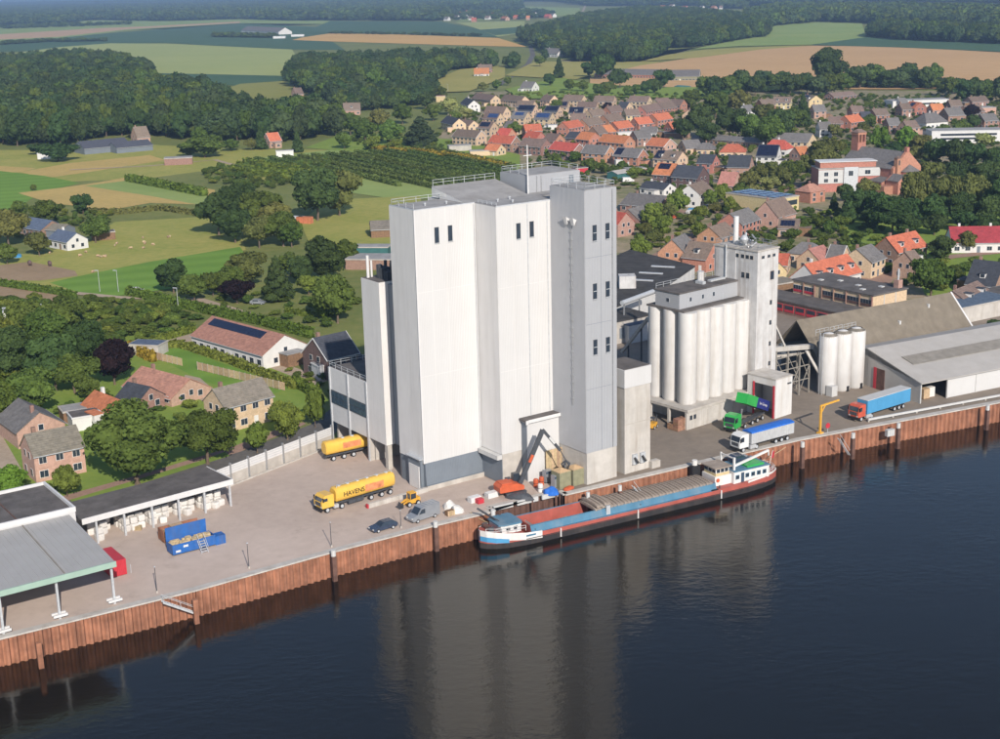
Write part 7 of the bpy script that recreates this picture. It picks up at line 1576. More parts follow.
# foreground and yard side
tree(133, 437, 100, 'oak', 'big spreading street tree behind the bag shelter', .92)
tree(205, 431, 64, 'oak', 'second large street tree between the big one and the beige house', 1.0)
tree(65, 476, 30, 'street', 'slim young tree in front of the mossy roofed brick house', 1.3)
tree(256, 435, 25, 'street', 'small round young tree at the left of three before the panel fence', 1.4)
tree(286, 415, 36, 'street', 'largest of three young trees behind the panel fence', 1.35)
tree(314, 405, 21, 'street', 'slender young tree nearest the loading hall', 2.1)
tree(8, 480, 40, 'bright', 'light green tree at the lower left corner behind the store', .9)
tree(112, 356, 43, 'purple', 'copper beech with near-black purple crown in the gardens', 1.25)
trees([(12, 350, 62, 'dark'), (46, 330, 56, 'oak'), (72, 366, 46, 'oak'), (28, 386, 50, 'oak'), (52, 358, 54, 'dark'), (84, 340, 44, 'dark'), (-6, 396, 46, 'light'), (60, 312, 40, 'oak'), (28, 316, 44, 'oak'), (88, 385, 26, 'oak'), (-8, 330, 50, 'light'), (5, 368, 34, 'light')], '%s tree from the left in the garden wood beside the copper beech', 'trees of the garden wood at left')
tree(172, 272, 34, 'dark', 'round dark tree on the bright meadow, left of a pair', 1.15); tree(193, 284, 30, 'oak', 'smaller tree right of the pair on the bright meadow')
trees([(217, 209, 42, 'dark'), (238, 200, 40, 'dark'), (258, 205, 44, 'oak'), (274, 214, 36, 'olive'), (282, 224, 38, 'oak'), (258, 228, 34, 'olive'), (234, 222, 34, 'dark'), (291, 232, 26, 'oak')], '%s tree from the left in the clump beside the sheep pasture', 'clump beside the sheep pasture')
tree(316, 190, 50, 'dark', 'large dark tree left of two beyond the crop rows'); tree(338, 186, 46, 'olive', 'large olive green tree right of two beyond the crop rows', 1.2)
trees([(246, 264, 38, 'olive'), (228, 276, 30, 'oak'), (300, 268, 28, 'dark'), (322, 254, 46, 'dark'), (308, 282, 22, 'light'), (345, 250, 26, 'oak'), (290, 262, 24, 'oak'), (212, 282, 24, 'oak')], '%s tree from the left in the gardens between meadow and barn', 'trees of the farm gardens')
tree(236, 288, 32, 'purple', 'low purple-leaved tree in the farm gardens', .9); tree(276, 276, 34, 'conifer', 'dark spreading conifer with pale trunk in the farm gardens', 1.4)
tree(336, 292, 46, 'oak', 'bright green broad tree right of the conifer, near the silos', 1.3); tree(322, 305, 14, 'poplar', 'narrow light cypress-like tree before the broad green tree', 2.2)
trees([(6, 222, 40, 'olive'), (43, 210, 28, 'oak'), (82, 201, 20, 'dark', 1.2), (38, 242, 23, 'olive'), (94, 226, 28, 'oak'), (6, 252, 20, 'oak'), (20, 207, 18, 'oak')], '%s tree from the left around the pasture farm', 'trees round the pasture farm')
trees([(57, 150, 36, 'dark', .55), (40, 147, 22, 'dark', .6), (204, 143, 40, 'oak', .65), (190, 148, 26, 'dark', .6), (251, 143, 12, 'olive'), (260, 136, 13, 'conifer'), (297, 140, 12, 'conifer'), (230, 144, 18, 'oak', .7), (33, 187, 6, 'oak')], '%s tree from the left on the farmland before the wood', 'field trees before the wood')
# edge of the wood on the left: every trunk of the front row
rnd = random.Random(3); row = []
x = -12
while x < 330:
    yb = np.interp(x, [-20, 0, 60, 130, 215, 255, 300, 330], [143, 142, 142, 132, 139, 138, 138, 134]); w = rnd.uniform(17, 24); row.append((x, yb - 16 + rnd.uniform(-2, 2), w, rnd.choice(['forest', 'forest', 'talldark', 'woodoak']), rnd.uniform(1.3, 1.7))); x += w * rnd.uniform(.62, .8)
trees(row, '%s tree from the left along the front edge of the large wood', 'front edge of the large wood')
# between wood and village
trees([(335, 118, 22, 'forest'), (350, 122, 22, 'oak'), (365, 128, 22, 'oak'), (378, 118, 22, 'olive'), (390, 130, 24, 'oak'), (402, 112, 20, 'oak'), (344, 138, 18, 'oak'), (372, 141, 16, 'light'), (395, 143, 14, 'light'), (448, 104, 20, 'pale'), (455, 116, 14, 'light'), (433, 110, 18, 'oak'), (425, 98, 18, 'dark'), (440, 92, 14, 'oak'), (463, 110, 14, 'pale')], '%s tree from the left in the park between wood and village', 'park trees left of the village')
tree(420, 129, 40, 'blue', 'broad blue-black tree at the left edge of the village', .75); tree(465, 112, 15, 'pale', 'yellowish tree beside the western beige houses')
trees([(602, 63, 26, 'dark'), (620, 76, 20, 'dark'), (590, 67, 16, 'dark'), (608, 86, 14, 'oak'), (583, 85, 12, 'oak'), (570, 84, 12, 'oak'), (636, 88, 12, 'oak'), (598, 89, 12, 'oak'), (655, 84, 16, 'dark'), (664, 76, 20, 'dark'), (645, 86, 14, 'dark'), (628, 90, 11, 'oak'), (550, 78, 13, 'dark'), (496, 84, 10, 'oak'), (508, 80, 9, 'oak'), (483, 86, 10, 'olive'), (559, 66, 12, 'conifer'), (540, 60, 11, 'oak')], '%s tree from the left on the lawns north of the back row', 'trees north of the back row')
# belt behind the village
belt = [(828, 64, 36, 'dark', 1.15), (761, 75, 13, 'dark')]; x = 706
while x < 1015:
    w = rnd.uniform(15, 23); belt.append((x, 84 - 5 * math.sin((x - 700) / 90) + rnd.uniform(-4, 4) - (6 if 850 < x < 940 else 0) + (4 if x > 940 else 0), w, rnd.choice(['dark', 'forest', 'oak', 'oak', 'talldark']), rnd.uniform(1.0, 1.4))); x += w * rnd.uniform(.38, .55)
trees(belt, '%s tree from the left in the belt between village and wheat field', 'tree belt behind the village')
# trees inside the village
trees([(716, 102, 26, 'oak'), (699, 118, 30, 'dark'), (730, 120, 32, 'dark'), (750, 124, 30, 'oak'), (764, 112, 24, 'olive'), (780, 122, 30, 'dark'), (796, 116, 22, 'oak'), (768, 128, 34, 'oak'), (690, 98, 20, 'oak'), (740, 100, 24, 'olive'), (683, 126, 22, 'dark'), (708, 130, 24, 'dark'), (726, 98, 22, 'dark')], '%s tree from the left in the grove behind the long patched barn', 'grove behind the long barn')
tree(803, 108, 17, 'conifer', 'tall dark conifer left of the thatched brown house', 2.0)
tree(588, 104, 9, 'oak', 'garden tree between beige terraces of the second row'); tree(607, 106, 10, 'purple', 'purple garden tree among the beige terraces'); tree(556, 105, 14, 'oak', 'green tree right of the near-black solar roof')
tree(577, 128, 8, 'oak', 'small round tree in front of the orange roofed end house'); tree(602, 121, 7, 'oak', 'small round tree between brown terraces'); tree(561, 128, 12, 'oak', 'bushy tree left of the orange roofed end house'); tree(515, 128, 15, 'oak', 'green tree right of the beige gabled solar house')
tree(576, 96, 8, 'oak', 'round tree in the gap between back row terraces')
trees([(556, 160, 16, 'bush'), (566, 155, 12, 'bush'), (575, 157, 14, 'bush'), (590, 165, 16, 'bush'), (603, 168, 16, 'bush'), (612, 172, 15, 'bush'), (622, 166, 12, 'bush'), (634, 172, 16, 'bushlight'), (641, 160, 14, 'bush'), (548, 152, 10, 'bushlight'), (641, 138, 12, 'bush'), (652, 172, 12, 'bush')], '%s shrub from the left in the long back gardens above the grey tower', 'shrubs of the back gardens')
trees([(640, 246, 20, 'street', 1.5), (652, 213, 22, 'street'), (662, 222, 20, 'street'), (678, 200, 22, 'street', 1.3), (690, 220, 14, 'olive'), (701, 211, 14, 'street'), (655, 236, 18, 'olive'), (668, 210, 18, 'olive'), (636, 262, 12, 'light'), (730, 203, 13, 'street', 1.4), (722, 190, 16, 'street', 1.4), (645, 228, 16, 'olive'), (710, 197, 15, 'street'), (738, 212, 14, 'olive'), (758, 213, 13, 'oak'), (698, 228, 14, 'street'), (683, 189, 12, 'oak'), (716, 207, 12, 'olive')], '%s street tree from the left along the village street behind the tower', 'street trees behind the tower')
trees([(748, 178, 22, 'olive'), (760, 172, 20, 'olive'), (770, 182, 20, 'pale'), (783, 176, 22, 'olive'), (793, 168, 20, 'oak'), (740, 190, 18, 'oak'), (756, 190, 16, 'pale'), (728, 182, 14, 'dark'), (806, 162, 18, 'olive'), (773, 168, 16, 'olive')], '%s tree from the left in the leafy square at the village centre', 'trees of the village square')
trees([(826, 150, 34, 'olive'), (816, 160, 22, 'olive'), (850, 152, 16, 'oak'), (856, 160, 14, 'olive'), (881, 136, 18, 'poplar', 1.5), (905, 136, 20, 'bright', 1.3), (870, 120, 14, 'oak'), (835, 130, 14, 'olive'), (893, 148, 16, 'dark'), (862, 128, 14, 'olive'), (921, 144, 22, 'olive'), (936, 148, 26, 'dark'), (956, 150, 28, 'dark'), (974, 152, 26, 'dark'), (995, 158, 28, 'dark'), (985, 138, 20, 'pale', .8), (945, 128, 12, 'oak'), (962, 126, 16, 'oak'), (975, 120, 14, 'dark'), (915, 152, 18, 'olive')], '%s tree from the left round the church and the white school', 'trees round the church')
tree(972, 110, 14, 'purple', 'dark purple tree behind the white school')
trees([(919, 188, 36, 'olive', 1.5), (949, 190, 34, 'olive', 1.5), (977, 190, 34, 'olive', 1.5), (1004, 196, 36, 'dark', 1.4), (893, 212, 44, 'dark', .9), (860, 200, 30, 'dark', 1.1), (848, 206, 20, 'conifer', 1.5), (906, 222, 30, 'dark', .9), (935, 222, 26, 'dark', .9), (872, 216, 26, 'dark', .9), (965, 218, 26, 'dark', .9), (990, 222, 24, 'dark', .9), (934, 206, 30, 'dark'), (962, 206, 30, 'dark'), (990, 208, 30, 'dark'), (916, 208, 26, 'dark'), (880, 204, 30, 'dark'), (866, 188, 22, 'olive'), (930, 170, 26, 'olive'), (962, 172, 28, 'dark'), (988, 174, 28, 'dark'), (845, 190, 18, 'dark'), (1010, 178, 26, 'dark')], '%s tree from the left in the dark park in front of the church', 'park trees in front of the church')
tree(834, 202, 12, 'conifer', 'small pointed conifer left of the park', 1.8)
tree(932, 272, 42, 'oak', 'large round tree behind the brown shed roof', 1.1); tree(942, 245, 26, 'dark', 'dark tree between orange and red roofed houses', 1.2); tree(966, 240, 20, 'olive', 'small tree in front of the long red roofed house', 1.1); tree(918, 254, 16, 'dark', 'dark shrub-like tree right of the orange roofed brick house')
tree(958, 274, 14, 'bush', 'pale green shrub left of the blue-black roof'); tree(974, 282, 14, 'bright', 'bright shrub growing over the brown bungalow', .8); tree(995, 325, 20, 'dark', 'dark hedge shrub at the right edge beside the low shed', .7)
trees([(792, 234, 16, 'bush'), (805, 228, 18, 'bush'), (818, 222, 20, 'bush'), (830, 228, 18, 'bush'), (840, 222, 18, 'bush'), (822, 238, 14, 'bush'), (784, 246, 12, 'bush'), (843, 240, 12, 'bush'), (797, 258, 10, 'bush'), (775, 232, 12, 'bush'), (790, 226, 12, 'bush')], '%s shrub from the left in the gardens behind the elevator tower', 'shrubs behind the elevator tower')

# ------------------------------------------------------------------ woods and crops that read as one mass
def poly_in(P, x, y):
    c = False; n = len(P)
    for i in range(n):
        (x0, y0), (x1, y1) = P[i], P[i - 1]
        if (y0 > y) != (y1 > y) and x < (x1 - x0) * (y - y0) / (y1 - y0) + x0: c = not c
    return c
def scatter(name, P, step, wr, hr, srcs, seed=1, jit=.45):
    rng = random.Random(seed); xs = [p[0] for p in P]; ys = [p[1] for p in P]; pts = []; y = min(ys)
    while y < max(ys):
        st = step if not callable(step) else step(y); x = min(xs)
        while x < max(xs):
            qx, qy = x + rng.uniform(-jit, jit) * st, y + rng.uniform(-jit, jit) * st
            if poly_in(P, qx, qy): pts.append((qx, qy, st))
            x += st
        y += st * .9
    c = (sum(p[0] for p in pts) / len(pts), sum(p[1] for p in pts) / len(pts))
    me = bpy.data.meshes.new(name); me.from_pydata([(p[0] - c[0], p[1] - c[1], 0) for p in pts], [], [])
    for an, ty in (('tsc', 'FLOAT_VECTOR'), ('trot', 'FLOAT_VECTOR'), ('tidx', 'INT')): me.attributes.new(an, ty, 'POINT')
    S = []
    for p in pts:
        w = rng.uniform(*wr) * (p[2] / (step if not callable(step) else 9.0) if callable(step) else 1); S += [w, w, rng.uniform(*hr)]
    me.attributes['tsc'].data.foreach_set('vector', S); me.attributes['trot'].data.foreach_set('vector', [v for _ in pts for v in (0, 0, rng.uniform(0, 6.28))]); me.attributes['tidx'].data.foreach_set('value', [rng.randrange(len(srcs)) for _ in pts])
    o = inst(name, me, None, (c[0], c[1], 0)); tag(o, kind='stuff')
    ng = bpy.data.node_groups.new(name, 'GeometryNodeTree'); ng.interface.new_socket('Geometry', in_out='INPUT', socket_type='NodeSocketGeometry'); ng.interface.new_socket('Geometry', in_out='OUTPUT', socket_type='NodeSocketGeometry')
    N = ng.nodes; K = ng.links; gi = N.new('NodeGroupInput'); go = N.new('NodeGroupOutput'); ip = N.new('GeometryNodeInstanceOnPoints'); jn = N.new('GeometryNodeJoinGeometry')
    for s in srcs:
        oi = N.new('GeometryNodeObjectInfo'); oi.inputs['Object'].default_value = s; oi.inputs['As Instance'].default_value = False; oi.transform_space = 'ORIGINAL'
        gt_ = N.new('GeometryNodeGeometryToInstance'); K.new(oi.outputs['Geometry'], gt_.inputs[0]); K.new(gt_.outputs[0], jn.inputs[0])
    def attr(nm, ty):
        a = N.new('GeometryNodeInputNamedAttribute'); a.data_type = ty; a.inputs[0].default_value = nm; return a.outputs[0]
    K.new(gi.outputs[0], ip.inputs['Points']); K.new(jn.outputs[0], ip.inputs['Instance']); ip.inputs['Pick Instance'].default_value = True
    K.new(attr('tidx', 'INT'), ip.inputs['Instance Index']); K.new(attr('trot', 'FLOAT_VECTOR'), ip.inputs['Rotation']); K.new(attr('tsc', 'FLOAT_VECTOR'), ip.inputs['Scale']); K.new(ip.outputs[0], go.inputs[0])
    md = o.modifiers.new('scatter', 'NODES'); md.node_group = ng
    return o
# sources: crowns of trees that stand in the scene
def crown_of(shape, m, lod, seed):
    me = get_crown(shape, m, lod, seed)
    for ob in bpy.data.objects:
        if ob.data is me: return ob
    return None
def ensure(kind, lod, seed, px, py, w, lab):
    shape, m, hw = KIND[kind]; ob = crown_of(shape, m, lod, seed)
    if ob: return ob
    p = G(px, py, 0); t = root('tree', lab, 'tree', p, 0); o = inst('crown', get_crown(shape, m, lod, seed), t, None, None, (w, w, w * hw)); inst('trunk', TR[0], t, None, None, (w, w, w * hw)); return o
SRC2 = [ensure('forest', 2, 0, 4, 147, 11, 'leafy tree standing forward of the wood at the far left farm'), ensure('forest', 2, 1, 318, 148, 11, 'leafy tree standing forward of the wood right of the farmhouse'), ensure('woodoak', 2, 2, 160, 146, 11, 'dark tree standing forward of the wood behind the barns')]
SRC2 += [ensure('talldark', 2, 1, 100, 146, 10, 'upright dark tree at the foot of the wood behind the barns'), ensure('tall', 2, 0, 200, 150, 9, 'leafy green tree at the field edge right of the dark barns')]
SRC3 = [ensure('forest', 3, 0, 545, 60, 9, 'small tree before the north wood, left of the white farmhouse'), ensure('forest', 3, 1, 580, 62, 9, 'small tree before the north wood, right of the white farmhouse'), ensure('oak', 3, 2, 690, 50, 9, 'small lone tree at the corner of the north wood')]
SRCB = [o for o in (crown_of('bush', 'leaf_green', 2, s) for s in range(3)) if o] + [o for o in (crown_of('bush', 'leaf_light', 2, s) for s in range(3)) if o]
def PW(lst): return [tuple(G(x, y, z)[:2]) for x, y, z in lst]
scatter('wood', PW([(-60, 147, 0), (0, 146, 0), (60, 145, 0), (128, 135, 0), (160, 137, 0), (215, 142, 0), (255, 141, 0), (300, 141, 0), (330, 137, 0), (338, 104, 16), (315, 97, 16), (285, 98, 16), (255, 101, 16), (236, 90, 16), (200, 78, 16), (150, 73, 16), (146, 60, 16), (110, 51, 16), (60, 51, 16), (0, 56, 16), (-60, 56, 16)]), 10.5, (11, 16.5), (12, 22), SRC2, 1)
scatter('wood', PW([(515, 66, 0), (455, 70, 0), (430, 86, 0), (395, 90, 0), (350, 94, 0), (335, 104, 0), (300, 92, 0), (288, 82, 0), (289, 62, 16), (300, 52, 16), (340, 52, 16), (390, 50, 16), (440, 49, 16), (480, 49, 16), (515, 53, 16)]), 10.5, (11, 16.5), (12, 21), SRC2, 2)
scatter('wood', PW([(330, 110, 0), (350, 96, 0), (395, 92, 0), (440, 92, 0), (420, 106, 0), (370, 112, 0)]), 9, (8, 12), (8, 13), SRC2, 12)
scatter('wood', PW([(522, 42, 0), (560, 58, 0), (620, 63, 0), (655, 61, 0), (668, 49, 0), (705, 46.5, 0), (765, 37, 0), (770, 24, 17), (760, 14, 17), (700, 9, 17), (640, 6, 17), (578, 14, 17), (545, 23, 17), (520, 28, 17)]), 12.0, (12.5, 18), (14, 24), SRC2, 3)
scatter('wood', PW([(866, 37, 0), (900, 40.5, 0), (1000, 44.5, 0), (1060, 47, 0), (1060, 24, 18), (1000, 23, 18), (880, 20, 18), (866, 24, 18)]), 12.0, (12.5, 18), (15, 24), SRC2, 4)
scatter('wood', PW([(766, 27, 0), (820, 22, 0), (862, 23.5, 0), (1060, 30, 0), (1060, 8, 18), (900, 4, 18), (780, 4, 18), (745, 10, 18)]), 14.0, (15, 26), (15, 27), SRC3, 5)
scatter('far_wood', PW([(-80, 26, 0), (0, 25, 0), (60, 24, 0), (90, 20, 0), (165, 21, 0), (240, 19, 0), (290, 20.5, 0), (350, 20.5, 0), (440, 21, 0), (452, 13, 0), (520, 9, 0), (520, 2, 0), (440, 2, 0), (300, 4, 0), (-80, 9, 0)]), 24.0, (22, 46), (9, 27), SRC3, 6)
scatter('far_wood', PW([(-80, 7.5, 0), (300, 2.5, 0), (440, .5, 0), (560, 2, 0), (590, 6, 0), (760, 6, 0), (860, 2, 0), (1080, 4, 0), (1080, -6, 0), (760, -4, 0), (560, -3, 0), (300, -.5, 0), (-80, 5.5, 0)]), 50.0, (40, 95), (10, 30), SRC3, 7)
scatter('far_wood', PW([(700, 8, 0), (745, 9, 0), (745, 3, 0), (700, 3, 0)]), 14.0, (14, 22), (14, 22), SRC3, 8)
scatter('far_wood', PW([(212, 37.2, 0), (275, 38, 0), (276, 36.5, 0), (214, 35.6, 0)]), 9, (9, 14), (5, 9), SRC3, 41)
scatter('far_wood', PW([(430, 21, 0), (470, 20, 0), (530, 19.5, 0), (560, 17, 0), (552, 12, 0), (500, 12, 0), (430, 15, 0)]), 42, (16, 26), (8, 16), SRC3, 42)
scatter('far_wood', PW([(0, 45, 0), (50, 42, 0), (105, 41.5, 0), (105, 40.6, 0), (50, 41, 0), (0, 43.6, 0)]), 11, (9, 15), (4, 8), SRC3, 43)
scatter('far_wood', PW([(330, 33.8, 0), (400, 34.8, 0), (480, 36.3, 0), (480, 35.8, 0), (400, 34.4, 0), (330, 33.4, 0)]), 14, (9, 15), (3, 6), SRC3, 44)
scatter('far_wood', PW([(0, 29, 0), (60, 27, 0), (130, 24.5, 0), (130, 24, 0), (60, 26, 0), (0, 28, 0)]), 26, (16, 26), (6, 13), SRC3, 45)
scatter('hedgerow', PW([(700, 92, 0), (760, 93, 0), (850, 88, 0), (940, 90, 0), (1040, 96, 0), (1040, 93, 0), (940, 87, 0), (850, 84.5, 0), (760, 89.5, 0), (700, 89, 0)]), 8, (7, 12), (4, 9), SRC2, 46)
# greenery of the gardens
scatter('garden_greenery', PW([(0, 300, 0), (60, 302, 0), (130, 300, 0), (200, 318, 0), (190, 330, 0), (140, 345, 0), (60, 345, 0), (-40, 340, 0), (-40, 300, 0)]), 4.4, (2.4, 5.2), (1.4, 3.8), SRCB, 9)
scatter('garden_greenery', PW([(200, 300, 0), (230, 292, 0), (300, 300, 0), (360, 300, 0), (350, 330, 0), (300, 330, 0), (240, 314, 0)]), 8.5, (2.2, 4.2), (1.2, 3.0), SRCB, 10)
def veg(poly, step, seed, wr=(2, 4.2), hr=(1.2, 3.2)): return scatter('garden_greenery', PW([(x, y, 0) for x, y in poly]), step, wr, hr, SRCB, seed)
veg([(440, 150), (470, 96), (560, 93), (690, 96), (700, 125), (660, 150), (560, 150)], 9.5, 21)
veg([(520, 165), (560, 152), (660, 152), (720, 130), (830, 120), (830, 180), (760, 210), (690, 195), (640, 190), (560, 190)], 8.0, 22)
veg([(830, 120), (880, 105), (1020, 112), (1030, 200), (900, 170), (830, 165)], 8.0, 23)
veg([(620, 290), (640, 230), (700, 212), (790, 205), (850, 215), (900, 240), (960, 262), (1020, 262), (1020, 300), (940, 300), (850, 262), (780, 262), (700, 250)], 6.5, 24)
veg([(690, 96), (1020, 96), (1020, 112), (880, 108), (760, 118), (700, 118)], 8, 25)
veg([(280, 355), (330, 350), (362, 372), (345, 396), (310, 400), (290, 380)], 5, 26, (1.5, 3), (.8, 2.2)); veg([(60, 400), (140, 392), (200, 400), (200, 430), (90, 440), (60, 420)], 5, 27, (1.5, 3.2), (.8, 2.4)); veg([(-30, 480), (30, 485), (60, 495), (-30, 510)], 4, 28, (2, 3.5), (1, 2.5))
veg([(200, 170), (330, 160), (330, 176), (270, 190), (215, 186)], 6.0, 29, (2.5, 5), (1.5, 4.0)); veg([(360, 150), (345, 135), (440, 135), (440, 150)], 8, 30)
veg([(0, 215), (30, 208), (110, 214), (115, 222), (80, 232), (20, 240)], 7, 31)

# ------------------------------------------------------------------ hedges and crop rows
def hedge(pts, w, h, m, label, name='hedge', leaf=.3, dens=9.0, cat='hedge', group=None, px=True, kind=None):
    P3 = [G(*p) for p in pts] if px else [Vector((p[0], p[1], 0)) for p in pts]; rng = np.random.default_rng(int(abs(P3[0].x * 7 + P3[0].y))); o0 = P3[0].copy(); vs = []; mb = MB()
    for a, b in zip(P3[:-1], P3[1:]):
        d = b - a; Ln = d.length; d.normalize(); nn = Vector((-d.y, d.x, 0)); n = int(Ln * (w + 2 * h) * dens / (leaf / .3) ** 2)
        n = min(n, 9000)
        s = rng.uniform(0, Ln, n); t = rng.uniform(0, w + 2 * h, n); wob = rng.uniform(.82, 1.12, n)
        y = np.where(t < h, -w / 2, np.where(t < h + w, t - h - w / 2, w / 2)); z = np.where(t < h, t, np.where(t < h + w, h, 2 * h + w - t)) * (1 + .12 * np.sin(s * 1.7) * np.sin(s * .53)) * wob
        nz = np.where((t >= h) & (t < h + w), 1.0, .25); ny = np.where(t < h, -1.0, np.where(t < h + w, 0, 1.0))
        P = np.outer(s, d[:]) + np.outer(y * wob, nn[:]) + np.array((a - o0)[:]) + np.outer(z, [0, 0, 1.0]); Nn = np.outer(ny, nn[:]) + np.outer(nz, [0, 0, 1.0]); vs.append(quads(P, Nn, leaf, rng))
        A = a - o0; B = b - o0; q = [A - nn * w * .42, B - nn * w * .42, B + nn * w * .42, A + nn * w * .42]; mb.prism([(v.x, v.y) for v in q], 0, h * .88)
    v = np.concatenate(vs); tri = []
    for f in mb.f:
        for k in range(1, len(f) - 1): tri.append((f[0], f[k], f[k + 1]))
    me = mesh_np(name, v, len(v) // 4, m, (np.array(mb.v), np.array(tri))); o = inst(name, me, None, o0)
    if kind: tag(o, kind=kind)
    else: tag(o, label, cat, group)
    return o
hedge([(128, 295), (175, 306), (200, 312)], 1.6, 2.4, 'leaf_hedge', 'clipped green hedge above the nursery garden'); hedge([(200, 312), (250, 322), (312, 338)], 1.6, 2.4, 'leaf_hedge', 'clipped green hedge behind the long white barn')
hedge([(140, 346), (165, 340), (195, 331)], 1.2, 1.6, 'leaf_hedge', 'low hedge beside the driveway of the long white barn')
hedge([(158, 348), (180, 347), (230, 363), (296, 389)], 1.4, 1.7, 'leaf_light', 'yellow-green hedge in front of the long white barn'); hedge([(131, 350), (143, 357), (154, 362)], 1.4, 2.2, 'leaf_yellow', 'bright yellow hedge right of the copper beech')
hedge([(296, 386), (318, 398)], 1.6, 2.0, 'leaf_hedge', 'green hedge end beside the dark brick house')
hedge([(-20, 283), (60, 295), (76, 300)], 1.2, 2.0, 'leaf_hedge', 'row of low trees between meadow and ploughed strip')
hedge([(80, 213), (120, 214), (160, 210), (205, 216)], 2.0, 1.8, 'leaf_olive', 'rough hedge between stubble field and sheep pasture', leaf=.5); hedge([(128, 181), (170, 189), (205, 196)], 3, 3, 'leaf_hedge', 'planted tree row left of two behind the stubble field', leaf=.5); hedge([(100, 146), (78, 147)], 4, 3, 'leaf_hedge', 'hedge behind the dark barns', leaf=.6)
hedge([(345, 312), (312, 318), (286, 312)], 1.0, 1.3, 'leaf_hedge', 'low hedge in the farm gardens')
# crop rows (orchard and nursery) north of the silos
for k in range(13):
    t = k / 12; a = (428 - 172 * t, 149.5 + 11.5 * t); b = (514 - 8 * t, 169 + 27 * min(1, t * 1.6)) if t < .62 else (506 - 190 * (t - .62) / .38, 196 - 17 * (t - .62) / .38)
    hedge([a, b], 2.6, 2.2, 'leaf_crop', '%s row from the village side of the green nursery crop behind the silos' % ordw(k), 'crop_row', .36, 7, 'crop row', 'rows of the nursery crop')
hedge([(375, 150), (420, 154), (470, 160), (505, 168)], 6, 2.2, 'leaf_yellow', 'yellow flowering crop strip at the edge of the village', 'flower_strip', .5, 5, 'crop row')
for k in range(4):
    hedge([(245 - k * 6, 163 + k * 3), (300 + k * 5, 172 + k * 3.4)], 3, 2.4, 'leaf_hedge', '%s nursery row from the back beside the farm track' % ordw(k), 'crop_row', .55, 5, 'crop row', 'nursery rows by the track')

# ------------------------------------------------------------------ garden fence of pale panels
a, b = G(153, 359), G(290, 392); d = b - a; t = root('garden_fence', 'grey slatted garden fence along the green lawn', 'fence', a, math.atan2(d.y, d.x)); n = int(d.length / 1.9)
for i in range(n):
    if 6 <= i <= 8: continue
    MB().box(i * 1.9 + .06, i * 1.9 + 1.84, -.04, .04, .1, 1.9).build('panel', MATS['wood_pale'], t); MB().box(i * 1.9 - .06, i * 1.9 + .05, -.07, .07, 0, 2.0).build('post', MATS['concrete'], t)
# ------------------------------------------------------------------ grazing animals
def beast(m):
    mb = MB(); prof = [(0, -.62), (.22, -.58), (.34, -.35), (.36, 0), (.33, .35), (.2, .55), (0, .6)]
    n = 10; vs = [(z, r * math.cos(2 * math.pi * i / n), .62 + r * math.sin(2 * math.pi * i / n)) for r, z in prof for i in range(n)]
    mb.poly(vs, [(k * n + i, k * n + (i + 1) % n, (k + 1) * n + (i + 1) % n, (k + 1) * n + i) for k in range(len(prof) - 1) for i in range(n)])
    mb.tube((.5, 0, .7), (.75, 0, .5), .16, 8, .13); mb.tube((.72, 0, .55), (.92, 0, .25), .13, 8, .07)
    for x in (-.42, .38):
        for y in (-.17, .17): mb.tube((x, y, .5), (x - .03, y, .25), .09, 6, .06); mb.tube((x - .03, y, .26), (x, y, 0), .06, 6, .05)
    me = bpy.data.meshes.new('animal'); me.from_pydata(mb.v, [], mb.f); me.materials.append(MATS[m]); return me
shp = beast('wood_pale'); pony = beast('brick_dark'); rnd = random.Random(4)
sp = [(86, 253), (80, 256.5), (98, 257), (101, 258), (104, 257.5), (106, 257), (115, 246.5), (117, 244.5), (131, 249), (143, 238.8), (144, 243), (145, 244.5), (143.5, 249), (153, 245.5), (168, 238), (170, 237.5), (50, 254), (93, 273)]
for k, (x, y) in enumerate(sorted(sp)): tag(inst('sheep', shp, None, G(x, y), (0, 0, rnd.uniform(0, 6.3)), (.95, .95, .95)), '%s sheep from the left grazing on the pasture' % ordw(k), 'sheep', 'sheep on the pasture')
for x, y, lab in ((50, 266.5, 'dark pony grazing at the bottom of the pasture, right of two'), (30, 266, 'dark brown pony at the bare corner of the pasture, left of two')): tag(inst('pony', pony, None, G(x, y), (0, 0, 2), (1.9, 1.9, 2.0)), lab, 'pony')
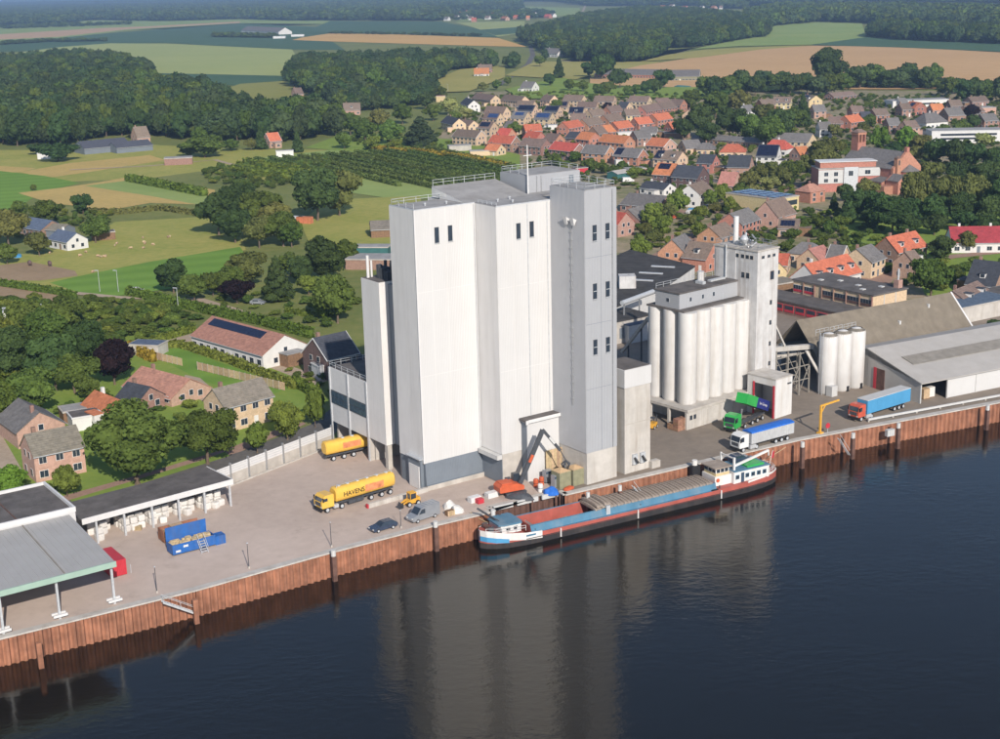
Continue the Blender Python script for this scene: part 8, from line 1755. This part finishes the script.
for px, py, lab in ((118.5, 292, 'grey street lamp beside the meadow, tallest at left'), (178.5, 311, 'grey street lamp before the clipped hedge'), (100, 292, 'thin pole at the meadow corner'), (448, 92, 'pale village mast beside the cream hut')):
    t = root('street_lamp', lab, 'street lamp', G(px, py), R(160)); MB().tube((0, 0, 0), (0, 0, 6.5), .09, 6, .06).build('pole', MATS['galv'], t); MB().box(-.1, 1.2, -.1, .1, 6.4, 6.6).build('lamp_head', MATS['galv'], t)
# parked cars of the village, small in the picture
cs_ = MB().extrude([(-2.1, .3), (2.1, .3), (2.15, .7), (1.1, .88), (.4, 1.42), (-1.3, 1.45), (-2.1, .95)], -.88, .88); cme = {}
for k, (px, py, a, c, lab) in enumerate(((693, 211.5, 40, 'truck_blue', 'blue car parked at the white house'), (691, 213.5, 40, 'paint_white', 'white car parked at the white house'), (641, 224, 10, 'paint_white', 'white car parked before the brick wing'), (676, 218.5, 30, 'machine_orange', 'orange covered vehicle on the village street'),
    (258, 304, -10, 'van_grey', 'silver car parked under the farm garden trees'), (424, 150, 10, 'van_grey', 'grey car at the field edge below the beige semi'), (137, 292, 10, 'light_panel', 'pale car at the meadow gate'), (545, 127.5, 20, 'paint_white', 'white car between the western rows'), (645, 228, 50, 'car_navy', 'navy car on the street behind the tower'), (770, 206, 40, 'car_navy', 'dark car by the leafy square'), (551, 128, 20, 'van_grey', 'grey car between the western rows'))):
    if c not in cme:
        me = bpy.data.meshes.new('body'); me.from_pydata(cs_.v, [], cs_.f); me.materials.append(MATS[c]); cme[c] = me
    t = root('parked_car', lab, 'car', G(px, py), R(a)); inst('body', cme[c], t); MB().box(-1.25, .35, -.9, .9, .95, 1.3).build('glass', MATS['glass_dark'], t)
    for x in (1.3, -1.3):
        for s in (-1, 1): wheel(t, x, s * .8, .32, .2)

# ------------------------------------------------------------------ haze
hv = bpy.data.materials.new('haze'); hv.use_nodes = True; nt = hv.node_tree
for n in list(nt.nodes): nt.nodes.remove(n)
out = nd(nt, 'ShaderNodeOutputMaterial'); pv = nd(nt, 'ShaderNodeVolumePrincipled'); pv.inputs['Color'].default_value = (.50, .70, 1.0, 1); pv.inputs['Density'].default_value = 0.000125; pv.inputs['Anisotropy'].default_value = .25
nt.links.new(pv.outputs[0], out.inputs['Volume'])
hz = MB().box(-32000, 32000, -6000, 31000, -8, 92); o = hz.build('haze', hv); tag(o, kind='stuff')
